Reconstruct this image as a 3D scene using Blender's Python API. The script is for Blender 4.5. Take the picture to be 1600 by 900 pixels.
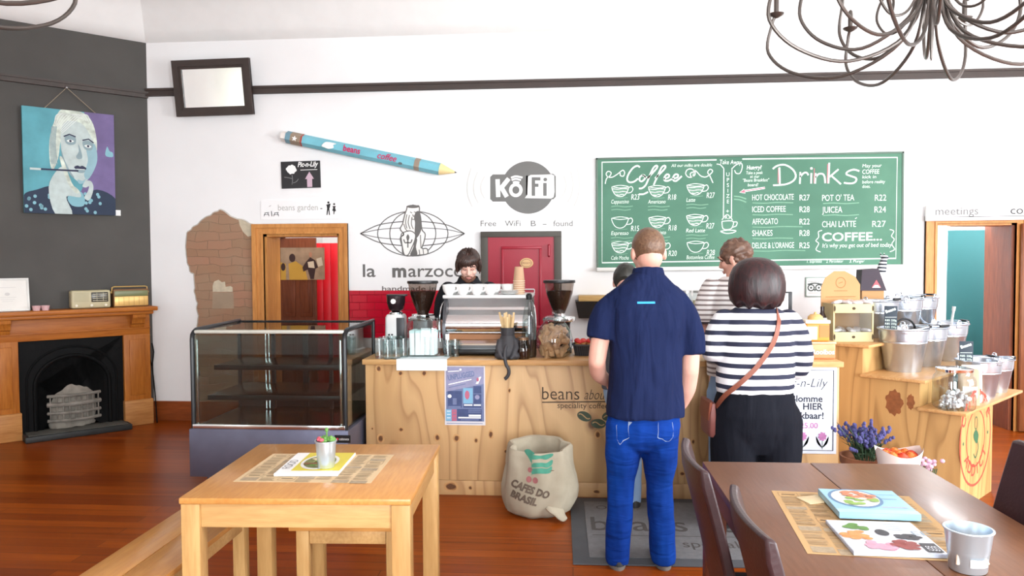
import bpy, bmesh, math, random
from mathutils import Vector, Matrix, noise as mnoise
R = math.radians; PI = math.pi
random.seed(7)
for o in list(bpy.data.objects): bpy.data.objects.remove(o)
S = bpy.context.scene
C = S.collection

# ---------------------------------------------------------------- camera
F = 1200.0; EYE = 1.62; YAW = R(4.5); PITCH = math.atan(45/1200.0); ROLL = R(0.3)
fw0 = Vector((-math.sin(YAW), math.cos(YAW), 0)); rt0 = Vector((math.cos(YAW), math.sin(YAW), 0))
FWD = (fw0*math.cos(PITCH) + Vector((0, 0, -math.sin(PITCH)))).normalized()
UP0 = rt0.cross(FWD)
RT = rt0*math.cos(ROLL) - UP0*math.sin(ROLL); UP = UP0*math.cos(ROLL) + rt0*math.sin(ROLL)
EYEP = Vector((0, 0, EYE))
cd = bpy.data.cameras.new('camera'); cam = bpy.data.objects.new('camera', cd); C.objects.link(cam)
cam.matrix_world = Matrix(((RT.x, UP.x, -FWD.x, 0), (RT.y, UP.y, -FWD.y, 0), (RT.z, UP.z, -FWD.z, EYE), (0, 0, 0, 1)))
cd.sensor_width = 36; cd.lens = 36*F/1600; cd.clip_start = 0.05; cd.clip_end = 200
S.camera = cam

def ray(px, py): return (FWD + RT*((px-800)/F) - UP*((py-450)/F))
def onY(px, py, Y): d = ray(px, py); return EYEP + d*(Y/d.y)
def onZ(px, py, z): d = ray(px, py); return EYEP + d*((z-EYE)/d.z)
def atD(px, py, dist):                      # point at horizontal view distance
    d = ray(px, py); return EYEP + d*(dist/d.dot(fw0))
def VW(xv, d, z=0.0): return rt0*xv + fw0*d + Vector((0, 0, z))

# ---------------------------------------------------------------- exposure, world, lights
vs = S.view_settings
S.display_settings.display_device = 'sRGB'
vs.view_transform = 'Standard'; vs.look = 'None'; vs.exposure = -0.45; vs.gamma = 1.0; vs.use_curve_mapping = False
w = bpy.data.worlds.new('daylight'); S.world = w; w.use_nodes = True
bgn = w.node_tree.nodes['Background']; bgn.inputs[0].default_value = (0.93, 0.96, 1.0, 1); bgn.inputs[1].default_value = 1.5

def area(name, loc, target, sx, sy, power, col=(1, 1, 1)):
    l = bpy.data.lights.new(name, 'AREA'); l.shape = 'RECTANGLE'; l.size = sx; l.size_y = sy; l.energy = power; l.color = col
    o = bpy.data.objects.new(name, l); C.objects.link(o); o.location = loc
    o.rotation_euler = (Vector(target)-Vector(loc)).to_track_quat('-Z', 'Y').to_euler(); return o
area('window_daylight', (-1.9, -2.6, 1.75), (-1.6, 6, 1.9), 1.5, 2.5, 90, (.91, .96, 1))
area('window_daylight.001', (0.9, -2.6, 1.75), (0.9, 6, 2.3), 1.5, 2.5, 420, (.91, .96, 1))
area('window_daylight.002', (3.7, -2.6, 1.75), (3.0, 6, 2.5), 1.5, 2.5, 520, (.91, .96, 1))
area('curtain_backlight', (-6.56, -2.0, 1.8), (0, -2.0, 1.8), 1.8, 3.2, 150)  # added lamp, lightens the left curtains from behind; the wall there is solid
area('side_window_daylight', (5.75, 2.4, 1.9), (0.6, 5.6, 1.9), 2.2, 2.2, 520, (.92, .97, 1))
area('hall_daylight', (4.3, 8.9, 2.3), (3.3, 5.5, 1.0), .9, 1.4, 300, (.93, .97, 1))
area('passage_fill', (-2.5, 8.05, 3.0), (-2.6, 9.6, 1.5), .8, .5, 55, (1, .97, .92))  # added lamp that brightens the passage, no source known there

# ---------------------------------------------------------------- materials
def s2l(c): c /= 255.0; return c/12.92 if c <= .04045 else ((c+.055)/1.055)**2.4
def rgb(r, g, b): return (s2l(r), s2l(g), s2l(b), 1)
_M = {}
def mat(name, col, rough=.5, metal=0, var=.06, vscale=6, spec=.5, trans=0, ior=1.45, alpha=1, bump=0, bscale=60, sheen=0, coat=0):
    if name in _M: return _M[name]
    m = bpy.data.materials.new(name); m.use_nodes = True; nt = m.node_tree; p = nt.nodes['Principled BSDF']
    c = rgb(*col) if len(col) == 3 else col
    p.inputs['Base Color'].default_value = c; p.inputs['Roughness'].default_value = rough; p.inputs['Metallic'].default_value = metal
    p.inputs['Specular IOR Level'].default_value = spec; p.inputs['Transmission Weight'].default_value = trans; p.inputs['IOR'].default_value = ior
    p.inputs['Alpha'].default_value = alpha; p.inputs['Sheen Weight'].default_value = sheen; p.inputs['Coat Weight'].default_value = coat
    tc = nt.nodes.new('ShaderNodeTexCoord')
    if var:
        n = nt.nodes.new('ShaderNodeTexNoise'); n.inputs['Scale'].default_value = vscale; n.inputs['Detail'].default_value = 4
        nt.links.new(tc.outputs['Object'], n.inputs['Vector'])
        r = nt.nodes.new('ShaderNodeValToRGB'); r.color_ramp.elements[0].position = .3; r.color_ramp.elements[1].position = .7
        r.color_ramp.elements[0].color = [max(0, x*(1-var)) for x in c[:3]]+[1]; r.color_ramp.elements[1].color = [min(1, x*(1+var)) for x in c[:3]]+[1]
        nt.links.new(n.outputs['Fac'], r.inputs[0]); nt.links.new(r.outputs[0], p.inputs['Base Color'])
    if bump:
        n2 = nt.nodes.new('ShaderNodeTexNoise'); n2.inputs['Scale'].default_value = bscale; n2.inputs['Detail'].default_value = 3
        nt.links.new(tc.outputs['Object'], n2.inputs['Vector'])
        b = nt.nodes.new('ShaderNodeBump'); b.inputs['Strength'].default_value = bump; b.inputs['Distance'].default_value = .01
        nt.links.new(n2.outputs['Fac'], b.inputs['Height']); nt.links.new(b.outputs[0], p.inputs['Normal'])
    _M[name] = m; return m

class NT:                                   # small node helper
    def __init__(s, name):
        s.m = bpy.data.materials.new(name); s.m.use_nodes = True; s.t = s.m.node_tree; s.p = s.t.nodes['Principled BSDF']
    def n(s, t, **k):
        x = s.t.nodes.new('ShaderNode'+t)
        for a, b in k.items(): setattr(x, a, b)
        return x
    def l(s, a, b): s.t.links.new(a, b)
    def math(s, op, a, b=None, clamp=False):
        x = s.n('Math', operation=op, use_clamp=clamp)
        for i, v in enumerate((a, b)):
            if v is None: continue
            if isinstance(v, (int, float)): x.inputs[i].default_value = v
            else: s.l(v, x.inputs[i])
        return x.outputs[0]
    def ramp(s, fac, stops):
        r = s.n('ValToRGB'); e = r.color_ramp.elements
        while len(e) < len(stops): e.new(.5)
        for k, (pos, col) in zip(e, stops): k.position = pos; k.color = col
        s.l(fac, r.inputs[0]); return r.outputs[0]
    def coords(s, scale=(1, 1, 1), loc=(0, 0, 0), kind='Object'):
        tc = s.n('TexCoord'); mp = s.n('Mapping'); mp.inputs['Scale'].default_value = scale; mp.inputs['Location'].default_value = loc
        s.l(tc.outputs[kind], mp.inputs[0]); return mp.outputs[0]
    def noise(s, vec, scale, detail=3, dist=0):
        x = s.n('TexNoise'); x.inputs['Scale'].default_value = scale; x.inputs['Detail'].default_value = detail; x.inputs['Distortion'].default_value = dist
        s.l(vec, x.inputs['Vector']); return x.outputs['Fac']
    def mix(s, fac, a, b, mode='MIX'):
        x = s.n('MixRGB', blend_type=mode)
        for i, v in enumerate((fac, a, b)):
            if isinstance(v, (int, float)): x.inputs[i].default_value = v
            elif isinstance(v, tuple): x.inputs[i].default_value = v
            else: s.l(v, x.inputs[i])
        return x.outputs[0]
    def bump(s, h, strength=.3, dist=.01):
        b = s.n('Bump'); b.inputs['Strength'].default_value = strength; b.inputs['Distance'].default_value = dist
        s.l(h, b.inputs['Height']); s.l(b.outputs[0], s.p.inputs['Normal'])

def wood(name, light, dark, grain=(1, 1, 1), rings=9, rough=.45, knots=0, line=.35, coat=0, loc=(0, 0, 0)):
    """grain: coordinate scale, small along the fibre"""
    if name in _M: return _M[name]
    t = NT(name); v = t.coords(grain, loc)
    f = t.noise(v, 1.0, 2, .3)
    fr = t.math('FRACT', t.math('MULTIPLY', f, rings))
    lines = t.ramp(fr, [(0, (1, 1, 1, 1)), (.18, (0, 0, 0, 1)), (.62, (0, 0, 0, 1)), (1, (1, 1, 1, 1))])
    fine = t.noise(v, 9, 3)
    L, D = rgb(*light), rgb(*dark)
    base = t.mix(t.ramp(fine, [(.35, (0, 0, 0, 1)), (.7, (.5, .5, .5, 1))]), L, D)
    big = t.noise(v, .7, 2)
    base = t.mix(t.ramp(big, [(.4, (0, 0, 0, 1)), (.75, (.45, .45, .45, 1))]), base, D)
    col = t.mix(t.math('MULTIPLY', lines, line), base, D)
    if knots:
        vo = t.n('TexVoronoi', distance='EUCLIDEAN'); vo.inputs['Scale'].default_value = 1.0
        vv = t.coords((knots, knots*1.0, knots*.8), (3.3, 1, .4)); t.l(vv, vo.inputs['Vector'])
        k = t.ramp(vo.outputs['Distance'], [(0, (1, 1, 1, 1)), (.05, (.85, .85, .85, 1)), (.085, (0, 0, 0, 1))])
        col = t.mix(k, col, rgb(96, 58, 30))
    t.p.inputs['Specular IOR Level'].default_value = .22
    t.l(col, t.p.inputs['Base Color']); t.p.inputs['Roughness'].default_value = rough; t.p.inputs['Coat Weight'].default_value = coat
    t.p.inputs['Coat Roughness'].default_value = .15
    t.bump(fine, .06); _M[name] = t.m; return t.m

def glass(name, tint=(1, 1, 1), rough=0.0, alpha=.22):
    """thin clear glass: mostly transparent with a fresnel gloss"""
    if name in _M: return _M[name]
    t = NT(name); nt = t.t; out = nt.nodes['Material Output']
    tr = t.n('BsdfTransparent'); tr.inputs[0].default_value = (*tint, 1)
    gl = t.n('BsdfGlossy'); gl.inputs['Roughness'].default_value = rough
    lw = t.n('LayerWeight'); lw.inputs['Blend'].default_value = .5
    fac = t.math('ADD', t.math('MULTIPLY', t.math('POWER', lw.outputs['Facing'], 3.5), .75), alpha*.16, True)
    mx = t.n('MixShader'); t.l(fac, mx.inputs[0]); t.l(tr.outputs[0], mx.inputs[1]); t.l(gl.outputs[0], mx.inputs[2]); t.l(mx.outputs[0], out.inputs[0])
    _M[name] = t.m; return t.m

# ---------------------------------------------------------------- mesh helpers
def NB(): return bmesh.new()
def _vs(r): return [e for e in r if isinstance(e, bmesh.types.BMVert)]
def box(bm, x0, x1, y0, y1, z0, z1, mi=0, bev=0, seg=2):
    c = Matrix.Translation(((x0+x1)/2, (y0+y1)/2, (z0+z1)/2)) @ Matrix.Diagonal((abs(x1-x0), abs(y1-y0), abs(z1-z0), 1))
    vs_ = bmesh.ops.create_cube(bm, size=1, matrix=c)['verts']
    fs = {f for v in vs_ for f in v.link_faces}
    for f in fs: f.material_index = mi
    if bev:
        es = list({e for v in vs_ for e in v.link_edges})
        rr = bmesh.ops.bevel(bm, geom=es, offset=bev, segments=seg, affect='EDGES', profile=.5)
        for f in rr['faces']: f.material_index = mi
    return bm
def obox(bm, M, sx, sy, sz, mi=0, bev=0):
    vs_ = bmesh.ops.create_cube(bm, size=1, matrix=M @ Matrix.Diagonal((sx, sy, sz, 1)))['verts']
    for f in {f for v in vs_ for f in v.link_faces}: f.material_index = mi
    if bev:
        rr = bmesh.ops.bevel(bm, geom=list({e for v in vs_ for e in v.link_edges}), offset=bev, segments=2, affect='EDGES', profile=.5)
        for f in rr['faces']: f.material_index = mi
def lathe(bm, prof, n=28, c=(0, 0, 0), mi=0, M=None):
    rings = []
    for r, z in prof:
        if r < 1e-6: rings.append([bm.verts.new((c[0], c[1], c[2]+z))])
        else: rings.append([bm.verts.new((c[0]+r*math.cos(2*PI*i/n), c[1]+r*math.sin(2*PI*i/n), c[2]+z)) for i in range(n)])
    for a, b in zip(rings, rings[1:]):
        for i in range(n):
            j = (i+1) % n
            try:
                if len(a) == 1 and len(b) == 1: continue
                if len(a) == 1: f = bm.faces.new((a[0], b[j], b[i]))
                elif len(b) == 1: f = bm.faces.new((a[i], a[j], b[0]))
                else: f = bm.faces.new((a[i], a[j], b[j], b[i]))
                f.material_index = mi
            except ValueError: pass
    if M is not None: bmesh.ops.transform(bm, matrix=M, verts=[v for r in rings for v in r])
    return bm
def tube(bm, pts, rad, n=8, mi=0, closed=False, cap=True, flat=1.0, up=None):
    pts = [Vector(p) for p in pts]; N = len(pts)
    rads = rad if isinstance(rad, (list, tuple)) else [rad]*N
    rings = []; prev = None
    for i, p in enumerate(pts):
        if closed: t = pts[(i+1) % N]-pts[i-1]
        else: t = pts[min(i+1, N-1)]-pts[max(i-1, 0)]
        if t.length < 1e-9: t = Vector((0, 0, 1))
        t.normalize()
        if prev is None:
            u = Vector(up) if up else (Vector((0, 0, 1)) if abs(t.z) < .9 else Vector((1, 0, 0)))
            a = (u - t*u.dot(t)).normalized()
        else:
            a = prev - t*prev.dot(t)
            a = a.normalized() if a.length > 1e-6 else t.orthogonal().normalized()
        prev = a; b = t.cross(a)
        rings.append([bm.verts.new(p + (a*math.cos(2*PI*k/n)*flat + b*math.sin(2*PI*k/n))*rads[i]) for k in range(n)])
    m = N if closed else N-1
    for i in range(m):
        A, Bq = rings[i], rings[(i+1) % N]
        for k in range(n):
            f = bm.faces.new((A[k], A[(k+1) % n], Bq[(k+1) % n], Bq[k])); f.material_index = mi
    if cap and not closed:
        for rg, s in ((rings[0], -1), (rings[-1], 1)):
            f = bm.faces.new(rg if s > 0 else rg[::-1]); f.material_index = mi
    return bm
def ball(bm, c, r, u=16, v=12, mi=0, M=None):
    if not isinstance(r, (tuple, list)): r = (r, r, r)
    X = Matrix.Translation(c) @ (M if M is not None else Matrix.Identity(4)) @ Matrix.Diagonal((*r, 1))
    vs_ = bmesh.ops.create_uvsphere(bm, u_segments=u, v_segments=v, radius=1, matrix=X)['verts']
    for f in {f for q in vs_ for f in q.link_faces}: f.material_index = mi
    return vs_
def loft(bm, rings, n=24, mi=0, pw=2.0):
    """rings: (x, y, z, rx, ry[, tilt about x]) closed ellipse-like sections from bottom to top, capped"""
    rs = []
    for q in rings:
        x, y, z, rx, ry = q[:5]
        row = []
        for k in range(n):
            a = 2*PI*k/n; ca, sa = math.cos(a), math.sin(a)
            ex = math.copysign(abs(ca)**(2/pw), ca); ey = math.copysign(abs(sa)**(2/pw), sa)
            dz = (q[5]*ey if len(q) > 5 else 0)
            row.append(bm.verts.new((x+rx*ex, y+ry*ey, z+dz)))
        rs.append(row)
    for a, b in zip(rs, rs[1:]):
        for k in range(n):
            f = bm.faces.new((a[k], a[(k+1) % n], b[(k+1) % n], b[k])); f.material_index = mi
    f = bm.faces.new(rs[0][::-1]); f.material_index = mi
    f = bm.faces.new(rs[-1]); f.material_index = mi
    return rs
def prism(bm, poly, y0, y1, mi=0):
    """polygon in XZ extruded along Y from y0 (front) to y1"""
    a = [bm.verts.new((x, y0, z)) for x, z in poly]; b = [bm.verts.new((x, y1, z)) for x, z in poly]
    fs = [bm.faces.new(a), bm.faces.new(b[::-1])]
    n = len(poly)
    for i in range(n): fs.append(bm.faces.new((a[i], b[i], b[(i+1) % n], a[(i+1) % n])))
    for f in fs: f.material_index = mi
    return bm
def zprism(bm, poly, z0, z1, mi=0):
    a = [bm.verts.new((x, y, z0)) for x, y in poly]; b = [bm.verts.new((x, y, z1)) for x, y in poly]
    fs = [bm.faces.new(a[::-1]), bm.faces.new(b)]; n = len(poly)
    for i in range(n): fs.append(bm.faces.new((a[i], a[(i+1) % n], b[(i+1) % n], b[i])))
    for f in fs: f.material_index = mi
    return bm

def obj(name, bm, mats, parent=None, smooth=True, ang=40, recalc=True):
    if isinstance(bm, bmesh.types.BMesh):
        if recalc: bmesh.ops.recalc_face_normals(bm, faces=bm.faces[:])
        me = bpy.data.meshes.new(name); bm.to_mesh(me); bm.free()
    else: me = bm
    if not isinstance(mats, (list, tuple)): mats = [mats]
    if len(me.materials): me.materials.clear()
    for m in mats: me.materials.append(m)
    if smooth:
        me.shade_smooth(); me.set_sharp_from_angle(angle=R(ang))
    o = bpy.data.objects.new(name, me); C.objects.link(o)
    if parent is not None: o.parent = parent
    return o
def tag(o, label, cat, group=None):
    o['label'] = label; o['category'] = cat
    if group: o['group'] = group
    return o
def thing(name, label, cat, loc=(0, 0, 0), rz=0, group=None):
    o = bpy.data.objects.new(name, None); C.objects.link(o); o.empty_display_size = .05
    o.location = loc; o.rotation_euler = (0, 0, rz); return tag(o, label, cat, group)
def struct(name, bm, m, smooth=False, parent=None):
    o = obj(name, bm, m, parent, smooth)
    if parent is None: o['kind'] = 'structure'
    return o
def dup(root, loc, rz=None, label=None, scale=None):
    r = root.copy(); C.objects.link(r); r.location = loc
    if rz is not None: r.rotation_euler = (r.rotation_euler.x, r.rotation_euler.y, rz)
    if label: r['label'] = label
    if scale: r.scale = (scale,)*3 if isinstance(scale, (int, float)) else scale
    for ch in root.children:
        c = ch.copy(); C.objects.link(c); c.parent = r
        for g in ch.children:
            d = g.copy(); C.objects.link(d); d.parent = c
    return r
def rot(o, x=0, y=0, z=0): o.rotation_euler = (x, y, z); return o

# ---- flat graphics: all in a 2-D (u, v) plane, laid out later as XZ facing -Y or as XY facing +Z
class Flat:
    def __init__(s): s.bm = NB(); s.k = 0
    def poly(s, pts, mi=0, lay=0):
        vs_ = [s.bm.verts.new((x, -lay*.0006, y)) for x, y in pts]
        try: f = s.bm.faces.new(vs_); f.material_index = mi
        except ValueError: pass
        return s
    def rect(s, x0, y0, x1, y1, mi=0, lay=0): return s.poly([(x0, y0), (x1, y0), (x1, y1), (x0, y1)], mi, lay)
    def disc(s, x, y, rx, ry=None, mi=0, lay=0, n=32, a0=0, a1=2*PI):
        ry = ry or rx
        return s.poly([(x+rx*math.cos(a0+(a1-a0)*i/n), y+ry*math.sin(a0+(a1-a0)*i/n)) for i in range(n)], mi, lay)
    def line(s, pts, w, mi=0, lay=0, closed=False):
        P = [Vector(p) for p in pts]; N = len(P); L = []
        ws = w if isinstance(w, (list, tuple)) else [w]*N
        for i in range(N):
            if closed: t = P[(i+1) % N]-P[i-1]
            else: t = P[min(i+1, N-1)]-P[max(0, i-1)]
            if t.length < 1e-9: t = Vector((1, 0))
            t.normalize(); nrm = Vector((-t.y, t.x))*ws[i]/2
            L.append((s.bm.verts.new((P[i].x+nrm.x, -lay*.0006, P[i].y+nrm.y)), s.bm.verts.new((P[i].x-nrm.x, -lay*.0006, P[i].y-nrm.y))))
        for i in range(N if closed else N-1):
            a, b = L[i], L[(i+1) % N]
            f = s.bm.faces.new((a[0], a[1], b[1], b[0])); f.material_index = mi
        return s
    def ell(s, x, y, rx, ry, w, mi=0, lay=0, a0=0, a1=2*PI, n=40):
        full = abs(a1-a0) > 6.28
        k = n if full else n+1
        return s.line([(x+rx*math.cos(a0+(a1-a0)*i/n), y+ry*math.sin(a0+(a1-a0)*i/n)) for i in range(k)], w, mi, lay, full)
    def text(s, txt, x, y, size, mi=0, lay=0, align='LEFT', shear=0, rotz=0, width=None, bold=0, spacing=1.0):
        me = text_mesh(txt, size, align, shear, bold, spacing)
        M = Matrix.Identity(4)
        xs = [v.co.x for v in me.vertices] or [0, 1]
        sx = width/(max(xs)-min(xs)) if width and len(me.vertices) else 1
        if width and align == 'LEFT': M = Matrix.Translation((-min(xs)*sx, 0, 0))
        M = Matrix.Translation((x, y, 0)) @ Matrix.Rotation(rotz, 4, 'Z') @ M @ Matrix.Diagonal((sx, 1, 1, 1))
        n0 = len(s.bm.faces); nv = len(s.bm.verts)
        s.bm.from_mesh(me)
        s.bm.verts.ensure_lookup_table(); s.bm.faces.ensure_lookup_table()
        for v in s.bm.verts[nv:]:
            q = M @ v.co; v.co = (q.x, -lay*.0006, q.y)
        for f in s.bm.faces[n0:]: f.material_index = mi
        bpy.data.meshes.remove(me); return s
    def build(s, name, mats, parent=None, front='-Y', loc=None):
        for f in s.bm.faces: f.normal_update()
        for f in s.bm.faces:
            if f.normal.y > 0: f.normal_flip()
        if front == '+Z':
            for v in s.bm.verts: v.co = (v.co.x, v.co.z, -v.co.y)
        o = obj(name, s.bm, mats, parent, smooth=False, recalc=False)
        if loc: o.location = loc
        return o
_tc = {}
def text_mesh(txt, size, align='LEFT', shear=0, bold=0, spacing=1.0):
    cu = bpy.data.curves.new('lettering', 'FONT'); cu.body = txt; cu.size = size; cu.align_x = align; cu.shear = shear
    cu.offset = bold; cu.space_character = spacing; cu.resolution_u = 3; cu.fill_mode = 'FRONT'
    o = bpy.data.objects.new('lettering', cu); C.objects.link(o)
    dg = bpy.context.evaluated_depsgraph_get(); me = bpy.data.meshes.new_from_object(o.evaluated_get(dg))
    bpy.data.objects.remove(o); bpy.data.curves.remove(cu); return me
def smoothpts(pts, n=6, closed=False):
    """Catmull-Rom"""
    P = [Vector(p) for p in pts]; N = len(P); out = []
    rng = range(N) if closed else range(N-1)
    for i in rng:
        if closed: a, b, c, d = P[i-1], P[i], P[(i+1) % N], P[(i+2) % N]
        else: a, b, c, d = P[max(i-1, 0)], P[i], P[i+1], P[min(i+2, N-1)]
        for k in range(n):
            t = k/n
            out.append(.5*((2*b)+(c-a)*t+(2*a-5*b+4*c-d)*t*t+(3*b-a-3*c+d)*t*t*t))
    if not closed: out.append(P[-1])
    return out
def remesh(bm, voxel, name='m', smooth=4, fac=.5, disp=0, dscale=6, seed=0):
    """union of overlapping closed shells into ONE continuous surface"""
    me = bpy.data.meshes.new(name); bmesh.ops.recalc_face_normals(bm, faces=bm.faces[:]); bm.to_mesh(me); bm.free()
    o = bpy.data.objects.new(name, me); C.objects.link(o)
    md = o.modifiers.new('r', 'REMESH'); md.mode = 'VOXEL'; md.voxel_size = voxel
    if smooth:
        sm = o.modifiers.new('s', 'SMOOTH'); sm.iterations = smooth; sm.factor = fac
    dg = bpy.context.evaluated_depsgraph_get(); out = bpy.data.meshes.new_from_object(o.evaluated_get(dg))
    bpy.data.objects.remove(o); bpy.data.meshes.remove(me)
    if disp:
        ns = [v.normal.copy() for v in out.vertices]
        for v, nn in zip(out.vertices, ns):
            p = v.co; q = Vector((p.x*dscale, p.y*dscale, p.z*dscale*.45+seed))
            v.co = p + nn*disp*(mnoise.noise(q)+.5*mnoise.noise(q*2.3))
    return out

# ================================================================ THE ROOM
YW = 7.46
CX = onY(230, 152, YW).x                    # where the dark diagonal chimney wall meets the back wall
CORN = Vector((CX, YW, 0)); DU = Vector((math.sqrt(.5), math.sqrt(.5), 0)); DN = Vector((math.sqrt(.5), -math.sqrt(.5), 0))
def wp(px, py): p = onY(px, py, YW); return (p.x, p.z)
def onDiag(px, py, off=0):
    d = ray(px, py); t = ((CORN+DN*off)-EYEP).dot(DN)/d.dot(DN); p = EYEP+d*t
    return ((p-CORN).dot(DU), p.z)
ZW, ZC = 3.80, 4.22                         # top of wall / ceiling height
M_wall = mat('white_plaster', (236, 236, 236), .85, var=.03, vscale=1.5, bump=.05, bscale=25)
M_ceil = mat('ceiling_white', (238, 238, 236), .9, var=.02)
M_dark = mat('charcoal_paint', (78, 76, 73), .8, var=.08, vscale=3, bump=.05, bscale=25)
M_rail = mat('dark_rail_paint', (66, 56, 52), .55, var=.1)
M_darkrail = mat('charcoal_rail_paint', (74, 66, 62), .6, var=.1)
M_pine = wood('orange_pine', (190, 118, 48), (142, 76, 24), (7, 7, .8), 6, .4, line=.3)
M_pineh = wood('orange_pine_across', (188, 114, 46), (140, 74, 24), (.8, 7, 7), 6, .4, line=.3)
M_skirt = wood('red_brown_skirting', (150, 78, 36), (104, 46, 18), (.8, 7, 7), 6, .35, line=.3)
M_reddoor = mat('red_door_paint', (150, 22, 44), .38, var=.06, vscale=2)
M_redplank = mat('bright_red_paint', (200, 16, 30), .4, var=.06)
M_teal = mat('teal_paint', (14, 78, 80), .6, var=.06, vscale=1.2)
M_brown = wood('red_brown_door_wood', (124, 66, 40), (80, 38, 22), (6, 6, .7), 6, .4, line=.3)

def floor_mat():
    t = NT('polished_floorboards')
    tc = t.n('TexCoord'); br = t.n('TexBrick', offset=.37, offset_frequency=2)
    t.l(tc.outputs['Object'], br.inputs['Vector'])
    br.inputs['Scale'].default_value = 1; br.inputs['Brick Width'].default_value = 2.7; br.inputs['Row Height'].default_value = .105
    br.inputs['Mortar Size'].default_value = .0022; br.inputs['Mortar Smooth'].default_value = .3; br.inputs['Bias'].default_value = -.1
    br.inputs['Color1'].default_value = rgb(158, 74, 14); br.inputs['Color2'].default_value = rgb(122, 50, 8); br.inputs['Mortar'].default_value = rgb(44, 20, 8)
    v = t.coords((.7, 14, 1)); g = t.noise(v, 1.6, 4, .4)
    col = t.mix(t.ramp(g, [(.35, (0, 0, 0, 1)), (.75, (.6, .6, .6, 1))]), br.outputs['Color'], rgb(92, 34, 5))
    g2 = t.noise(t.coords((.25, .9, 1)), 1.5, 3)
    col = t.mix(t.ramp(g2, [(.4, (0, 0, 0, 1)), (.7, (.3, .3, .3, 1))]), col, rgb(176, 88, 24))
    t.l(col, t.p.inputs['Base Color']); t.p.inputs['Roughness'].default_value = .3; t.p.inputs['Specular IOR Level'].default_value = .14
    t.bump(t.math('SUBTRACT', t.math('MULTIPLY', g, .3), br.outputs['Fac']), .12, .004); return t.m
b = NB(); box(b, -8, 6.2, -3.3, 11, -.1, 0); struct('floor', b, floor_mat())

d1a, d1t = wp(413, 366); d1b = wp(531, 366)[0]
d3a = wp(1462, 349)[0]; d3t = wp(1500, 349)[1]; d3b = wp(1586, 349)[0]
b = NB(); T = .34
for x0, x1, z0 in ((CX-.4, d1a, 0), (d1a, d1b, d1t), (d1b, d3a, 0), (d3a, d3b, d3t), (d3b, 6.2, 0)): box(b, x0, x1, YW, YW+T, z0, ZW+.45)
struct('wall_back', b, M_wall)
b = NB(); E1 = CORN-DU*4.2; MDW = Matrix.Translation(CORN) @ Matrix.Rotation(R(45), 4, 'Z'); um_ = -.738
for ua, ub, za in ((-4.2, um_-.34, 0), (um_-.34, um_+.34, .8), (um_+.34, .0, 0)): obox(b, MDW @ Matrix.Translation(((ua+ub)/2, .2, (za+ZW)/2)), ub-ua, .4, ZW-za)
struct('wall_chimney', b, M_dark)
b = NB(); box(b, E1.x-.2, E1.x, -3.3, E1.y+.1, 0, ZW+.4); struct('wall_left', b, M_wall)
b = NB(); box(b, 5.9, 6.1, 3.6, YW, 0, ZW+.4); box(b, 5.9, 6.1, -3.3, 1.2, 0, ZW+.4); box(b, 5.9, 6.1, 1.2, 3.6, 0, .8); box(b, 5.9, 6.1, 1.2, 3.6, 3.1, ZW+.4); struct('wall_right', b, M_wall)
b = NB()
for x0, x1, z0, z1 in ((-8, -2.75, 0, 4.2), (-1.05, .05, 0, 4.2), (1.75, 2.85, 0, 4.2), (4.55, 6.1, 0, 4.2), (-2.75, -1.05, 3.1, 4.2), (.05, 1.75, 3.1, 4.2), (2.85, 4.55, 3.1, 4.2),
                       (-2.75, -1.05, 0, .4), (.05, 1.75, 0, .4), (2.85, 4.55, 0, .4)): box(b, x0, x1, -3.3, -3.05, z0, z1)
struct('wall_front', b, M_wall)
b = NB(); box(b, -8, 6.2, -3.3, 11, ZC, ZC+.1); struct('ceiling', b, M_ceil)
# coving: sloped band between walls and ceiling
b = NB()
prof = [(0, 0), (.05, .02), (.12, .10), (.22, .24), (.34, .34), (.46, .38), (.46, .42), (0, .42)]
def cove(bm, p0, p1, nrm, k0=0, k1=0):
    A = [bm.verts.new(Vector(p0)+Vector(nrm)*a+Vector((0, 0, ZW+h))+(Vector(p1)-Vector(p0)).normalized()*a*k0) for a, h in prof]
    Bq = [bm.verts.new(Vector(p1)+Vector(nrm)*a+Vector((0, 0, ZW+h))-(Vector(p1)-Vector(p0)).normalized()*a*k1) for a, h in prof]
    for i in range(len(prof)): bm.faces.new((A[i], A[(i+1) % len(prof)], Bq[(i+1) % len(prof)], Bq[i]))
cove(b, CORN, (5.9, YW, 0), (0, -1, 0), .414, 0); cove(b, E1, CORN, DN, 0, .414); struct('trim_cornice', b, M_ceil, True)
# picture rail (split round the hanging mirror, which covers it) and skirting
zr = wp(1180, 123.5)[1]
b = NB()
def rail(bm, x0, x1, h=.075):
    box(bm, x0, x1, YW-.03, YW, zr-h/2, zr+h/2); box(bm, x0, x1, YW-.045, YW-.02, zr+h*.22, zr+h*.5); box(bm, x0, x1, YW-.04, YW-.02, zr-h*.5, zr-h*.3)
rail(b, CX, 5.9); struct('trim_picture_rail', b, M_rail)
b = NB(); Md = Matrix.Translation(CORN) @ Matrix.Rotation(R(45), 4, 'Z')
for hh, dd, zz in ((.05, .03, 0), (.018, .045, .025), (.012, .04, -.02)):
    obox(b, Md @ Matrix.Translation((-2.1, -dd/2, zr-.03+zz)), 4.2, dd, hh)
struct('trim_chimney_rail', b, M_darkrail)
b = NB()
r_skirt = d3a-.1
for x0, x1 in ((CX, d1a-.11), (d1b+.13, r_skirt)): box(b, x0, x1, YW-.022, YW, 0, .2, bev=.004)
struct('baseboard_back', b, M_skirt)
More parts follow.
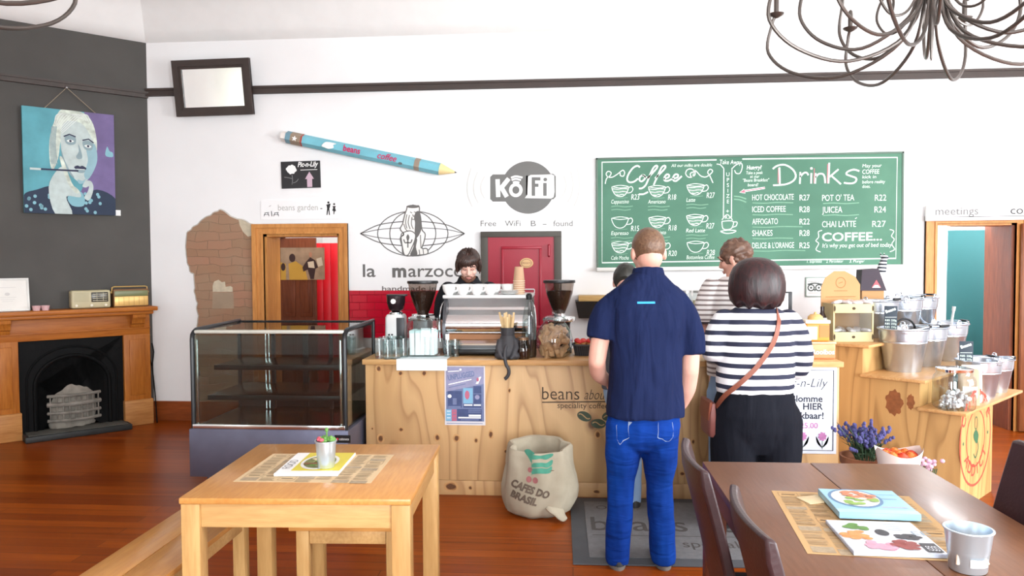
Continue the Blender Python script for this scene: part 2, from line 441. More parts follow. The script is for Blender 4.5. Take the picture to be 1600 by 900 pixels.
# floor-to-head curtains on the windows behind the camera (seen in the mirror)
def curtain_mat():
    t = NT('white_curtain'); d = t.n('BsdfDiffuse'); d.inputs[0].default_value = rgb(240, 240, 236); tr = t.n('BsdfTranslucent'); tr.inputs[0].default_value = rgb(240, 240, 236)
    mx = t.n('MixShader'); mx.inputs[0].default_value = .5; t.l(d.outputs[0], mx.inputs[1]); t.l(tr.outputs[0], mx.inputs[2]); t.l(mx.outputs[0], t.t.nodes['Material Output'].inputs[0]); return t.m
M_cur = curtain_mat()
for i, cx in enumerate((-1.9, .9, 3.7)):
    for s in (-1, 1):
        b = NB(); x0 = cx+s*.75; pts = []
        for k in range(41):
            x = x0-.5+k/40.0; pts.append((x, -2.9+.05*math.sin(k*1.25)))
        A = [b.verts.new((x, y, .1)) for x, y in pts]; Bq = [b.verts.new((x, y, 3.7)) for x, y in pts]
        for k in range(40): b.faces.new((A[k], A[k+1], Bq[k+1], Bq[k]))
        bmesh.ops.solidify(b, geom=b.faces[:], thickness=.006)
        o = obj('curtain', b, M_cur)
        tag(o, 'white floor length curtain reflected in the wall mirror', 'curtain', 'curtains on the front windows')

for j in range(3):
    b = NB(); pts = []
    for k in range(61): pts.append((-6.42+.06*math.sin(k*.42), -3.0+j*.68+.66*k/60))
    A = [b.verts.new((x, y, .05)) for x, y in pts]; Bq = [b.verts.new((x, y, 3.5+.03*(i_ % 6 < 2))) for i_, (x, y) in enumerate(pts)]
    for k in range(60): b.faces.new((A[k], A[k+1], Bq[k+1], Bq[k]))
    bmesh.ops.solidify(b, geom=b.faces[:], thickness=.006)
    tag(obj('curtain', b, M_cur), 'tall white pleated curtain by the left wall, reflected in the wall mirror', 'curtain', 'curtains by the left wall')
# ---- left doorway: pine architrave, jambs, and the passage behind
def architrave(bm, x0, x1, zt, wL, wT, wR, y=YW):
    for dep, a, bq in ((.03, 0, 1), (.045, .62, 1), (.04, 0, .2)):
        # three stepped layers; a..bq measured from the opening outwards
        def o_(wd, q): return wd*q
        prism(bm, [(x0-wL*bq, 0), (x0-wL*a, 0), (x0-wL*a, zt+wT*a), (x0-wL*bq, zt+wT*bq)], y-dep, y)
        prism(bm, [(x1+wR*a, 0), (x1+wR*bq, 0), (x1+wR*bq, zt+wT*bq), (x1+wR*a, zt+wT*a)], y-dep, y)
        prism(bm, [(x0-wL*bq, zt+wT*bq), (x0-wL*a, zt+wT*a), (x1+wR*a, zt+wT*a), (x1+wR*bq, zt+wT*bq)], y-dep, y)
b = NB(); architrave(b, d1a, d1b, d1t, .115, .1, .085)
box(b, d1a, d1a+.025, YW, YW+T, 0, d1t); box(b, d1b-.025, d1b, YW, YW+T, 0, d1t); box(b, d1a, d1b, YW, YW+T, d1t-.025, d1t)
M_pined = wood('pale_pine_frame', (208, 146, 82), (164, 104, 50), (7, 7, .8), 6, .4, line=.3)
o = struct('door_1', b, M_pined); o['label'] = 'open pine door frame beside the bare brick patch'
b = NB(); box(b, -4.6, d1a-.35, YW+T, 10.6, 0, 3.2); struct('wall_passage_left', b, M_wall)
b = NB(); box(b, -4.6, -.9, 10.3, 10.5, 0, 3.2); struct('wall_passage_back', b, M_wall)
b = NB(); box(b, -1.2, -1.0, YW+T, 10.3, 0, 3.2); struct('wall_passage_right', b, M_wall)
# ---- right doorway
b = NB(); architrave(b, d3a, d3b, d3t, .1, .07, .1)
box(b, d3a, d3a+.02, YW, YW+T, 0, d3t); box(b, d3a, d3b, YW, YW+T, d3t-.02, d3t)
o = struct('door_3', b, M_pined); o['label'] = 'doorway under the meetings sign'
b = NB(); box(b, d3b-.03, d3b, YW-.0, YW+T+.12, 0, d3t); struct('trim_door_jamb', b, M_brown)
b = NB(); box(b, 2.9, 3.1, YW+T, 10.2, 0, 3.2); struct('wall_hall_left', b, M_wall)
b = NB(); box(b, 3.0, 7.6, 10.0, 10.2, 0, 3.2); struct('wall_hall_back', b, M_wall)
b = NB(); box(b, 7.3, 7.5, YW+T, 10.0, 0, 3.2); struct('wall_hall_right', b, M_wall)
# teal door leaf standing open in the hall
p0 = atD(1479, 500, 8.15); p1 = atD(1556, 500, 8.0)
t = thing('hall_door', 'tall teal door standing open inside the right-hand doorway', 'door', (p0.x, p0.y, 0), math.atan2(p1.y-p0.y, p1.x-p0.x))
wd = math.hypot(p1.x-p0.x, p1.y-p0.y)
b = NB(); box(b, 0, wd, 0, .04, .01, d3t-.03, bev=.003); obj('door_leaf', b, M_teal, t)
# brown timber leaf folded back by the right jamb
t = thing('timber_door', 'red brown timber door leaf at the right edge of the doorway', 'door', (d3b+.02, YW-.05, 0))
b = NB(); box(b, 0, .62, -.045, -.005, .01, d3t-.01, bev=.004); obj('door_leaf', b, wood('chestnut_wood', (142, 84, 48), (98, 52, 28), (6, 6, .7), 6, .4, line=.3), t)
b = NB(); lathe(b, [(0, 0), (.018, .002), (.012, .02), (.022, .035), (.02, .05), (0, .056)], 16, M=Matrix.Translation((.56, -.045, 1.0)) @ Matrix.Rotation(R(90), 4, 'X')); obj('door_knob', b, mat('brass', (176, 140, 70), .3, 1), t)

# ---- things in the left passage
t = thing('panel_door', 'brown panelled door ajar in the passage behind the pine frame', 'door', (*atD(437, 450, 8.45).xy, 0), R(-4))
b = NB(); zt = atD(437, 372, 8.45).z
W_ = .42
box(b, 0, W_, 0, .035, .01, zt, bev=.003)
for x0, x1 in ((.04, .185), (.235, .38)):
    for z0, z1 in ((.2, .85), (1.0, 1.5)):
        box(b, x0, x1, -.012, .0, z0, z1, bev=.008); box(b, x0+.03, x1-.03, -.018, .0, z0+.04, z1-.04, bev=.006)
obj('door_leaf', b, M_brown, t)
b = NB(); lathe(b, [(0, 0), (.014, .002), (.012, .02), (.02, .035), (0, .05)], 14, M=Matrix.Translation((.4, 0, .95)) @ Matrix.Rotation(R(90), 4, 'X')); obj('door_knob', b, mat('brass', (176, 140, 70), .3, 1), t)
p0 = atD(486, 380, 8.75); p1 = atD(534, 380, 8.75)
t = thing('plank_screen', 'bright red vertical plank door in the passage', 'door', (p0.x, p0.y, 0), YAW)
b = NB(); x = -.05; wtot = .5
while x < wtot: box(b, x, x+.088, 0, .025, .01, p0.z, bev=.004); x += .09
obj('planks', b, M_redplank, t)
b = NB(); box(b, -.05, wtot, .025, .045, .5, .6); box(b, -.05, wtot, .025, .045, 1.4, 1.5); obj('ledge', b, M_redplank, t)
# framed print of a waiter, hung on a bracket from the panelled door
A = atD(438, 387, 8.3); Bp = atD(507, 437, 8.3)
t = thing('wall_print', 'sepia print of a waiter beside yellow shapes in the left doorway', 'picture', (A.x, A.y, Bp.z), YAW)
w_, h_ = math.hypot(Bp.x-A.x, Bp.y-A.y), A.z-Bp.z
b = NB(); box(b, 0, w_, 0, .02, 0, h_); obj('panel', b, mat('print_sepia', (150, 122, 96), .6, var=.25, vscale=9), t)
g = Flat(); U = lambda x, y: (x*w_, (1-y)*h_)
g.poly([U(.18, .5), U(.35, .42), (U(.55, .62)), U(.62, 1), U(.2, 1)], 0, 2).poly([U(0, .45), U(.12, .5), U(.12, 1), U(0, 1)], 0, 2)
g.disc(*U(.27, .32), .07*w_, .13*h_, 1, 3).disc(*U(.06, .6), .05*w_, .12*h_, 1, 3)
g.poly([U(.58, .45), U(.68, .3), U(.8, .4), U(.86, .62), U(.8, .66), U(.76, .98), U(.68, .98), U(.62, .68), U(.52, .75), U(.5, .62)], 1, 4)
g.poly([U(.62, .45), U(.76, .42), U(.78, .64), U(.64, .62)], 2, 5).disc(*U(.69, .22), .035*w_, .08*h_, 3, 5).poly([U(.82, .35), U(.94, .3), U(.97, .55), U(.86, .6)], 2, 2)
g.build('picture', [mat('print_yellow', (186, 140, 50), .7), mat('print_dark', (52, 26, 22), .7), mat('print_cream', (206, 186, 160), .7), mat('print_skin', (176, 120, 92), .7)], t)
b = NB(); box(b, .02, w_-.02, .02, .05, h_*.35, h_*.45); obj('bracket', b, M_brown, t)
# bottle on the door head
p = atD(440, 382, 8.42)
t = thing('wine_bottle', 'dark bottle with a white label above the panelled door', 'bottle', (p.x, p.y+.035, zt))
b = NB(); lathe(b, [(0, 0), (.03, .0), (.032, .01), (.032, .13), (.012, .18), (.012, .22), (0, .222)], 18); obj('bottle_body', b, mat('bottle_dark', (34, 20, 18), .15), t)
b = NB(); lathe(b, [(.0328, .03), (.0332, .035), (.0332, .1), (.0328, .105)], 18); obj('label', b, mat('paper_white', (232, 230, 224), .8, var=.03), t)

# ---- closed red door in its dark frame
r0, rt = wp(763, 371); r1 = wp(866, 371)[0]
t = thing('red_door', 'closed dark red panelled door in a charcoal frame behind the counter', 'door', (r0, YW, 0))
wd = r1-r0
b = NB(); box(b, 0, wd, -.035, .0, .0, rt)
# raised moulding of the two panels
def ring(bm, x0, x1, z0, z1, wv, y0, y1):
    box(bm, x0, x1, y0, y1, z1-wv, z1, bev=.004); box(bm, x0, x1, y0, y1, z0, z0+wv, bev=.004); box(bm, x0, x0+wv, y0, y1, z0+wv, z1-wv, bev=.004); box(bm, x1-wv, x1, y0, y1, z0+wv, z1-wv, bev=.004)
ring(b, .13, wd-.12, .95, rt-.09, .025, -.05, -.03); ring(b, .13, wd-.12, .15, .8, .025, -.05, -.03)
obj('door_leaf', b, M_reddoor, t)
b = NB(); fwid = .07
box(b, -fwid, 0, -.05, 0, 0, rt+.05, bev=.004); box(b, wd, wd+fwid, -.05, 0, 0, rt+.05, bev=.004); box(b, -fwid, wd+fwid, -.055, 0, rt, rt+.055, bev=.004)
obj('door_frame', b, mat('charcoal_frame_paint', (76, 72, 66), .6, var=.08), t)
ex, ez = wp(823, 411)
b = NB(); lathe(b, [(0, 0), (.06, .0), (.066, .006), (.06, .012), (0, .012)], 28, M=Matrix.Translation((ex-r0, -.035, ez)) @ Matrix.Rotation(R(90), 4, 'X') @ Matrix.Diagonal((1, .75, 1, 1))); obj('oval_plaque', b, mat('plaque_gold', (206, 168, 118), .45), t)
g = Flat(); g.ell(ex-r0, ez, .05, .036, .004).text('PRIVATE', ex-r0, ez-.008, .024, align='CENTER'); g.build('plaque_lettering', [mat('plaque_brown', (120, 60, 40), .6)], t, loc=(0, -.0485, 0))
hx, hz = wp(858, 392)
b = NB(); tube(b, [(hx-r0, -.05, hz-.05), (hx-r0, -.075, hz-.045), (hx-r0, -.075, hz+.05), (hx-r0, -.05, hz+.055)], .01, 8); obj('pull_handle', b, M_reddoor, t)

# ---- exposed brick patch: hand-picked outline of broken plaster, a shallow recess filled with brick
def brick_mat():
    t = NT('old_bare_brick'); tc = t.n('TexCoord'); mp = t.n('Mapping'); mp.inputs['Rotation'].default_value = (R(-90), 0, 0); t.l(tc.outputs['Object'], mp.inputs[0])
    nz = t.noise(tc.outputs['Object'], 5, 4)
    ad = t.n('MixRGB', blend_type='ADD'); ad.inputs[0].default_value = .09; t.l(mp.outputs[0], ad.inputs[1]); t.l(nz, ad.inputs[2])
    br = t.n('TexBrick'); t.l(ad.outputs[0], br.inputs['Vector'])
    br.inputs['Scale'].default_value = 1; br.inputs['Brick Width'].default_value = .24; br.inputs['Row Height'].default_value = .085; br.inputs['Mortar Size'].default_value = .006
    br.inputs['Mortar Smooth'].default_value = .7
    br.inputs['Color1'].default_value = rgb(164, 122, 98); br.inputs['Color2'].default_value = rgb(152, 118, 92); br.inputs['Mortar'].default_value = rgb(146, 116, 94)
    n2 = t.noise(tc.outputs['Object'], 3.2, 5); col = t.mix(t.ramp(n2, [(.38, (0, 0, 0, 1)), (.72, (.75, .75, .75, 1))]), br.outputs['Color'], rgb(154, 130, 106))
    t.l(col, t.p.inputs['Base Color']); t.p.inputs['Roughness'].default_value = .95
    t.bump(t.math('SUBTRACT', t.math('MULTIPLY', n2, .8), br.outputs['Fac']), .5, .012); return t.m
outl = [(345, 328), (355, 333), (362, 340), (372, 342), (383, 346), (396, 352), (396, 640), (300, 640), (303, 560), (310, 500), (309, 480), (306, 455), (303, 428), (296, 418), (293, 404), (292, 385), (291, 375), (294, 362), (303, 355), (315, 345), (322, 339), (335, 333)]
rnd = random.Random(3); pts = []
P2 = [Vector(wp(*q)) for q in outl]
for i, p in enumerate(P2):
    q = P2[(i+1) % len(P2)]; n = max(1, int((q-p).length/.035))
    for k in range(n):
        v = p.lerp(q, k/n)
        if not (395 <= outl[i][0] <= 397 and outl[(i+1) % len(outl)][0] > 390): v = v+Vector((rnd.uniform(-.012, .012), rnd.uniform(-.012, .012)))
        pts.append((v.x, v.y))
b = NB(); prism(b, pts, YW-.006, YW+.01)
t = obj('brick_patch', b, brick_mat(), None, False); t['kind'] = 'structure'; t['label'] = 'bare brick where the plaster was broken away left of the pine doorway'
b = NB(); n = len(pts)                      # broken plaster lip round it
for i in range(n):
    if i % 1 == 0:
        p, q = pts[i], pts[(i+1) % n]
        dx, dz = q[0]-p[0], q[1]-p[1]; L = math.hypot(dx, dz)
        if L < 1e-5: continue
        nx, nz_ = dz/L*.012, -dx/L*.012
        vs_ = [b.verts.new((p[0], YW-.007, p[1])), b.verts.new((q[0], YW-.007, q[1])), b.verts.new((q[0]-nx, YW-.003, q[1]-nz_)), b.verts.new((p[0]-nx, YW-.003, p[1]-nz_))]
        b.faces.new(vs_)
obj('plaster_edge', b, mat('grey_plaster_edge', (190, 184, 174), .9, var=.1), t, False)
g = Flat()
for poly in ([(373, 342), (383, 346), (394, 352), (395, 368), (388, 370), (380, 362), (375, 352)], [(333, 446), (335, 440), (342, 437), (347, 441), (352, 440), (353, 448), (361, 447), (364, 449), (364, 456), (333, 456)]):
    g.poly([wp(*q) for q in poly][::-1], 0, 2)
g.poly([wp(*q) for q in ((333, 457), (365, 457), (366, 482), (332, 482))][::-1], 1, 1)
g.build('plaster_scrap', [mat('plaster_scrap_beige', (196, 184, 160), .9, var=.12, vscale=20), mat('mortar_scrap', (160, 140, 118), .95, var=.1)], t, loc=(0, YW-.0065, 0))

# ---- red glazed wall tiles behind the counter
def tile_mat():
    t = NT('red_glazed_tile'); v = t.coords((1, 1, 1)); mp = t.n('Mapping'); mp.inputs['Rotation'].default_value = (R(-90), 0, 0); t.l(v, mp.inputs[0])
    br = t.n('TexBrick'); t.l(mp.outputs[0], br.inputs['Vector'])
    br.inputs['Scale'].default_value = 1; br.inputs['Brick Width'].default_value = .15; br.inputs['Row Height'].default_value = .075; br.inputs['Mortar Size'].default_value = .003
    br.inputs['Mortar Smooth'].default_value = 1.0
    br.inputs['Color1'].default_value = rgb(190, 14, 44); br.inputs['Color2'].default_value = rgb(180, 10, 40); br.inputs['Mortar'].default_value = rgb(150, 30, 40)
    t.l(br.outputs['Color'], t.p.inputs['Base Color']); t.p.inputs['Roughness'].default_value = .12
    t.bump(t.math('SUBTRACT', 1.0, br.outputs['Fac']), .7, .01); return t.m
x0, zt_ = wp(546, 454); x1 = wp(752, 454)[0]
b = NB(); box(b, x0, x1, YW-.012, YW, .85, zt_)
o = obj('tile_splashback', b, tile_mat(), None, False); o['kind'] = 'structure'; o['label'] = 'red glazed brick tiles under the painted lion sign'

# ================================================================ ON THE WALLS
M_black = mat('black_paint', (28, 28, 30), .5, var=.05)
M_white = mat('white_print', (238, 238, 236), .7, var=.02)
M_logo = mat('logo_grey', (104, 102, 100), .75, var=.04)
M_logolt = mat('logo_light_grey', (178, 176, 172), .75, var=.04)
M_logopale = mat('logo_pale_grey', (206, 205, 202), .8, var=.03)
def wpl(pts): return [wp(*q) for q in pts]
PXW = (wp(1000, 300)[0]-wp(900, 300)[0])/100     # metres per pixel on the back wall
def bez(pts, n=6, closed=False): return [tuple(v) for v in smoothpts([(a, b_, 0) for a, b_ in pts], n, closed)]
def sm(pts, n=6, closed=False): return [(v[0], v[1]) for v in bez(pts, n, closed)]

# ---- tilted mirror in a dark frame, on the picture rail
wq = lambda x, y: (onY(x, y, YW-.09).x, onY(x, y, YW-.09).z)
A, Bq = wq(273, 97), wq(395, 92); Cc, D = wq(277, 183), wq(395, 178)
mw, mh = (Bq[0]-A[0]+D[0]-Cc[0])/2, (A[1]-Cc[1]+Bq[1]-D[1])/2
t = thing('wall_mirror', 'dark wood framed mirror high on the white wall over the picture rail', 'mirror', ((Cc[0]+A[0])/2, YW-.05, (Cc[1]+D[1])/2))
t.rotation_euler = (R(8), R(-.8), 0); fwm = .085
b = NB()
def frame(bm, w_, h_, fw_, y0=-.03, y1=.0, lip=.012):
    for poly in ([(0, 0), (w_, 0), (w_-fw_, fw_), (fw_, fw_)], [(w_, 0), (w_, h_), (w_-fw_, h_-fw_), (w_-fw_, fw_)], [(w_, h_), (0, h_), (fw_, h_-fw_), (w_-fw_, h_-fw_)], [(0, h_), (0, 0), (fw_, fw_), (fw_, h_-fw_)]): prism(bm, poly, y0, y1)
    if lip:
        i = fw_*.72
        for poly in ([(0, 0), (w_, 0), (w_-i, i), (i, i)], [(w_, 0), (w_, h_), (w_-i, h_-i), (w_-i, i)], [(w_, h_), (0, h_), (i, h_-i), (w_-i, h_-i)], [(0, h_), (0, 0), (i, i), (i, h_-i)]): prism(bm, poly, y0-lip, y1)
frame(b, mw, mh, fwm); obj('mirror_frame', b, mat('dark_frame_wood', (58, 48, 44), .45, var=.12), t, False)
b = NB(); box(b, fwm-.005, mw-fwm+.005, -.015, -.008, fwm-.005, mh-fwm+.005); obj('mirror_glass', b, mat('mirror_silver', (240, 242, 240), .02, 1, var=0), t, False)

# ---- giant pencil
A, Bq = Vector((*wp(452, 215.5), 0)), Vector((*wp(716, 271), 0)); L = (Bq-A).length; ang = math.atan2(Bq.y-A.y, Bq.x-A.x)
t = thing('giant_pencil', 'oversized light blue pencil hung slanting on the white wall', 'pencil', (A.x, YW-.062, A.y)); t.rotation_euler = (0, -ang, 0)
RP = .058
def hexseg(x0, x1, r0, r1, m, name, extra=None):
    bm = NB(); n = 6 if r0 == r1 else 18
    MX = Matrix.Rotation(R(90), 4, 'Y')
    lathe(bm, [(0, x0), (r0, x0), (r1, x1), (0, x1)] if r1 > 1e-4 else [(0, x0), (r0, x0), (0, x1)], n, M=MX)
    return obj(name, bm, m, t, n > 6)
M_pb = mat('pencil_blue', (116, 186, 202), .45, var=.08)
hexseg(-.05, 0, RP*.85, RP*.85, mat('eraser_white', (232, 226, 220), .8), 'eraser')
hexseg(0, .05, RP*1.03, RP*1.03, mat('pencil_end_blue', (112, 150, 166), .5), 'end_cap')
hexseg(.05, .155, RP*1.04, RP*1.04, mat('ferrule_tan', (150, 132, 112), .5, var=.15), 'ferrule')
hexseg(.155, .17, RP*1.05, RP*1.05, mat('ferrule_red', (170, 70, 60), .5), 'ferrule_ring')
hexseg(.17, L*.9, RP, RP, M_pb, 'shaft')
hexseg(L*.755, L*.785, RP*1.03, RP*1.03, mat('band_tan', (150, 134, 118), .5), 'paper_band')
hexseg(L*.9, L*.985, RP, .009, mat('sharpened_wood', (232, 206, 150), .6), 'sharpened_tip')
hexseg(L*.985, L, .009, 0, mat('pencil_lead', (70, 66, 64), .5), 'lead')
g = Flat()
g.text('beans', L*.345, -.022, .085, 0, 0, width=.17, bold=.002).text('coffee', L*.545, -.024, .085, 0, 0, width=.19, shear=.25, bold=.001)
star = [(.1+.03*math.cos(PI/2+k*PI/5)*(1 if k % 2 == 0 else .45), -.005+.03*math.sin(PI/2+k*PI/5)*(1 if k % 2 == 0 else .45)) for k in range(10)]
g.poly(star, 1)
cl = sm([(L*.22, -.02), (L*.235, .02), (L*.26, .03), (L*.3, .028), (L*.285, .01), (L*.29, -.015), (L*.262, -.035), (L*.24, -.03)], 5, True); g.poly(cl, 1)
g.disc(L*.68, -.03, .02, .012, 2)
g.build('pencil_lettering', [mat('pencil_pink', (196, 40, 96), .6), M_white, mat('pencil_mark', (90, 100, 104), .6)], t, loc=(0, -RP-.003, 0))

# ---- small black flower-shop sign with arrow
A, Bq, Cc = wp(440, 253), wp(501, 251.5), wp(440.7, 295); w_, h_ = Bq[0]-A[0]-.0, A[1]-Cc[1]
t = thing('arrow_sign', 'small black sign with white flower and pink arrow above the doorway', 'sign', (A[0], YW-.012, Cc[1])); t.rotation_euler = (0, R(-1), 0)
b = NB(); box(b, 0, w_, 0, .012, 0, h_, bev=.002); obj('sign_panel', b, mat('sign_black', (44, 44, 46), .6), t, False)
g = Flat()
fl = [(w_*.27+w_*.13*(1+.12*math.sin(k*5.3))*math.cos(2*PI*k/24), h_*.7+h_*.17*(1+.12*math.sin(k*4.1+1))*math.sin(2*PI*k/24)) for k in range(24)]
g.poly(fl, 0).line(sm([(w_*.28, h_*.5), (w_*.29, h_*.3), (w_*.27, h_*.14)]), .006, 2).line(sm([(w_*.08, h_*.42), (w_*.18, h_*.4), (w_*.28, h_*.36)]), .006, 2).line(sm([(w_*.3, h_*.2), (w_*.38, h_*.24), (w_*.44, h_*.34)]), .006, 2)
g.text('Pic-n-Lily', w_*.43, h_*.79, h_*.26, 0, 1, shear=.3, width=w_*.53, bold=.002).line([(w_*.5, h_*.67), (w_*.93, h_*.67)], .006, 0)
g.poly([(w_*.66, h_*.03), (w_*.79, h_*.03), (w_*.79, h_*.33), (w_*.84, h_*.33), (w_*.725, h_*.6), (w_*.61, h_*.33), (w_*.66, h_*.33)], 1, 1)
g.build('sign_print', [M_white, mat('arrow_pink', (196, 170, 184), .7), mat('stem_grey', (130, 130, 130), .7)], t, loc=(0, -.0008, 0))

# ---- garden sign: white strip with letters, benches and two figures
A, Bq = wp(408, 313), wp(536, 342); w_, h_ = Bq[0]-A[0], A[1]-Bq[1]
t = thing('garden_sign', 'white strip sign reading beans garden with two small figures', 'sign', (A[0], YW-.008, Bq[1]))
b = NB(); box(b, 0, w_, 0, .008, 0, h_); obj('sign_panel', b, mat('sign_white', (240, 240, 240), .7, var=.01), t, False)
g = Flat(); q = lambda x, y: (wp(x, y)[0]-A[0], wp(x, y)[1]-Bq[1])
x, z = q(435, 329); g.text('beans garden', x, z, .085, 1, width=wp(497, 329)[0]-wp(435, 329)[0]).line([q(501, 326), q(504, 326)], .008, 0)
g.disc(*q(513.5, 316.5), .011, .011, 0).poly([q(510, 320), q(517, 318), q(516, 323), q(515, 326), q(516, 336), q(514.5, 336), q(513.5, 328), q(512, 336), q(510.5, 336), q(511.5, 326), q(511, 322)][::-1], 0)
g.disc(*q(522.5, 319), .010, .010, 0).poly([q(520, 322), q(525, 322), q(524, 325), q(525.5, 330), q(523.5, 330), q(522.5, 335), q(521.5, 335), q(521.5, 330), q(519.5, 329), q(521, 325)][::-1], 0)
for bx in (417, 432):
    g.line([q(bx-3, 333), q(bx+4, 332)], .006, 0).line([q(bx-4, 335.5), q(bx+4, 335)], .005, 0).line([q(bx-2, 333), q(bx-4, 338)], .006, 0).line([q(bx+2, 333), q(bx+4, 338)], .006, 0)
g.line([q(424.5, 330), q(425.5, 338)], .008, 0).line([q(421, 323), q(424, 321)], .006, 1)
g.build('sign_lettering', [M_black, M_logolt], t, loc=(0, -.0008, 0))

# ---- painted lion-and-globe wall sign
t = thing('lion_wall_sign', 'grey line painting of a lion before a globe with lettering on the wall', 'wall sign', (wp(645, 440)[0], YW, wp(645, 440)[1]))
ox, oz = t.location.x, t.location.z
q = lambda x, y: (wp(x, y)[0]-ox, wp(x, y)[1]-oz)
def ql(pts, n=6, c=False): return sm([q(*p) for p in pts], n, c)
LW = .010
g = Flat()
def ellpx(cx, cy, rx, ry, a0=0, a1=360, n=40, w_=LW): g.line([q(cx+rx*math.cos(R(a0+(a1-a0)*k/n)), cy-ry*math.sin(R(a0+(a1-a0)*k/n))) for k in range(n+1)], w_)
ellpx(645, 365, 55, 35); ellpx(645, 365, 36, 35, 0, 360)
for s in (-1, 1):
    y1, y2 = 365-s*19, 365-s*9
    g.line(ql([(563, 365), (590, 365-s*13), (620, y1+s*1), (645, y1-s*0), (670, y1+s*1), (700, 365-s*13), (726, 365)], 8), LW)
    g.line(ql([(563, 365), (590, 365-s*6), (620, y2+s*.5), (645, y2), (670, y2+s*.5), (700, 365-s*6), (726, 365)], 8), LW*.75)
g.build('globe', M_logo, t, loc=(0, -.001, 0))
g = Flat()
body = [(635.5, 327), (636.5, 322.5), (640, 323), (645, 320.5), (650, 322), (654, 321.5), (655.5, 325), (655.5, 331), (657.5, 341), (658.5, 352), (660, 360), (664.5, 366), (662.5, 378), (659.5, 388), (667, 388.5), (668, 396.5), (655, 398.5), (632, 399), (628.5, 385), (625.5, 372), (631, 366), (625.5, 358), (629, 350), (631, 342), (633, 334)]
g.poly(ql(body, 4, True)[::-1], 1, 1).line(ql(body, 4, True), LW*1.1, 0, 3, True)
g.poly(ql([(650, 331), (656, 331), (657.5, 343), (658.5, 357), (655, 367), (650, 372), (648, 362), (648.5, 348), (647, 340)], 4, True)[::-1], 0, 2)
g.poly(ql([(648, 372), (652, 374), (650, 386), (652, 398), (641, 398.5), (646, 386)], 4, True)[::-1], 0, 2)
g.poly(ql([(627, 367), (634, 362), (642, 361), (649, 366), (648, 376), (643, 388), (638, 398), (632, 398), (629, 386)], 4, True)[::-1], 1, 3).line(ql([(627, 367), (634, 362), (642, 361), (649, 366), (648, 376), (643, 388), (638, 398), (632, 398), (629, 386)], 4, True), LW, 0, 4, True)
for pts in ([(636, 335), (634, 347), (636, 357)], [(640, 336), (638, 348), (641, 358)], [(644, 339), (643, 350), (646, 358)], [(631, 350), (634, 358), (638, 362)], [(641, 331), (644, 333)], [(647, 331), (650, 332)], [(643, 342), (647, 343), (651, 342)], [(645, 335), (646, 338), (648, 337)],
            [(657, 367), (658, 388)], [(655, 390), (656, 398)], [(661, 389), (662, 397)]): g.line(ql(pts), LW*.8, 0, 5)
g.poly(ql([(635, 323), (640, 320.5), (650, 320.5), (655, 323), (650, 325), (641, 325)], 4, True)[::-1], 0, 5)
# lily emblem on the shield
g.poly(ql([(637.5, 366), (640, 371), (637.5, 376), (635, 371)], 3, True)[::-1], 0, 6).line(ql([(637.5, 374), (637.5, 387)]), LW*1.1, 0, 6).line(ql([(631, 374), (633, 379), (637, 379), (642, 379), (644, 374)]), LW*1.2, 0, 6)
g.build('lion', [M_logo, mat('lion_white', (236, 234, 230), .8, var=.02)], t, loc=(0, -.0015, 0))
g = Flat()
hgt = 21.5*PXW
x, z = q(567, 432.5); g.text('la', x, z, hgt*1.36, width=21*PXW, bold=.002)
x, z = q(613, 432.5); g.text('m', x, z, hgt*1.36, width=23*PXW, bold=.007)
x, z = q(638, 432.5); g.text('arzocco', x, z, hgt*1.36, width=105*PXW, bold=.0015)
x, z = q(597, 454.5); g.text('handmade in florence', x, z, 11*PXW, width=152*PXW, bold=.001)
g.build('sign_lettering', M_logo, t, loc=(0, -.001, 0))

# ---- wifi logo: grey disc with square letters and radio waves
t = thing('wifi_wall_sign', 'painted grey wifi logo with radio waves above the red door', 'wall sign', (wp(822, 293)[0], YW, wp(822, 293)[1]))
ox, oz = t.location.x, t.location.z
g = Flat()
g.poly([q(825+41.5*math.cos(2*PI*k/64), 293-41*math.sin(2*PI*k/64)) for k in range(64)], 0, 0)
def rr(x0, y0, x1, y1, r): return [(x0+r, y0), (x1-r, y0), (x1, y0+r), (x1, y1-r), (x1-r, y1), (x0+r, y1), (x0, y1-r), (x0, y0+r)]
g.poly([q(*p) for p in rr(766, 272.5, 826, 315, 4)][::-1], 0, 1)
g.poly([q(*p) for p in rr(822, 271.5, 868.5, 311.5, 4)][::-1], 0, 1)
fi = [(825, 276), (829, 273.5), (862, 272.5), (866, 274.5), (866.5, 300), (865, 308), (861, 310.3), (820, 309.5), (824, 304)]
g.poly([q(*p) for p in fi][::-1], 1, 2)
_sk = [0]
def stroke(pts, w_, mi, lay, n=1): _sk[0] += 1; g.line([q(*p) for p in pts] if n == 1 else ql(pts, n), w_*PXW, mi, lay+.25*_sk[0])
stroke([(777.5, 280), (778.5, 308)], 7, 1, 3); stroke([(795, 279), (783, 294)], 7, 1, 3); stroke([(783, 292), (792, 307.5)], 7, 1, 3)
g.ell(*q(806, 297), 8.2*PXW, 8.6*PXW, 5.2*PXW, 1, 3)
stroke([(801.5, 285.5), (806, 284.2), (811.5, 285.5)], 3, 1, 3, 5); stroke([(799.5, 281.5), (806, 279.6), (814, 281.5)], 3, 1, 3, 5); stroke([(798.5, 277.8), (806, 275.6), (816.5, 277.6)], 3, 1, 3, 5)
stroke([(833.5, 277), (833.5, 306)], 5.5, 0, 4); stroke([(833, 279.5), (844.5, 279.5)], 5, 0, 4); stroke([(833, 289.5), (841.5, 289.5)], 5, 0, 4); stroke([(851.5, 286), (851.5, 306)], 5.5, 0, 4); g.disc(*q(852, 280.5), 2.9*PXW, 2.9*PXW, 0, 4)
g.build('logo', [M_logolt if False else mat('wifi_grey', (112, 112, 110), .75, var=.04), M_white], t, loc=(0, -.001, 0))
g = Flat()
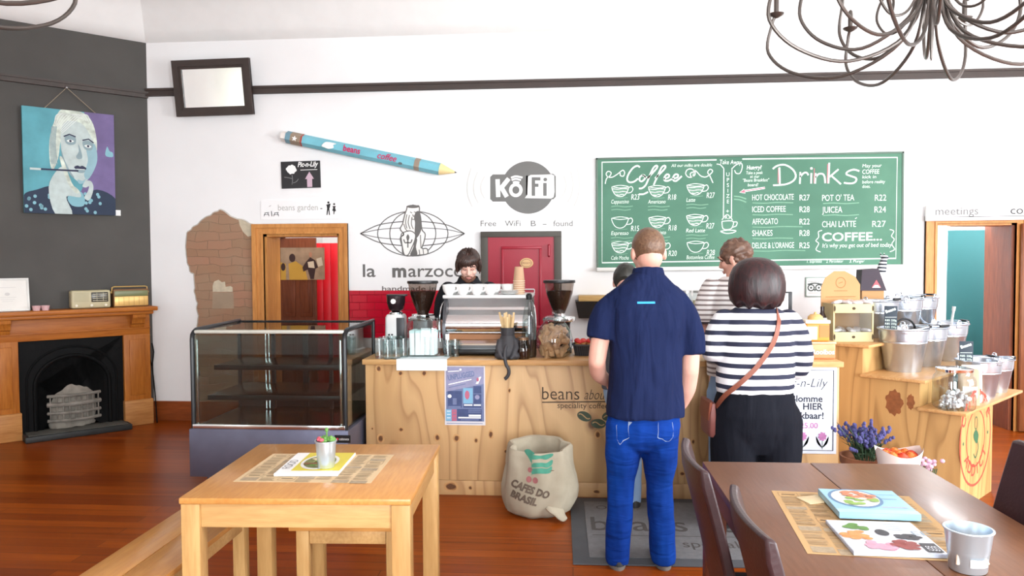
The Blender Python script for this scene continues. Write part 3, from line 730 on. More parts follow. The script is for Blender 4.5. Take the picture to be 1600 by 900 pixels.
for k, (dx, hh) in enumerate(((0, 17), (11, 24), (21, 30))):
    stroke([(757-dx, 293-hh), (751.5-dx, 293-hh*.3), (752-dx, 293+hh*.4), (757-dx+k, 293+hh)], 1.8, 0, 0, 6)
    stroke([(881+dx, 292-hh), (884.5+dx, 292-hh*.2), (882+dx, 292+hh*.5), (876+dx, 292+hh)], 1.8, 0, 0, 6)
g.build('radio_waves', M_logopale, t, loc=(0, -.001, 0))
g = Flat()
for s, x0, x1 in (('Free', 751, 776), ('WiFi', 789, 814), ('B', 829.5, 837.5), ('-', 848, 854), ('found', 864.5, 895)):
    x, z = q(x0, 353.5); g.text(s, x, z, 13*PXW, width=(x1-x0)*PXW)
g.build('sign_lettering', M_logo, t, loc=(0, -.001, 0))

# ---- meetings sign over the right doorway
A, Bq = wp(1442, 322), wp(1640, 346); w_, h_ = Bq[0]-A[0], A[1]-wp(1442, 346)[1]
t = thing('meetings_sign', 'white signboard lettered about meetings over the right doorway', 'sign', (A[0], YW-.075, A[1]-h_)); t.rotation_euler = (0, R(-.3), 0)
b = NB(); box(b, 0, w_, 0, .03, 0, h_, bev=.003); obj('sign_panel', b, mat('sign_white', (240, 240, 240), .7), t, False)
g = Flat(); s_ = h_*.72
g.text('meetings', 13*PXW, h_*.38, s_, 1, width=62*PXW, bold=.0005).text('about', 84*PXW, h_*.38, s_*.9, 2, width=32*PXW, shear=.3).text('coffee', 121*PXW, h_*.38, s_, 0, width=47*PXW, bold=.0005).line([(30*PXW, h_*.24), (168*PXW, h_*.24)], .007, 1)
g.build('sign_lettering', [M_black, mat('sign_grey', (112, 112, 112), .7), M_logopale], t, loc=(0, -.001, 0))

# ---- owl badge plate below the board, switch plate, wall shelf
A, Bq = wp(1258, 433), wp(1312, 464); w_, h_ = Bq[0]-A[0], A[1]-Bq[1]
t = thing('badge_plate', 'white plate with a two-eyed badge on the wall below the chalkboard', 'sign', (A[0], YW-.015, Bq[1]))
b = NB(); box(b, 0, w_, 0, .015, 0, h_, bev=.006); obj('sign_panel', b, mat('badge_green', (150, 168, 158), .6), t)
g = Flat(); g.poly([(x*w_, y*h_) for x, y in rr(.03, .05, .97, .95, .03)], 1, 0)
cx = w_*.27; cz = h_*.47; r_ = h_*.15
for s in (-1, 1): g.ell(cx+s*r_*1.25, cz, r_, r_, .012, 0, 1).disc(cx+s*r_*1.25, cz, r_*.35, r_*.35, 0, 1)
g.line(sm([(cx-r_*2.4, cz+r_*1.1), (cx, cz+r_*1.5), (cx+r_*2.4, cz+r_*1.1)]), .012, 0, 1).poly([(cx-.014, cz-r_*.5), (cx+.014, cz-r_*.5), (cx, cz-r_*1.3)][::-1], 0, 1)
g.text('tripadvisor', w_*.08, h_*.74, h_*.13, 0, 1, width=w_*.38).line([(w_*.08, h_*.2), (w_*.46, h_*.2)], .01, 2, 1)
g.text('2014', w_*.6, h_*.45, h_*.14, 2, 1) if False else None
g.build('badge_print', [mat('badge_dark', (70, 78, 74), .6), M_white, M_logopale], t, loc=(0, -.001, 0))
A = wp(1213, 430); Bq = wp(1229, 457)
t = thing('switch_box', 'white switch box on the wall below the chalkboard', 'switch box', (A[0], YW-.04, Bq[1]))
b = NB(); box(b, 0, Bq[0]-A[0], 0, .04, 0, A[1]-Bq[1], bev=.006); obj('switch_case', b, M_white, t)
b = NB(); box(b, .03, Bq[0]-A[0]-.03, -.008, 0, .05, .1, bev=.003); obj('rocker', b, mat('switch_grey', (200, 200, 198), .4), t)

# ---- green chalkboard
A, Bq = wp(932.5, 250.5), wp(1410.7, 236.8); Cc, D = wp(931.5, 418.4), wp(1410, 415.6)
bx0, bx1 = (A[0]+Cc[0])/2, (Bq[0]+D[0])/2; bz0, bz1 = (Cc[1]+D[1])/2, (A[1]+Bq[1])/2
t = thing('chalkboard', 'large green chalkboard menu of coffees and drinks on the wall', 'chalkboard', (bx0, YW-.03, bz0)); W_, H_ = bx1-bx0, bz1-bz0
t.rotation_euler = (0, R(-.35), 0)
def board_mat():
    tt = NT('green_chalkboard'); v = tt.coords((1, 1, 1.4)); n1 = tt.noise(v, 1.3, 5, .6)
    tt.l(tt.ramp(n1, [(.3, rgb(68, 112, 92)), (.7, rgb(84, 130, 108))]), tt.p.inputs['Base Color']); tt.p.inputs['Roughness'].default_value = .75; return tt.m
b = NB(); box(b, 0, W_, 0, .03, 0, H_); obj('board_panel', b, board_mat(), t, False)
b = NB(); fr_ = .018
box(b, 0, W_, -.006, 0, H_-fr_, H_, bev=.002); box(b, 0, fr_, -.006, 0, 0, H_, bev=.002); box(b, W_-fr_, W_, -.006, 0, 0, H_, bev=.002)
obj('board_frame', b, mat('board_frame_green', (92, 112, 100), .6), t)
b = NB(); box(b, 0, W_, -.055, .02, -.035, 0, bev=.004); obj('chalk_ledge', b, mat('ledge_white', (226, 226, 222), .5), t)
def Q(x, y):                                # photo pixel -> board coordinates (bilinear over its four corners)
    fx = (x-932.2)/(1410.3-932.2); yt = 250.5-13.7*fx; yb = 418.4-2.8*fx
    return (fx*W_, H_*(yb-y)/(yb-yt))
def QL(pts, n=6, c=False): return sm([Q(*p) for p in pts], n, c)
M_ch = mat('white_chalk', (226, 240, 230), .95, var=.12, vscale=40); M_chf = mat('faint_chalk', (124, 166, 142), .95, var=.1, vscale=40); M_chp = mat('pink_chalk', (206, 110, 130), .95)
PB = W_/478
CH = [M_ch, M_chf, M_chp]
cr = lambda pts: [(920+a*.2334, 220+c*.2334) for a, c in pts]
dr = lambda pts: [(1150+a*.2334, 220+c*.2334) for a, c in pts]
g = Flat()
for seg in ([(1123, 252), (942, 257), (941, 411), (1399, 406), (1400, 246.5), (1163, 250.5)],): g.line([Q(*p) for p in seg], 2.0*PB)
for pts in ([(115, 300), (125, 265), (150, 245), (155, 225), (135, 218), (122, 235), (135, 255), (165, 255), (200, 235), (235, 210), (248, 225), (240, 248), (220, 245), (218, 228)],
            [(718, 228), (705, 220), (693, 232), (700, 250), (722, 240), (724, 215), (700, 198), (672, 205), (662, 230), (680, 252), (710, 248), (716, 205)], [(716, 205), (735, 215), (765, 245), (800, 250), (835, 225), (842, 208), (825, 200), (810, 220), (825, 245), (845, 290)]): g.line(QL(cr(pts)), 1.5*PB)
g.build('chalk_border', CH, t, loc=(0, -.001, 0))
g = Flat()
for pts in ([(352, 190), (335, 180), (305, 195), (275, 235), (265, 270), (280, 288), (310, 285), (340, 264)], [(370, 240), (352, 255), (350, 275), (365, 282), (385, 265), (385, 245), (370, 240), (395, 256), (410, 258)],
            [(400, 265), (440, 225), (470, 190), (465, 178), (445, 192), (420, 240), (395, 300), (370, 325), (345, 330)], [(455, 262), (500, 220), (525, 190), (520, 178), (500, 190), (475, 240), (445, 306)],
            [(345, 367), (375, 366), (407, 352)], [(513, 266), (545, 255), (550, 240), (535, 235), (518, 255), (520, 275), (540, 278), (568, 266)], [(573, 264), (605, 255), (610, 238), (592, 235), (577, 255), (580, 275), (600, 277), (636, 246)]):
    g.line(QL(cr(pts)), 2.6*PB)
g.build('coffee_heading', CH, t, loc=(0, -.001, 0))
g = Flat()
for pts, n in (([(302, 185), (305, 300)], 1), ([(258, 195), (290, 173), (340, 168), (390, 198), (410, 240), (392, 275), (340, 298), (260, 304)], 6), ([(440, 215), (437, 294)], 1), ([(438, 248), (462, 222), (482, 220), (493, 236)], 6), ([(513, 222), (511, 291)], 1), ([(541, 222), (538, 292)], 1),
               ([(540, 252), (560, 228), (588, 228), (600, 250), (603, 289)], 6), ([(630, 152), (625, 290)], 1), ([(690, 195), (632, 247)], 1), ([(645, 240), (706, 295)], 1), ([(826, 207), (790, 197), (752, 210), (742, 228), (770, 240), (805, 255), (800, 280), (770, 290), (726, 286)], 6)):
    P_ = dr(pts); g.line([Q(*p) for p in P_] if n == 1 else QL(P_, n), 2.6*PB)
g.disc(*Q(*dr([(513, 190)])[0]), 2*PB, 2*PB)
for x0 in (304, 541, 628): g.line([Q(*p) for p in dr([(x0-9, 190 if x0 < 600 else 160), (x0-11, 290)])], .9*PB, 2)
g.build('drinks_heading', CH, t, loc=(0, -.001, 0))
cups = [((218, 345), 'R23', 'Cappuccino', 1), ((468, 345), 'R18', 'Americano', 1), ((728, 332), 'R27', 'Latte', 1), ((215, 552), 'R15', 'Espresso', 0), ((470, 548), 'R18', 'Macchiato', 1), ((725, 535), 'R27', 'Red Latte', 1), ((215, 715), 'R23', 'Cafe Mocha', 1), ((470, 717), 'R20', 'Babycino', 1), ((728, 713), 'R28', 'Bottomless Coffee', 0)]
for (cx, cy), pr, nm, full in cups:
    g = Flat(); w2, hh = 58, 38
    bowl = [(cx-w2, cy-hh*.7), (cx-w2+5, cy-4), (cx-w2+22, cy+24), (cx-12, cy+37), (cx+14, cy+36), (cx+w2-22, cy+22), (cx+w2-6, cy-4), (cx+w2, cy-hh*.7)]
    g.line(QL(cr(bowl)), 1.2*PB); g.line(QL(cr([(cx-w2, cy-hh*.7), (cx, cy-hh*.95), (cx+w2, cy-hh*.7), (cx, cy-hh*.5), (cx-w2, cy-hh*.7)])), 1.0*PB)
    g.line(QL(cr([(cx+w2-2, cy-20), (cx+w2+18, cy-28), (cx+w2+28, cy-10), (cx+w2+14, cy+10), (cx+w2-14, cy+14)])), 1.3*PB)
    if full:
        for k in range(5):
            f_ = (k+.5)/5; hw = (w2-6)*(1-.6*f_*f_); yy = cy-18+f_*48
            g.line(QL(cr([(cx-hw, yy), (cx-hw*.3, yy+3), (cx+hw*.4, yy-2), (cx+hw, yy+1)])), 1.2*PB, k % 2)
    g.line(QL(cr([(cx-w2+20, cy+46), (cx+10, cy+48), (cx+50, cy+44)])), .7*PB, 1)
    x, z = Q(*cr([(cx+w2+16, cy+58)])[0]); g.text(pr, x, z, 12.5*PB, shear=.15, width=13*PB)
    nw = {'Bottomless Coffee': 44, 'Latte': 14, 'Red Latte': 30}.get(nm, 28)
    x, z = Q(*cr([(cx-62, cy+84)])[0]); g.text(nm, x, z, 9*PB, shear=.2, width=nw*PB)
    if cy < 600:
        for k in range(2): g.line(QL(cr([(cx-62, cy+104+k*22), (cx-20, cy+100+k*22), (cx+30, cy+105+k*22), (cx+85-k*14, cy+100+k*22)])), 1.3*PB, 1)
    g.build('cup_drawing', CH, t, loc=(0, -.001, 0))
g = Flat()                                  # take-away column
for pts in ([(918, 195), (915, 520)], [(972, 190), (968, 520)], [(918, 195), (895, 170), (870, 165)], [(972, 195), (1000, 170), (1035, 160), (1040, 190), (1025, 225), (1000, 225), (990, 205)], [(905, 545), (910, 590), (935, 600), (970, 590), (978, 545), (905, 545)], [(978, 550), (1005, 550), (1000, 575), (975, 585)], [(892, 612), (930, 625), (975, 622), (998, 608), (945, 604), (892, 612)], [(905, 535), (940, 500), (975, 535)]):
    g.line(QL(cr(pts)), 1.4*PB)
for k, ch_ in enumerate('UPSIZE'):
    x, z = Q(*cr([(945, 245+k*36)])[0]); g.text(ch_, x, z, 8.5*PB, align='CENTER')
x, z = Q(*cr([(943, 492)])[0]); g.text('+', x, z, 10*PB, align='CENTER'); x, z = Q(*cr([(942, 530)])[0]); g.text('R3', x, z, 8*PB, align='CENTER')
x, z = Q(*cr([(890, 165)])[0]); g.text('Take Away', x, z, 10*PB, width=34*PB, shear=.1, rotz=R(-2))
x, z = Q(*cr([(565, 187)])[0]); g.text('All our milks are double', x, z, 7*PB, width=64*PB, shear=.15)
g.build('takeaway_lettering', CH, t, loc=(0, -.001, 0))
g = Flat()
for i, (s, x0, y0, wd) in enumerate((('Hungry?', 85, 200, 100), ('Take a peek', 82, 232, 110), ('at our', 108, 256, 62), ('"Beans Breakfast"', 60, 282, 175), ('board!', 92, 312, 70))):
    x, z = Q(*dr([(x0, y0)])[0]); g.text(s, x, z, (9 if i == 0 else 7)*PB, width=wd*.2334*PB, shear=.15, bold=.0012 if i == 0 else 0)
ar = dr([(38, 352), (68, 330), (70, 338), (205, 316), (207, 326), (72, 348), (76, 358)]); g.poly([Q(*p) for p in ar], 2).line([Q(*p) for p in ar], 1*PB, 0, 1, True)
for k in range(2): g.line(QL(dr([(0, 378+k*20), (40, 382+k*20), (82, 396+k*22)])), 2*PB, 1)
for i, (s, y0, wd, sz) in enumerate((('May your', 182, 125, 7.5), ('COFFEE', 226, 110, 10), ('kick in', 256, 90, 7), ('before reality', 290, 148, 7), ('does.', 320, 52, 7))):
    x, z = Q(*dr([(846, y0)])[0]); g.text(s, x, z, sz*PB, width=wd*.2334*PB, shear=.1)
g.build('note_lettering', CH, t, loc=(0, -.001, 0))
g = Flat()
def item(s, x0, y0, wd, h=11.5):
    x, z = Q(*dr([(x0, y0)])[0]); g.text(s, x, z, h*1.38*PB*.95, width=wd*.2334*PB)
for s, pr, y0, wd, sub in (('HOT CHOCOLATE', 'R27', 405, 275, 270), ('ICED COFFEE', 'R28', 484, 222, 268), ('AFFOGATO', 'R22', 566, 170, 330), ('SHAKES', 'R28', 643, 135, 270), ("DELICE & L'ORANGE", 'R25', 726, 278, 350)):
    item(s, 122, y0, wd, 10); item(pr, 436, y0, 66, 10)
    g.line(QL(dr([(124, y0+17), (124+sub*.3, y0+19), (124+sub*.6, y0+14), (124+sub, y0+16)])), 1.5*PB, 1)
for s, pr, y0, wd, px_ in (("POT O' TEA", 'R22', 408, 210, 928), ('JUICEA', 'R24', 488, 132, 926), ('CHAI LATTE', 'R27', 585, 222, 912)):
    item(s, 584, y0, wd, 10.5); item(pr, px_, y0-2, 74 if px_ > 915 else 88, 10.5)
    if y0 < 500: g.line(QL(dr([(590, y0+18), (660, y0+14), (740, y0+18), (826, y0+12)])), 1.5*PB, 1)
g.line(QL(dr([(800, 528), (812, 520)])), 1*PB)
x, z = Q(*dr([(584, 678)])[0]); g.text('COFFEE...', x, z, 18.5*PB, width=392*.2334*PB, bold=.002)
x, z = Q(*dr([(586, 722)])[0]); g.text("It's why you get out of bed today", x, z, 9.5*PB, width=455*.2334*PB, shear=.15)
g.line(QL(dr([(584, 606), (560, 616), (562, 650), (544, 676), (562, 695), (545, 735), (575, 752)])), 1.3*PB).line(QL(dr([(1025, 600), (1052, 612), (1038, 645), (1056, 668), (1040, 700), (1058, 735), (1028, 752)])), 1.3*PB)
for s, x0, wd in (('1. Espresso', 485, 98), ('2. Percolator', 612, 112), ('3. Plunger', 765, 98)):
    x, z = Q(*dr([(x0, 824)])[0]); g.text(s, x, z, 6.5*PB, width=wd*.2334*PB, shear=.15)
g.build('menu_lettering', CH, t, loc=(0, -.001, 0))

# ---- portrait canvas hung by a cord from the rail on the dark wall
OFF = .05
A = onDiag(33, 164, OFF); Bq = onDiag(177, 181, OFF); Cc = onDiag(36, 334, OFF); D = onDiag(178, 335, OFF)
u0 = A[0]; u1 = Bq[0]; zt, zb = (A[1]+Bq[1])/2, (Cc[1]+D[1])/2
t = thing('portrait_canvas', 'teal and purple portrait canvas of a pale haired smoker on the dark wall', 'painting', CORN+DU*u0+DN*OFF+Vector((0, 0, zb)), R(45)); w_, h_ = u1-u0, zt-zb
t.rotation_euler = (R(1.0), 0, R(45))
b = NB(); box(b, 0, w_, 0, .035, 0, h_, bev=.003); obj('canvas', b, mat('canvas_teal', (92, 160, 172), .7, var=.2, vscale=4), t)
g = Flat(); U = lambda x, y: ((x-76)/(399-76)*w_, (750-y)/(750-390)*h_)   # crop pixels of the picture, squared
def pu(pts, mi, lay, n=4): g.poly([(max(0, min(w_, a)), max(0, min(h_, c))) for a, c in sm([U(*p) for p in pts], n, True)], mi, lay)
g.poly([U(290, 390), U(399, 390), U(399, 750), U(230, 750), U(330, 560)][::-1], 0, 0)      # purple ground
pu([(200, 400), (230, 388), (290, 395), (322, 430), (335, 500), (325, 545), (300, 470), (270, 430), (225, 440), (205, 500), (195, 560), (175, 600), (165, 560), (170, 480)], 1, 1)  # pale hair
pu([(215, 440), (250, 425), (290, 440), (325, 500), (335, 545), (325, 585), (300, 625), (275, 640), (245, 620), (215, 570), (205, 500)], 2, 2)   # face
pu([(325, 500), (335, 545), (325, 585), (300, 625), (285, 610), (300, 560), (295, 510)], 3, 3)    # cool cheek shade as painted
pu([(220, 484), (238, 476), (258, 484), (256, 504), (236, 510), (222, 502)], 7, 4); pu([(282, 496), (304, 490), (320, 502), (314, 522), (290, 520)], 7, 4)
pu([(226, 496), (238, 491), (252, 496), (238, 501)], 8, 5); pu([(288, 508), (302, 504), (314, 510), (302, 515)], 8, 5); g.disc(*U(239, 496), .011, .011, 4, 6, 10).disc(*U(302, 509), .011, .011, 4, 6, 10)
g.line([U(216, 482), U(236, 473), U(258, 480)], .012, 4, 6).line([U(282, 490), U(304, 484), U(322, 496)], .012, 4, 6)
for k in range(9): g.line(sm([U(186+k*3, 440+k*4), U(196+k*12, 408-k*1.0), U(250+k*8, 404+k*3)]), .005, 8, 3)
for k in range(5): g.line(sm([U(176+k*4, 450), U(170+k*4, 510), U(172+k*5, 580)]), .006, 7, 3)
pu([(205, 520), (216, 560), (236, 600), (250, 622), (238, 616), (214, 576)], 7, 3); pu([(262, 628), (280, 632), (292, 622), (282, 640), (266, 642)], 3, 3)
pu([(266, 505), (274, 520), (280, 550), (266, 557), (258, 548), (268, 530)], 7, 4)
pu([(250, 586), (262, 579), (271, 582), (280, 579), (294, 587), (286, 594), (262, 594)], 4, 5); pu([(256, 593), (288, 593), (284, 603), (264, 604)], 7, 6); g.line([U(258, 592), U(288, 592)], .006, 8, 7)
pu([(76, 690), (120, 670), (180, 655), (250, 690), (330, 660), (399, 690), (399, 750), (76, 750)], 5, 3)    # dark dotted shirt
pu([(160, 660), (190, 600), (215, 590), (235, 640), (265, 665), (270, 690), (220, 690), (240, 750), (180, 750)], 2, 7)   # hand and wrist
pu([(200, 560), (212, 560), (240, 640), (266, 668), (254, 676), (225, 640)], 1, 8)
pu([(278, 650), (290, 632), (310, 632), (318, 655), (308, 690), (296, 700), (284, 690), (296, 670), (302, 650), (290, 655)], 2, 7)
pu([(225, 690), (268, 670), (285, 690), (280, 720), (240, 720)], 6, 6)
g.line([U(98, 600), U(265, 598)], .016, 4, 9).line([U(98, 600), U(135, 600)], .02, 2, 10)
rr_ = random.Random(5)
for k in range(26): g.disc(*U(rr_.choice([rr_.uniform(84, 165), rr_.uniform(285, 345)]), rr_.uniform(675, 742)), .014, .016, 6, 5, 12)
pu([(364, 530), (372, 505), (380, 520), (392, 525), (392, 540), (370, 540)], 6, 2)
g.build('portrait', [mat('paint_purple', (112, 98, 142), .7, var=.15, vscale=6), mat('paint_palehair', (198, 208, 196), .7, var=.3, vscale=18), mat('paint_pale', (186, 200, 198), .7, var=.12, vscale=14), mat('paint_cool', (142, 178, 188), .7, var=.12), mat('paint_navy', (44, 48, 74), .7), mat('paint_dark', (38, 52, 74), .7, var=.1), mat('paint_teal_light', (128, 178, 190), .7), mat('paint_mid', (136, 158, 164), .7, var=.12), mat('paint_white', (222, 228, 224), .7)], t, loc=(0, -.001, 0))
nq = onDiag(104, 137, .05); nail = CORN+DU*nq[0]+DN*.05+Vector((0, 0, nq[1]))
b = NB(); nl = t.location
Mi = (Matrix.Translation(t.location) @ t.rotation_euler.to_matrix().to_4x4()).inverted()
tip = Mi @ nail
tube(b, [(w_*.24, .02, h_), tip, (w_*.80, .02, h_)], .004, 6); obj('hanging_cord', b, mat('cord_tan', (150, 136, 116), .8), t)
b = NB(); ball(b, tip, .012, 10, 8); obj('hook', b, mat('steel', (180, 180, 182), .3, 1), t)
b = NB(); box(b, w_+.005, w_+.055, .04, .048, .0, .055); o = obj('price_tag', b, M_white, t)

# ================================================================ FIREPLACE (diagonal wall)
M_iron = mat('black_cast_iron', (9, 10, 11), .65, .1, var=.15, bump=.1, bscale=40, spec=.2)
UM = -.738
t = thing('fireplace_mantel', 'orange pine fireplace mantel with corbels on the dark diagonal wall', 'fireplace mantel', CORN+DU*UM, R(45))
b = NB(); box(b, -.72, .72, -.27, 0, 1.135, 1.175, bev=.008); box(b, -.69, .69, -.23, 0, 1.1, 1.137, bev=.01); obj('mantel_shelf', b, M_pineh, t)
b = NB(); box(b, -.68, .68, -.12, 0, .895, 1.1, bev=.003); box(b, -.68, .68, -.135, 0, .955, .97, bev=.003); obj('frieze', b, M_pineh, t)
for s in (-1, 1):
    b = NB(); x0, x1 = sorted((s*.438, s*.68)); box(b, x0, x1, -.12, 0, 0, .9, bev=.003); box(b, x0+.05, x1-.05, -.132, 0, .3, .85, bev=.004); o_ = obj('pilaster', b, M_pine, t)
    b = NB(); box(b, x0-.008, x1+.012, -.15, 0, 0, .25, bev=.006); obj('plinth', b, wood('pale_pine_block', (196, 140, 82), (150, 92, 46), (.8, 7, 7), 6, .45, line=.3), o_)
    b = NB(); xm = s*.56
    prism(b, [(0, 0), (.16, 0), (.155, -.03), (.12, -.05), (.10, -.09), (.06, -.1), (.045, -.135), (.015, -.15), (0, -.15)], -.06, .06)
    for v in b.verts: x, y, z = v.co; v.co = (xm+y, -.1-x*.8, 1.1+z)
    obj('corbel', b, M_pine, t)
t = thing('fireplace_insert', 'black cast iron arched fireplace insert with a grey ash grate', 'fireplace', CORN+DU*UM+DN*.02, R(45))
arch = [(-.3, 0)]+[(-.3+0*k, .3) for k in range(1)]+[(.3*math.cos(PI-PI*k/24), .45+.27*math.sin(PI*k/24)) for k in range(25)]+[(.3, 0)]
outer = [(-.436, 0), (-.436, .893), (.436, .893), (.436, 0)]
b = NB()
va = [b.verts.new((x, -.06, z)) for x, z in arch]; vo = [b.verts.new((x, -.06, z)) for x, z in outer]
try: b.faces.new(vo[:2]+vo[2:]+va[::-1])
except ValueError: pass
vb = [b.verts.new((x*.7, .2, z*.85)) for x, z in arch]
for i in range(len(va)-1): b.faces.new((va[i], va[i+1], vb[i+1], vb[i]))
b.faces.new(vb)
bmesh.ops.triangulate(b, faces=[f for f in b.faces if len(f.verts) > 20])
tube(b, [(x*1.04, -.065, z*1.02) for x, z in arch], .018, 8); tube(b, [(x*1.25, -.062, z*1.14) for x, z in arch], .01, 8)
obj('arch_plate', b, M_iron, t)
# basket: curved front bars and ash behind
M_ash = mat('ash_grey_iron', (128, 124, 116), .8, .1, var=.3, vscale=14)
b = NB()
for k, z in enumerate((.14, .21, .29, .37)):
    tube(b, [(-.22+.44*i/12, -.09-.07*math.sin(PI*i/12), z) for i in range(13)], .016 if k != 2 else .022, 8)
for i in range(9): x = -.2+.05*i; tube(b, [(x, -.1-.06*math.sin(PI*(i+.4)/8.8), .14), (x, -.1-.06*math.sin(PI*(i+.4)/8.8), .37)], .007, 6)
obj('grate_basket', b, M_ash, t)
b = NB(); rs = loft(b, [(0, -.03, .05, .2, .08), (0, -.03, .25, .22, .09), (0, -.02, .38, .2, .09), (0, .02, .47, .14, .07), (0, .04, .5, .05, .03)], 24)
me = remesh(b, .02, 'ash', 3, .5, .02, 9); obj('fireback_plate', me, mat('ash_pale', (140, 134, 124), .9, var=.25, vscale=12), t)
t = thing('hearth_slab', 'low black stone hearth slab in front of the fireplace', 'hearth', CORN+DU*UM+DN*.02, R(45))
b = NB(); box(b, -.43, .45, -.3, -.0, 0, .055, bev=.008); obj('slab', b, mat('black_hearth', (40, 42, 42), .55, var=.2), t)
b = NB(); box(b, -.40, .42, -.27, -.0, .054, .06, bev=.002); obj('hearth_top', b, mat('dusty_hearth', (84, 84, 78), .8, var=.25, vscale=8), t)
# poker
p = onY(244, 652, YW-.1)
t = thing('fire_poker', 'thin black fire poker leaning by the mantel against the white wall', 'poker', (p.x, YW-.12, 0))
b = NB(); tube(b, [(.02, 0, .0), (-.03, .06, .3), (-.075, .1, .55)], .006, 8); obj('rod', b, M_iron, t)
b = NB(); tube(b, [(-.075, .1, .55), (-.11, .105, .66), (-.1, .108, .78), (-.075, .11, .79), (-.06, .108, .7), (-.075, .1, .55)], .006, 8); obj('handle_loop', b, M_iron, t)

# ---- things on the mantel
def on_mantel(px, py, off): u, z = onDiag(px, py, off); return CORN+DU*u+DN*off+Vector((0, 0, 1.175))
def mpx(px0, px1, off): return onDiag(px1, 480, off)[0]-onDiag(px0, 480, off)[0]
# letter frame
u0 = onDiag(-24, 460, .1)[0]; u1 = onDiag(46, 460, .1)[0]; wf = u1-u0; hf = onDiag(40, 434, .1)[1]-1.175
t = thing('certificate_frame', 'white framed certificate leaning on the left of the mantel', 'picture frame', CORN+DU*u0+DN*.11+Vector((0, 0, 1.175)), R(45)); t.rotation_euler = (R(-10), 0, R(45))
b = NB(); frame(b, wf, hf, .018, -.012, .0, 0); obj('frame', b, mat('frame_silver', (196, 196, 192), .4, .3), t, False)
b = NB(); box(b, .01, wf-.01, -.006, .004, .01, hf-.01); obj('sheet', b, mat('paper_white', (232, 230, 224), .8, var=.03), t, False)
g = Flat()
g.disc(wf*.5, hf*.52, .02, .014, 0).line([(wf*.3, hf*.72), (wf*.7, hf*.72)], .004, 0)
for k in range(3): g.line([(wf*(.3+.04*k), hf*(.42-.06*k)), (wf*(.7-.04*k), hf*(.42-.06*k))], .003, 0)
g.build('print', M_logopale, t, loc=(0, -.0075, 0))
# two ramekins
M_ram = mat('ramekin_pink_stripe', (214, 196, 196), .5)
def stripe_mat(name, c1, c2, scale, axis='X', thr=.5, rough=.7, dist=0, prof=None, obj_z=False):
    if name in _M: return _M[name]
    tt = NT(name); tc = tt.n('TexCoord'); sp = tt.n('SeparateXYZ')
    if dist:
        nz = tt.n('TexNoise'); nz.inputs['Scale'].default_value = 4; tt.l(tc.outputs['Object'], nz.inputs['Vector'])
        ad = tt.n('MixRGB', blend_type='ADD'); ad.inputs[0].default_value = dist; tt.l(tc.outputs['Object'], ad.inputs[1]); tt.l(nz.outputs['Color'], ad.inputs[2]); tt.l(ad.outputs[0], sp.inputs[0])
    else: tt.l(tc.outputs['Object'], sp.inputs[0])
    if axis == 'A': val = tt.math('MULTIPLY', tt.math('ARCTAN2', sp.outputs['Y'], sp.outputs['X']), scale/(2*PI))
    else: val = tt.math('MULTIPLY', sp.outputs[axis], scale)
    fr = tt.math('FRACT', tt.math('ADD', val, 100.0))
    tt.l(tt.mix(tt.math('GREATER_THAN', fr, thr), rgb(*c1), rgb(*c2)), tt.p.inputs['Base Color']); tt.p.inputs['Roughness'].default_value = rough
    _M[name] = tt.m; return tt.m
for px, lab in ((57, 'pink striped ramekin beside the certificate on the mantel'), (71, 'pink striped ramekin second along from the certificate')):
    p = on_mantel(px, 484, .17)
    t = thing('ramekin', lab, 'ramekin', p, 0, 'ramekins on the mantel')
    b = NB(); lathe(b, [(0, 0), (.028, 0), (.036, .045), (.033, .045), (.026, .006), (0, .006)], 24); obj('bowl', b, stripe_mat('ramekin_stripes', (226, 214, 212), (190, 110, 120), 22, 'A'), t)
# cream radio
def radio_body(w_, h_, d_, r_):
    bm = NB(); box(bm, 0, w_, -d_, 0, 0, h_, bev=r_, seg=4); return bm
u0 = onDiag(111, 470, .16)[0]; u1 = onDiag(173, 470, .16)[0]; w_ = u1-u0; h_ = onDiag(142, 454, .16)[1]-1.175
t = thing('cream_radio', 'cream vintage radio with a dark dial on the mantel', 'radio', CORN+DU*u0+DN*.05+Vector((0, 0, 1.178)), R(45))
b = radio_body(w_, h_, .12, .018); obj('case', b, mat('radio_cream', (186, 176, 142), .4), t)
b = NB(); box(b, w_*.5, w_*.93, -.124, -.118, h_*.34, h_*.88, bev=.004); dl = obj('dial_window', b, mat('radio_dial', (48, 46, 40), .25), t)
g = Flat()
for k in range(4): g.line([(w_*.53, h_*(.42+.12*k)), (w_*.9, h_*(.42+.12*k))], .005, 0)
g.line([(w_*.64, h_*.38), (w_*.64, h_*.84)], .003, 0).line([(w_*.8, h_*.38), (w_*.8, h_*.84)], .003, 0)
g.build('dial_marks', mat('dial_cream', (200, 192, 166), .5), dl, loc=(0, -.1255, 0))
b = NB()
for k in range(7): box(b, w_*.07, w_*.44, -.1225, -.119, h_*(.38+.075*k), h_*(.41+.075*k))
obj('speaker_grille', b, mat('radio_grille', (168, 160, 128), .6), t)
for x in (.12, .5, .86):
    b = NB(); lathe(b, [(0, 0), (.012, 0), (.012, .012), (0, .014)], 14, M=Matrix.Translation((w_*x, -.12, h_*.16)) @ Matrix.Rotation(R(90), 4, 'X')); obj('knob', b, mat('knob_ivory', (226, 220, 200), .35), t)
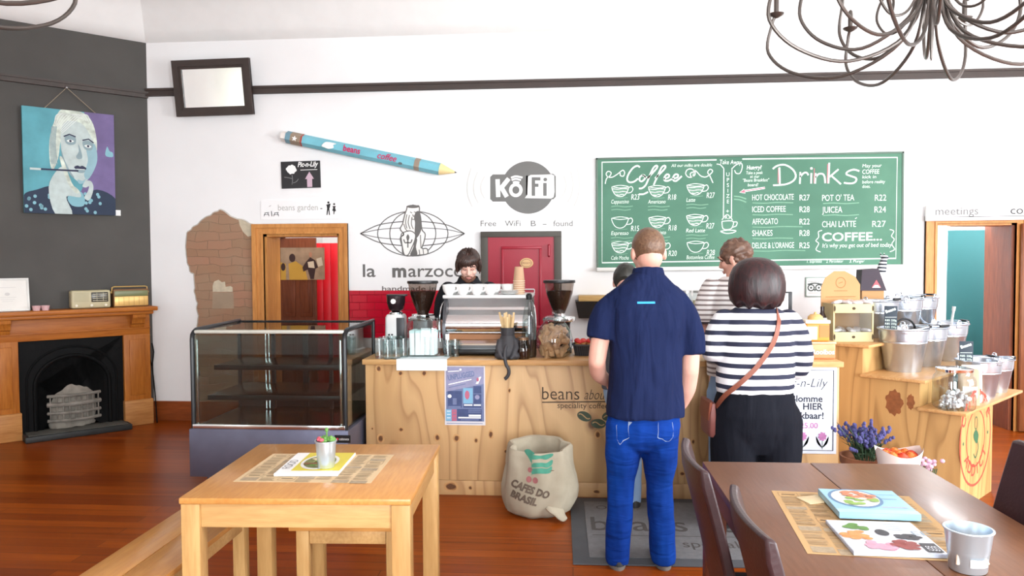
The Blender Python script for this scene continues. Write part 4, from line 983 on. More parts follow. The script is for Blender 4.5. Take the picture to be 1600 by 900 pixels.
# gold radio
u0 = onDiag(178, 470, .16)[0]; u1 = onDiag(233, 470, .16)[0]; w_ = u1-u0; h_ = onDiag(205, 448, .16)[1]-1.175
t = thing('gold_radio', 'gold and brown vintage radio with a carrying handle on the mantel', 'radio', CORN+DU*u0+DN*.04+Vector((0, 0, 1.176)), R(45))
b = NB(); box(b, 0, w_, -.11, 0, 0, h_*.88, bev=.006); obj('case', b, mat('radio_brown', (120, 84, 48), .5, var=.12), t)
b = NB(); box(b, .008, w_-.008, -.115, -.1, .01, h_*.52, bev=.003); gr = obj('grille_panel', b, mat('radio_gold', (214, 176, 106), .35, .3), t)
g = Flat()
for k in range(1, 7): g.line([(w_*k/7, .015), (w_*k/7, h_*.5)], .003)
g.build('grille_lines', mat('radio_goldline', (166, 126, 70), .5), gr, loc=(0, -.1158, 0))
b = NB(); box(b, .008, w_-.008, -.116, -.1, h_*.53, h_*.8, bev=.003); obj('tuning_panel', b, mat('radio_olive', (116, 122, 84), .35), t)
b = NB(); tube(b, [(.0, -.055, h_*.75), (.0, -.055, h_*.97), (.02, -.055, h_), (w_-.02, -.055, h_), (w_, -.055, h_*.97), (w_, -.055, h_*.75)], .006, 8); obj('handle', b, mat('radio_gold', (214, 176, 106), .35, .3), t)
for x in (-.006, w_+.006):
    b = NB(); ball(b, (x, -.055, h_*.72), .012, 12, 8); obj('knob', b, mat('radio_gold', (214, 176, 106), .35, .3), t)

# ================================================================ GLASS DISPLAY CASE
M_steel = mat('brushed_steel', (104, 106, 126), .4, .6, var=.08, vscale=8)
M_chrome = mat('chrome', (226, 228, 230), .1, 1, var=0)
M_blk = mat('black_plastic', (20, 22, 25), .35, var=0)
M_glass = glass('clear_glass'); M_glassd = glass('case_glass', (.8, .85, .83), 0, .3)
DX0, DX1, DY0, DY1 = -2.52, -1.468, 4.87, 5.62
t = thing('display_case', 'empty refrigerated glass display case with steel base left of the counter', 'display case', ((DX0+DX1)/2, DY0, 0))
W2 = (DX1-DX0)/2; DP = DY1-DY0; z0, z1 = .51, 1.16
b = NB(); box(b, -W2-.012, W2+.012, -.012, DP, .19, z0, bev=.006); obj('base_cabinet', b, M_steel, t)
for sx in (-1, 1):
    for yy in (.08, DP-.08):
        b = NB(); lathe(b, [(0, 0), (.03, 0), (.032, .015), (.016, .03), (.016, .19), (0, .19)], 14, c=(sx*(W2-.08), yy, 0)); obj('foot', b, M_steel, t)
b = NB(); box(b, -W2+.01, W2-.01, -.006, .02, z0, z0+.03, bev=.004); obj('front_sill', b, M_chrome, t)
for s in (-1, 1):                          # black end frames: rounded at the top front
    b = NB(); x = s*(W2-.012)
    pth = [(x, .012, z0), (x, .012, z1-.06), (x, .018, z1-.03), (x, .04, z1-.012), (x, .07, z1), (x, DP-.02, z1+.012), (x, DP-.02, z0)]
    tube(b, pth, .016, 8); obj('end_frame', b, M_blk, t)
    b = NB(); box(b, x-.003, x+.003, .03, DP-.04, z0, z1-.015); obj('side_glass', b, M_glassd, t)
    b = NB(); box(b, x-s*.03-.006, x-s*.03+.006, .012, .024, z0+.02, z1-.06, bev=.002); obj('corner_trim', b, M_chrome, t)
b = NB(); box(b, -W2+.03, W2-.03, .006, .012, z0+.02, z1-.03); obj('front_glass', b, M_glassd, t)
b = NB(); box(b, -W2+.02, W2-.02, .05, DP-.05, z1-.006, z1+.002); obj('top_glass', b, M_glassd, t)
b = NB(); box(b, -W2+.02, W2-.02, .02, .085, z1-.022, z1+.001, bev=.006); obj('light_bar', b, mat('pale_steel_trim', (206, 206, 196), .3, .4), t)
for x in (-W2+.03+.28, .22):
    b = NB(); box(b, x-.012, x+.012, DP-.12, DP-.09, z0, z1-.02); obj('shelf_post', b, M_blk, t)
for x in (-.26, -.235):
    b = NB(); tube(b, [(x, DP-.14, z0+.02), (x, DP-.14, z1-.03)], .005, 8); obj('light_tube', b, M_chrome, t)
M_shelf = mat('dark_shelf', (46, 44, 48), .25, .4)
for k, (zz, y0) in enumerate(((.71, .12), (.9, .22))):
    b = NB(); box(b, -W2+.06, W2-.04, y0, DP-.06, zz-.012, zz, bev=.002); sh_ = obj('shelf', b, M_shelf, t)
    b = NB(); box(b, -W2+.06, W2-.04, y0-.008, y0, zz-.03, zz+.004, bev=.002); obj('shelf_edge', b, M_blk, sh_)
b = NB(); box(b, -W2+.03, W2-.03, .03, DP-.03, z0, z0+.012); obj('deck', b, mat('dark_deck', (58, 52, 56), .2, .5), t)
b = NB()
box(b, -W2+.02, W2-.02, DP-.03, DP-.01, z0, z0+.06); box(b, -W2+.02, W2-.02, DP-.03, DP-.01, z1-.05, z1+.01); box(b, -.02, .02, DP-.035, DP-.005, z0, z1)
obj('rear_door_frame', b, M_blk, t)
for x0, x1 in ((-W2+.03, -.02), (.02, W2-.03)):
    b = NB(); box(b, x0, x1, DP-.024, DP-.02, z0+.06, z1-.05); obj('rear_glass', b, glass('smoky_glass', (.55, .52, .5), 0, .3), t)
lx = onY(524, 686, DY0).x-(DX0+DX1)/2; lz = onY(524, 685, DY0).z
b = NB(); box(b, lx, lx+.105, -.016, -.011, lz-.025, lz+.025); bd = obj('maker_badge', b, M_blk, t)
g = Flat(); g.text('cabinets', lx+.03, lz-.008, .024, 0, width=.065, shear=.2).disc(lx+.018, lz, .008, .008, 1); g.build('badge_print', [M_white, mat('badge_red', (190, 30, 40), .5)], bd, loc=(0, -.0166, 0))
b = NB(); lathe(b, [(0, 0), (.02, 0), (.02, .01), (0, .012)], 14, M=Matrix.Translation((-W2-.0, .12, .86)) @ Matrix.Rotation(R(-90), 4, 'Y')); obj('lock_knob', b, M_blk, t)

# ================================================================ COUNTER
def ply_mat(name, light=(214, 178, 130), mid=(192, 148, 96), dark=(140, 96, 56), loc=(0, 0, 0), knots=1.6, sx=2.3):
    if name in _M: return _M[name]
    tt = NT(name); v = tt.coords((sx, sx, .42), loc); f = tt.noise(v, 1.0, 1.5, .25)
    fr = tt.math('FRACT', tt.math('MULTIPLY', f, 13))
    ln = tt.ramp(fr, [(0, (.9, .9, .9, 1)), (.1, (.15, .15, .15, 1)), (.5, (0, 0, 0, 1)), (.82, (.35, .35, .35, 1)), (1, (.9, .9, .9, 1))])
    fine = tt.noise(tt.coords((30, 30, 1.2), loc), 3, 3)
    big = tt.noise(tt.coords((1.5, 1.5, .5), loc), 1.2, 2)
    c = tt.mix(tt.ramp(big, [(.4, (0, 0, 0, 1)), (.7, (.7, .7, .7, 1))]), rgb(*light), rgb(*mid))
    c = tt.mix(tt.math('MULTIPLY', ln, .62), c, rgb(*dark)); c = tt.mix(tt.math('MULTIPLY', fine, .22), c, rgb(*mid))
    vo = tt.n('TexVoronoi'); vo.inputs['Scale'].default_value = 1; tt.l(tt.coords((2.3*knots/1.6, 2.3, 1.7*knots/1.6), (loc[0]+.7, .3, loc[2]+.25)), vo.inputs['Vector'])
    k = tt.ramp(vo.outputs['Distance'], [(0, (1, 1, 1, 1)), (.05, (.9, .9, .9, 1)), (.075, (.35, .35, .35, 1)), (.15, (0, 0, 0, 1))])
    c = tt.mix(k, c, rgb(96, 60, 34))
    tt.l(c, tt.p.inputs['Base Color']); tt.p.inputs['Roughness'].default_value = .5; tt.bump(fine, .05); _M[name] = tt.m; return tt.m
M_ply = ply_mat('counter_plywood'); M_ply2 = ply_mat('plywood_strip', loc=(4, 0, 2.2), knots=2.2)
M_top = wood('worktop_pine', (206, 164, 112), (166, 116, 66), (.9, 8, 8), 6, .35, line=.25)
YF = 5.19; CZ = .937; CX0, CX1 = -1.428, 1.752; CT = CZ
t = bar_ = thing('bar_counter', 'long plywood bar counter with painted lettering on its front', 'counter', ((CX0+CX1)/2, YF, 0)); cxm = (CX0+CX1)/2; hw = CX1-cxm
b = NB(); box(b, -hw, hw, 0, .02, .102, CZ-.037, bev=.001); obj('front_panel', b, M_ply, t)
b = NB(); box(b, -hw, hw, -.004, .02, 0, .1, bev=.002); obj('plinth_board', b, M_ply2, t)
for s in (-1, 1):
    b = NB(); x0, x1 = sorted((s*hw, s*(hw-.02))); box(b, x0, x1, .02, .64, 0, CZ-.037); obj('side_panel', b, M_ply2, t)
b = NB(); box(b, -hw+.02, hw-.02, .1, .64, .3, .32); obj('inner_shelf', b, M_ply2, t)
def cq(x, y): p = onY(x, y, YF); return (p.x-cxm, p.z)
PC = (cq(900, 620)[0]-cq(800, 620)[0])/100
g = Flat(); x, z = cq(847, 624); g.text('beans', x, z, 22*PC*1.3, 0, width=58*PC, bold=-.0005)
x, z = cq(913, 624); g.text('about', x, z, 21*PC*1.1, 0, width=38*PC, shear=.35, bold=-.001)
g.line([cq(847, 628.5), cq(958, 627.5)], 1.8*PC, 0); x, z = cq(871, 637.5); g.text('speciality coffee', x, z, 10*PC*1.25, 0, width=79*PC)
g.build('painted_lettering', mat('stencil_brown', (74, 60, 46), .7), t, loc=(0, -.001, 0))
g = Flat()
for (bx, by, a) in ((913, 650.5, -20), (935, 662, -5), (952, 650, 15)):
    c_ = cq(bx, by); ca, sa = math.cos(R(a)), math.sin(R(a)); ex, ey = 11.5*PC, 7.5*PC
    g.poly([(c_[0]+ex*math.cos(2*PI*k/24)*ca-ey*math.sin(2*PI*k/24)*sa, c_[1]+ex*math.cos(2*PI*k/24)*sa+ey*math.sin(2*PI*k/24)*ca) for k in range(24)], 0, 1)
    g.line([(c_[0]+(-ex*.8+ex*1.6*k/8)*ca-.3*ey*math.sin(k*.8)*sa*-1, c_[1]+(-ex*.8+ex*1.6*k/8)*sa+.3*ey*math.sin(k*.8)) for k in range(9)], 1.6*PC, 1, 2)
g.build('painted_beans', [mat('stencil_green', (72, 84, 68), .7), mat('stencil_gap', (186, 150, 104), .7)], t, loc=(0, -.001, 0))
b = NB(); box(b, CX0-.015, CX1+.02, YF-.03, YF+.66, CZ-.037, CZ, bev=.004)
tag(obj('worktop', b, M_top), 'pale pine worktop running along the bar counter', 'worktop')
g = Flat(); rn = random.Random(44)
def knot(px, py, rx, ry, lays=0):
    c_ = cq(px, py)
    for k, (s_, mi_) in enumerate(((1.9, 1), (1.35, 2), (1, 0))):
        ph = rn.uniform(0, 6); g.poly([(c_[0]+rx*s_*PC*(1+.12*math.sin(2*q_*2*PI/20+ph))*math.cos(2*PI*q_/20), c_[1]+ry*s_*PC*(1+.1*math.sin(3*q_*2*PI/20+ph))*math.sin(2*PI*q_/20)) for q_ in range(20)], mi_, .3*k)
for px, py, rx, ry in ((592, 576, 2.6, 3.2), (626, 583, 2.2, 2.6), (663, 583, 2.4, 2.8), (595, 685, 3.2, 4), (683.5, 683.5, 2.6, 3.4), (713.5, 684.5, 3, 3.6), (767, 678.5, 2.2, 4), (796, 610, 1.3, 2.2), (790, 705, 1.4, 2), (934, 679, 2.6, 3.6), (627, 671, 2.2, 2), (582, 669.5, 1, 1.2), (744, 688, 1.8, 2.4), (705, 760, 7, 4.4), (735, 762, 2, 2), (1066, 740, 2.4, 2), (1093, 748, 2.4, 2.6), (1083, 690, 1.6, 2.4), (1100, 650, 2, 3), (932, 768, 4, 2)): knot(px, py, rx, ry)
ko = g.build('wood_knots', [mat('knot_dark', (98, 62, 36), .7, var=.2, vscale=80), mat('knot_halo', (196, 152, 100), .6), mat('knot_ring', (158, 112, 68), .6)], bar_, loc=(0, -.0045, 0))
# back bench against the wall, behind the barista (its top carries the grinder shelf things)
# ---- poster
def plane_thing(name, lab, cat, q0, q1, thick, m, Yp, proud=.002):
    A, Bq = onY(*q0, Yp), onY(*q1, Yp); w_, h_ = Bq.x-A.x, A.z-Bq.z
    tt = thing(name, lab, cat, (A.x, Yp-proud-thick, Bq.z))
    bm = NB(); box(bm, 0, w_, 0, thick, 0, h_); obj('sheet', bm, m, tt, False); return tt, w_, h_
t, w_, h_ = plane_thing('event_poster', 'blue grey music poster with white border on the counter front', 'poster', (694.5, 571.5), (758.5, 664.5), .0015, mat('poster_border', (206, 202, 206), .6, var=.03), YF)
U = lambda x, y: ((x-108)/(592-108)*w_, (785-y)/(785-92)*h_)
g = Flat(); mi = {'navy': 0, 'mauve': 1, 'white': 2, 'cyan': 3, 'pink': 4, 'grey': 5}
def pr(x0, y0, x1, y1, c, lay=1): a, d = U(x0, y1), U(x1, y0); g.rect(a[0], a[1], d[0], d[1], mi[c], lay)
pr(125, 103, 577, 740, 'grey', 0); g.poly([U(125, 103), U(577, 103), U(577, 300), U(125, 395)][::-1], 1, 1); pr(145, 385, 315, 580, 'navy'); pr(330, 350, 445, 530, 'cyan'); pr(452, 325, 548, 412, 'navy'); pr(452, 420, 548, 530, 'navy')
pr(330, 535, 545, 580, 'navy'); pr(255, 595, 550, 735, 'navy'); pr(120, 602, 190, 735, 'cyan', 2); pr(192, 602, 250, 735, 'pink', 2); pr(205, 470, 252, 545, 'grey', 3); pr(340, 540, 440, 556, 'white', 3); pr(455, 540, 540, 556, 'white', 3)
pr(150, 562, 300, 578, 'grey', 3); pr(395, 660, 540, 682, 'white', 3); pr(270, 688, 540, 704, 'white', 3); pr(300, 714, 515, 726, 'grey', 3); pr(390, 604, 540, 614, 'grey', 3); pr(390, 625, 540, 635, 'grey', 3)
g.disc(*U(300, 135), .008, .008, 2, 3); g.line([U(150, 158), U(285, 150)], .005, 2, 3).line([U(155, 310), U(430, 248)], .006, 2, 3).line([U(160, 345), U(360, 300)], .006, 5, 3)
x, z = U(155, 262); g.text('UNPLUGGED', x, z, .052, 5, 3, width=.185, rotz=R(10), bold=.002)
g.disc(*U(168, 446), .014, .013, 2, 3, 10).disc(*U(378, 430), .016, .03, 4, 3).disc(*U(498, 455), .016, .016, 1, 3).poly([U(480, 300), (U(510, 300)), U(548, 215), U(520, 220)], 2, 3).disc(*U(505, 250), .008, .014, 4, 4)
for yy in (622, 660, 700): g.line([U(135, yy), U(178, yy)], .004, 2, 4).line([U(205, yy), U(240, yy)], .004, 5, 4)
g.line([U(130, 764), U(560, 764)], .004, 5, 2)
g.build('poster_print', [mat('poster_navy', (62, 76, 118), .5, var=.15, vscale=20), mat('poster_mauve', (140, 140, 170), .5, var=.1, vscale=20), M_white, mat('poster_cyan', (120, 170, 200), .5), mat('poster_pink', (178, 96, 120), .5), mat('poster_grey', (104, 116, 152), .5, var=.1, vscale=20)], t, loc=(0, -.0008, 0))
# ---- flower-shop notice at the right of the counter
t, w_, h_ = plane_thing('flower_notice', 'white notice with black border and pink flowers on the counter end', 'sign', (1208, 573), (1306, 709), .004, mat('notice_blue_white', (220, 226, 238), .5, var=.02), YF)
g = Flat(); m_ = .022
g.line([(m_, m_), (w_-m_, m_), (w_-m_, h_-m_), (m_, h_-m_)], .007, 0, 0, True)
px_ = w_/98
g.text('Pic-n-Lily', w_*.14, h_*.77, .085, 0, 1, shear=.3, width=w_*.72, bold=-.0006).line([(w_*.3, h_*.69), (w_*.84, h_*.69)], .002, 2)
for s, yy, bo in (('Blomme', .60, .0015), ('HIER', .51, .0015), ('beskikbaar!', .405, .0015)): g.text(s, w_*.78 if s != 'beskikbaar!' else w_*.805, h_*yy, .062, 0, 1, align='RIGHT', bold=bo)
g.text('R25.00', w_*.71, h_*.295, .052, 1, 1, align='RIGHT', bold=.001)
for fx in (.2, .47, .78):
    c_ = (w_*fx, h_*.2)
    g.poly([(c_[0]+.026*(1+.2*math.sin(k*2.5))*math.cos(2*PI*k/20), c_[1]+.028*(1+.2*math.sin(k*2.5))*math.sin(2*PI*k/20)) for k in range(20)], 1, 2)
    for s in (-1, 1): g.poly(sm([(c_[0], c_[1]-.075), (c_[0]+s*.016, c_[1]-.045), (c_[0]+s*.04, c_[1]+.0), (c_[0]+s*.032, c_[1]-.045)], 4, True)[::s], 3, 1).poly(sm([(c_[0], c_[1]-.075), (c_[0]+s*.016, c_[1]-.045), (c_[0]+s*.04, c_[1]+.0), (c_[0]+s*.032, c_[1]-.045)], 4, True)[::-s], 3, 1)
    g.line([(c_[0], c_[1]-.02), (c_[0], c_[1]-.085)], .004, 3, 1)
g.build('notice_print', [mat('notice_black', (34, 34, 50), .6), mat('notice_pink', (186, 120, 170), .6, var=.15, vscale=40), M_logopale, mat('notice_leaf', (96, 116, 104), .6)], t, loc=(0, -.0008, 0))

# ================================================================ ON THE COUNTER
def onC(px, py): p = onZ(px, py, CT); return Vector((p.x, p.y, CT))
M_clearg = glass('tumbler_glass', (.93, .96, .96), 0, .5)
M_water = M_clearg
def tumbler(lab, loc, h=.13, r=.036, group='water glasses on the counter'):
    tt = thing('drinking_glass', lab, 'glass', loc, 0, group)
    bm = NB(); lathe(bm, [(0, .0), (r*.82, 0), (r, h), (r-.003, h), (r*.8, .012), (0, .012)], 24); obj('glass_wall', bm, M_clearg, tt)
    bm = NB(); lathe(bm, [(0, .001), (r*.79, .001), (r*.8, .011), (0, .011)], 20); obj('glass_base', bm, glass('glass_base', (.8, .86, .86), 0, 1.2), tt); return tt
gl = [(593, 560, 'leftmost glass of the front row by the counter corner'), (606, 561, 'second glass from the left of the counter corner row'), (619, 561, 'third glass from the left of the counter corner row'), (631, 559, 'glass at the right end of the row, against the jar of packets'),
      (600, 554, 'back row glass nearest the counter corner'), (613, 553, 'middle glass of the back row by the counter corner'), (626, 553, 'back row glass nearest the jar of packets')]
proto = None
for px, py, lab in gl:
    p = onC(px, py); lab = 'tall clear '+lab
    if proto is None: proto = tumbler(lab, p)
    else: dup(proto, p, label=lab)
for px, py, lab in ((700, 558, 'clear glass between the packet jar and espresso machine'), (712, 557, 'clear glass in front of the espresso machine left corner')): dup(proto, onC(px, py), label=lab, scale=(.9, .9, .92))
# paper under the jar, folded over the counter edge
p0, p1 = onC(619, 562), onC(698, 562)
t = thing('paper_sheet', 'white paper sheet under the jar, folded over the counter edge', 'paper', (p0.x, YF-.032, CT+.0015))
b = NB(); w_ = p1.x-p0.x; box(b, 0, w_, -.0015, .2, 0, .0015); box(b, 0.002, w_+.004, -.0025, -.001, -.075, .0015); obj('sheet', b, mat('paper_cool_white', (226, 236, 238), .8, var=.02), t, False)
# jar of white packets
p = onC(664, 556); p.z = CT+.003
t = thing('packet_jar', 'large square glass jar of white paper packets on the counter', 'jar', p)
r_ = .122
def rsq(bm, r, zs, n=32, pw=5, mi=0): return loft(bm, [(0, 0, z, r*k, r*k) for z, k in zs], n, mi, pw)
b = NB(); rsq(b, r_, [(0, .86), (.01, .96), (.03, 1), (.2, 1), (.225, .97), (.24, .88), (.262, .86)]); obj('jar_wall', b, glass('jar_glass', (.9, .95, .95), 0, .6), t)
b = NB(); rsq(b, r_, [(.255, .88), (.27, .9), (.275, .86)]); obj('jar_rim', b, glass('glass_base', (.8, .86, .86), 0, 1.2), t)
M_pack = mat('packet_white', (236, 240, 240), .7, var=.04); M_pack2 = mat('packet_mint', (196, 222, 220), .7, var=.04)
rn = random.Random(11); pk = None
for i in range(20):
    col = i % 5; row = i // 5
    loc = p+Vector((-.075+col*.0365+rn.uniform(-.004, .004), -.075+row*.045+rn.uniform(-.004, .004), .012))
    lab = 'white paper packet standing in the square glass jar on the counter'
    if i < 2 or pk is None:
        o = thing('sugar_packet', lab, 'packet', loc, 0, 'paper packets in the glass jar')
        bm = NB(); box(bm, -.017, .017, -.004, .004, 0, .17, bev=.002); obj('packet', bm, M_pack, o); pk = o
        bm = NB(); box(bm, -.0172, .0172, -.0043, .0043, .155, .172); obj('packet_fold', bm, M_pack2, o)
    else: o = dup(pk, loc)
    o.rotation_euler = (R(rn.uniform(-3, 3)), R(rn.uniform(-4, 4)), R(rn.uniform(-20, 20)))
# ---- grinders
M_smoke = mat('bean_hopper_smoke', (64, 52, 46), .15, var=.1, vscale=30); M_hop = glass('hopper_glass', (.62, .56, .52), .05, .4)
M_beans = mat('coffee_beans', (66, 46, 36), .5, var=.35, vscale=90, bump=.6, bscale=120)
def grinder(lab, loc, hop_r, z_col, z_hop, body_r, body_h, bodycol):
    tt = thing('coffee_grinder', lab, 'coffee grinder', loc)
    bm = NB(); loft(bm, [(0, 0, 0, body_r*1.05, body_r*1.3), (0, 0, .02, body_r*1.05, body_r*1.3), (0, 0, .03, body_r*.9, body_r*1.1), (0, 0, body_h-.03, body_r*.9, body_r*1.1), (0, 0, body_h, body_r*.98, body_r*1.15)], 28, 0, 4); obj('body', bm, bodycol, tt)
    bm = NB(); lathe(bm, [(0, body_h), (body_r*1.12, body_h), (body_r*1.15, body_h+.012), (body_r*1.1, body_h+.03), (body_r*.5, body_h+.034), (body_r*.45, z_col), (0, z_col)], 28); obj('collar', bm, M_chrome, tt)
    bm = NB(); lathe(bm, [(hop_r*.36, z_col-.005), (hop_r*.40, z_col+.01), (hop_r*.62, z_col+(z_hop-z_col)*.3), (hop_r*.86, z_col+(z_hop-z_col)*.66), (hop_r*.97, z_hop)], 32); obj('hopper', bm, M_hop, tt)
    bm = NB(); lathe(bm, [(0, z_col), (hop_r*.36, z_col), (hop_r*.59, z_col+(z_hop-z_col)*.3), (hop_r*.8, z_col+(z_hop-z_col)*.62), (hop_r*.84, z_col+(z_hop-z_col)*.74), (0, z_col+(z_hop-z_col)*.76)], 28); obj('beans', bm, M_beans, tt)
    bm = NB(); lathe(bm, [(0, z_hop), (hop_r*1.03, z_hop), (hop_r*1.05, z_hop+.008), (hop_r*1.03, z_hop+.02), (0, z_hop+.022)], 32); obj('lid', bm, M_blk, tt)
    bm = NB(); tube(bm, [(0, -body_r*1.1, body_h*.62), (0, -body_r*1.7, body_h*.58)], .012, 8); obj('spout', bm, M_blk, tt)
    return tt
zz = lambda px, py, Y: onY(px, py, Y).z-CT
YG = 5.66; k_ = onY(700, 450, YG).x-onY(699, 450, YG).x
grinder('coffee grinder with conical bean hopper behind the packet jar', (onY(661, 500, YG).x, YG, CT), 23*k_, zz(661, 490, YG), zz(661, 443, YG), .075, zz(661, 497, YG), mat('grinder_silver', (150, 150, 152), .3, .8))
gq = grinder('coffee grinder with round chrome plate right of the espresso machine', (onY(874, 500, YG).x, YG, CT), 23.5*k_, zz(874, 489, YG), zz(874, 442, YG), .088, zz(874, 501, YG), M_blk)
b = NB(); lathe(b, [(.0, 0), (24.5*k_, 0), (25*k_, .01), (24*k_, .028), (0, .03)], 32, c=(0, 0, zz(874, 501, YG)-.002)); obj('chrome_plate', b, M_chrome, gq)
b = NB(); box(b, -.095, .095, -.125, -.115, .09, .105); obj('trim_strip', b, mat('trim_blue_steel', (150, 168, 200), .25, .7), gq)
# small dark-hopper grinder
YS = 5.62; k_ = onY(700, 450, YS).x-onY(699, 450, YS).x; cx = onY(619, 500, YS).x
t = thing('espresso_grinder', 'small white bodied grinder with black hopper behind the water glasses', 'coffee grinder', (cx, YS, CT))
hb = zz(619, 491, YS)
b = NB(); loft(b, [(0, 0, 0, .085, .1), (0, 0, .02, .085, .1), (0, 0, .03, .074, .085), (0, 0, hb-.02, .07, .08), (0, 0, hb, .06, .07)], 28, 0, 5); obj('body', b, mat('grinder_white', (224, 226, 226), .3, .2), t)
b = NB(); box(b, .02, .078, -.086, -.07, .04, hb-.02, bev=.004); obj('side_panel', b, mat('grinder_dark', (60, 62, 66), .35), t)
b = NB()
for i in range(2):
    for j in range(2): box(b, -.04+i*.022, -.028+i*.022, -.09, -.082, hb*.35+j*.03, hb*.35+.012+j*.03)
obj('buttons', b, M_blk, t)
b = NB(); lathe(b, [(0, hb), (.05, hb), (.05, hb+.015), (.03, hb+.02), (0, hb+.02)], 24); obj('collar', b, M_chrome, t)
zh = zz(619, 462, YS)
b = NB(); lathe(b, [(0, hb+.02), (.03, hb+.02), (.055, hb+.04), (.068, (hb+zh)/2+.02), (.07, zh), (0, zh)], 28); obj('hopper', b, mat('hopper_black', (36, 26, 30), .18), t)
b = NB(); box(b, -.066, .082, -.03, .03, zh-.003, zh+.01, bev=.003); obj('lid', b, M_blk, t)
b = NB(); lathe(b, [(0, 0), (.02, 0), (.018, .006), (0, .007)], 8, M=Matrix.Translation((-.005, -.068, (hb+zh)/2+.03)) @ Matrix.Rotation(R(90), 4, 'X')); obj('maker_button', b, M_white, t)

# ---- espresso machine, its rear panel to the room
YE = 5.38; k_ = onY(760, 500, YE).x-onY(759, 500, YE).x
xa, xb = onY(692, 500, YE).x, onY(830, 500, YE).x; w_ = xb-xa; zt_ = zz(760, 464, YE)
t = thing('espresso_machine', 'wide chrome espresso machine with a cup tray on the counter', 'espresso machine', ((xa+xb)/2, YE, CT)); hw_ = w_/2
prof = [(.03, .03), (.02, .07), (.0, .075), (-.005, .11), (.03, .115), (.035, .15), (.0, .17), (-.012, .20), (-.01, .24), (.012, .275), (.05, .305), (.075, .33), (.085, zt_-.01), (.1, zt_), (.44, zt_), (.46, .2), (.46, .03)]
b = NB(); A = [b.verts.new((-hw_+.02, y, z)) for y, z in prof]; Bq = [b.verts.new((hw_-.02, y, z)) for y, z in prof]
b.faces.new(A[::-1]); b.faces.new(Bq)
for i in range(len(prof)): b.faces.new((A[i], A[(i+1) % len(prof)], Bq[(i+1) % len(prof)], Bq[i]))
obj('body', b, M_chrome, t, True, 50)
b = NB(); box(b, -hw_+.03, hw_-.03, -.002, .02, .08, .108, bev=.006); obj('chrome_rail', b, M_chrome, t)
b = NB(); box(b, -hw_+.04, hw_-.04, .02, .04, .115, .152); obj('wood_reflection', b, mat('reflected_wood_brown', (150, 100, 60), .3, var=.15), t)  # brown strip: the wood mirrored in the chrome, painted as colour
b = NB(); box(b, -hw_, hw_, -.02, .48, .012, .05, bev=.01); obj('base', b, M_blk, t)
for sx in (-1, 1):
    for yy in (.04, .42):
        b = NB(); lathe(b, [(0, 0), (.022, 0), (.02, .014), (0, .014)], 14, c=(sx*(hw_-.05), yy, 0)); obj('foot', b, M_blk, t)
for s in (-1, 1):
    b = NB(); sp = [(.0, .02), (-.02, .1), (-.025, .22), (.0, .3), (.04, .36), (.06, zt_), (.44, zt_), (.47, .2), (.47, .02)]
    x0, x1 = sorted((s*(hw_-.022), s*hw_)); pa = [b.verts.new((x0, y, z)) for y, z in sp]; pb = [b.verts.new((x1, y, z)) for y, z in sp]
    b.faces.new(pa[::-1]); b.faces.new(pb)
    for i in range(len(sp)): b.faces.new((pa[i], pa[(i+1) % len(sp)], pb[(i+1) % len(sp)], pb[i]))
    obj('side_panel', b, mat('machine_side', (86, 88, 92), .25, .6), t)
    b = NB(); tube(b, smoothpts([(s*(hw_+.0), .1, zt_-.03), (s*(hw_+.02), .05, zt_-.08), (s*(hw_+.03), .03, .22), (s*(hw_+.022), .02, .1)], 6), .007, 8); obj('steam_wand', b, M_chrome, t)
b = NB(); box(b, -hw_-.004, hw_+.004, .02, .46, zt_-.012, zt_+.012, bev=.005); obj('cup_tray', b, mat('tray_white_steel', (220, 222, 222), .3, .2), t)
b = NB()
for yy in (.458,): tube(b, [(-hw_, yy, zt_+.035), (hw_, yy, zt_+.035)], .005, 8)
for x in [-hw_+i*(2*hw_)/5 for i in range(6)]:
    tube(b, [(x, .458, zt_+.01), (x, .458, zt_+.035)], .004, 6)
obj('cup_rail', b, M_chrome, t)
ZT = CT+zt_+.0125
# cups on the tray
M_cup = mat('white_porcelain', (240, 240, 238), .15, var=.0)
cp = None
def cup(lab, loc):
    tt = thing('coffee_cup', lab, 'cup', loc, 0, 'white cups on the espresso machine')
    bm = NB(); lathe(bm, [(0, .002), (.026, 0), (.028, .006), (.04, .02), (.048, .045), (.05, .072), (.047, .072), (.044, .045), (.036, .024), (0, .014)], 28); obj('bowl', bm, M_cup, tt)
    bm = NB(); tube(bm, smoothpts([(.045, 0, .06), (.066, 0, .062), (.073, 0, .045), (.06, 0, .028), (.042, 0, .026)], 5), .005, 8, flat=1.4); obj('handle', bm, M_cup, tt); return tt
names = ['leftmost', 'second', 'third', 'fourth', 'fifth']
for row, yy in enumerate((.08, .2)):
    for i in range(5 if row else 4):
        loc = Vector((onY(702+i*21.5+row*6, 460, YE+yy).x, YE+yy, ZT)); a = R(-25 if row == 0 else 160)
        lab = f'{names[i]} white cup of the {"front" if row == 0 else "back"} row on the espresso machine'
        if cp is None: cp = cup(lab, loc); cp.rotation_euler[2] = a
        else: dup(cp, loc, a, lab)
# saucers lying flat at the tray's right
t0 = None
for i in range(3):
    loc = Vector((onY(795, 460, YE+.1).x, YE+.12, ZT+i*.009)); lab = 'white saucer in the low stack right of the cups, ' + ('bottom one', 'middle one', 'top one')[i]
    if t0 is None:
        b = NB(); lathe(b, [(0, 0), (.035, 0), (.07, .012), (.068, .014), (.034, .004), (0, .004)], 28); t0 = tag(obj('saucer', b, M_cup), lab, 'saucer', 'saucers on the espresso machine'); t0.location = loc
    else: dup(t0, loc, label=lab)
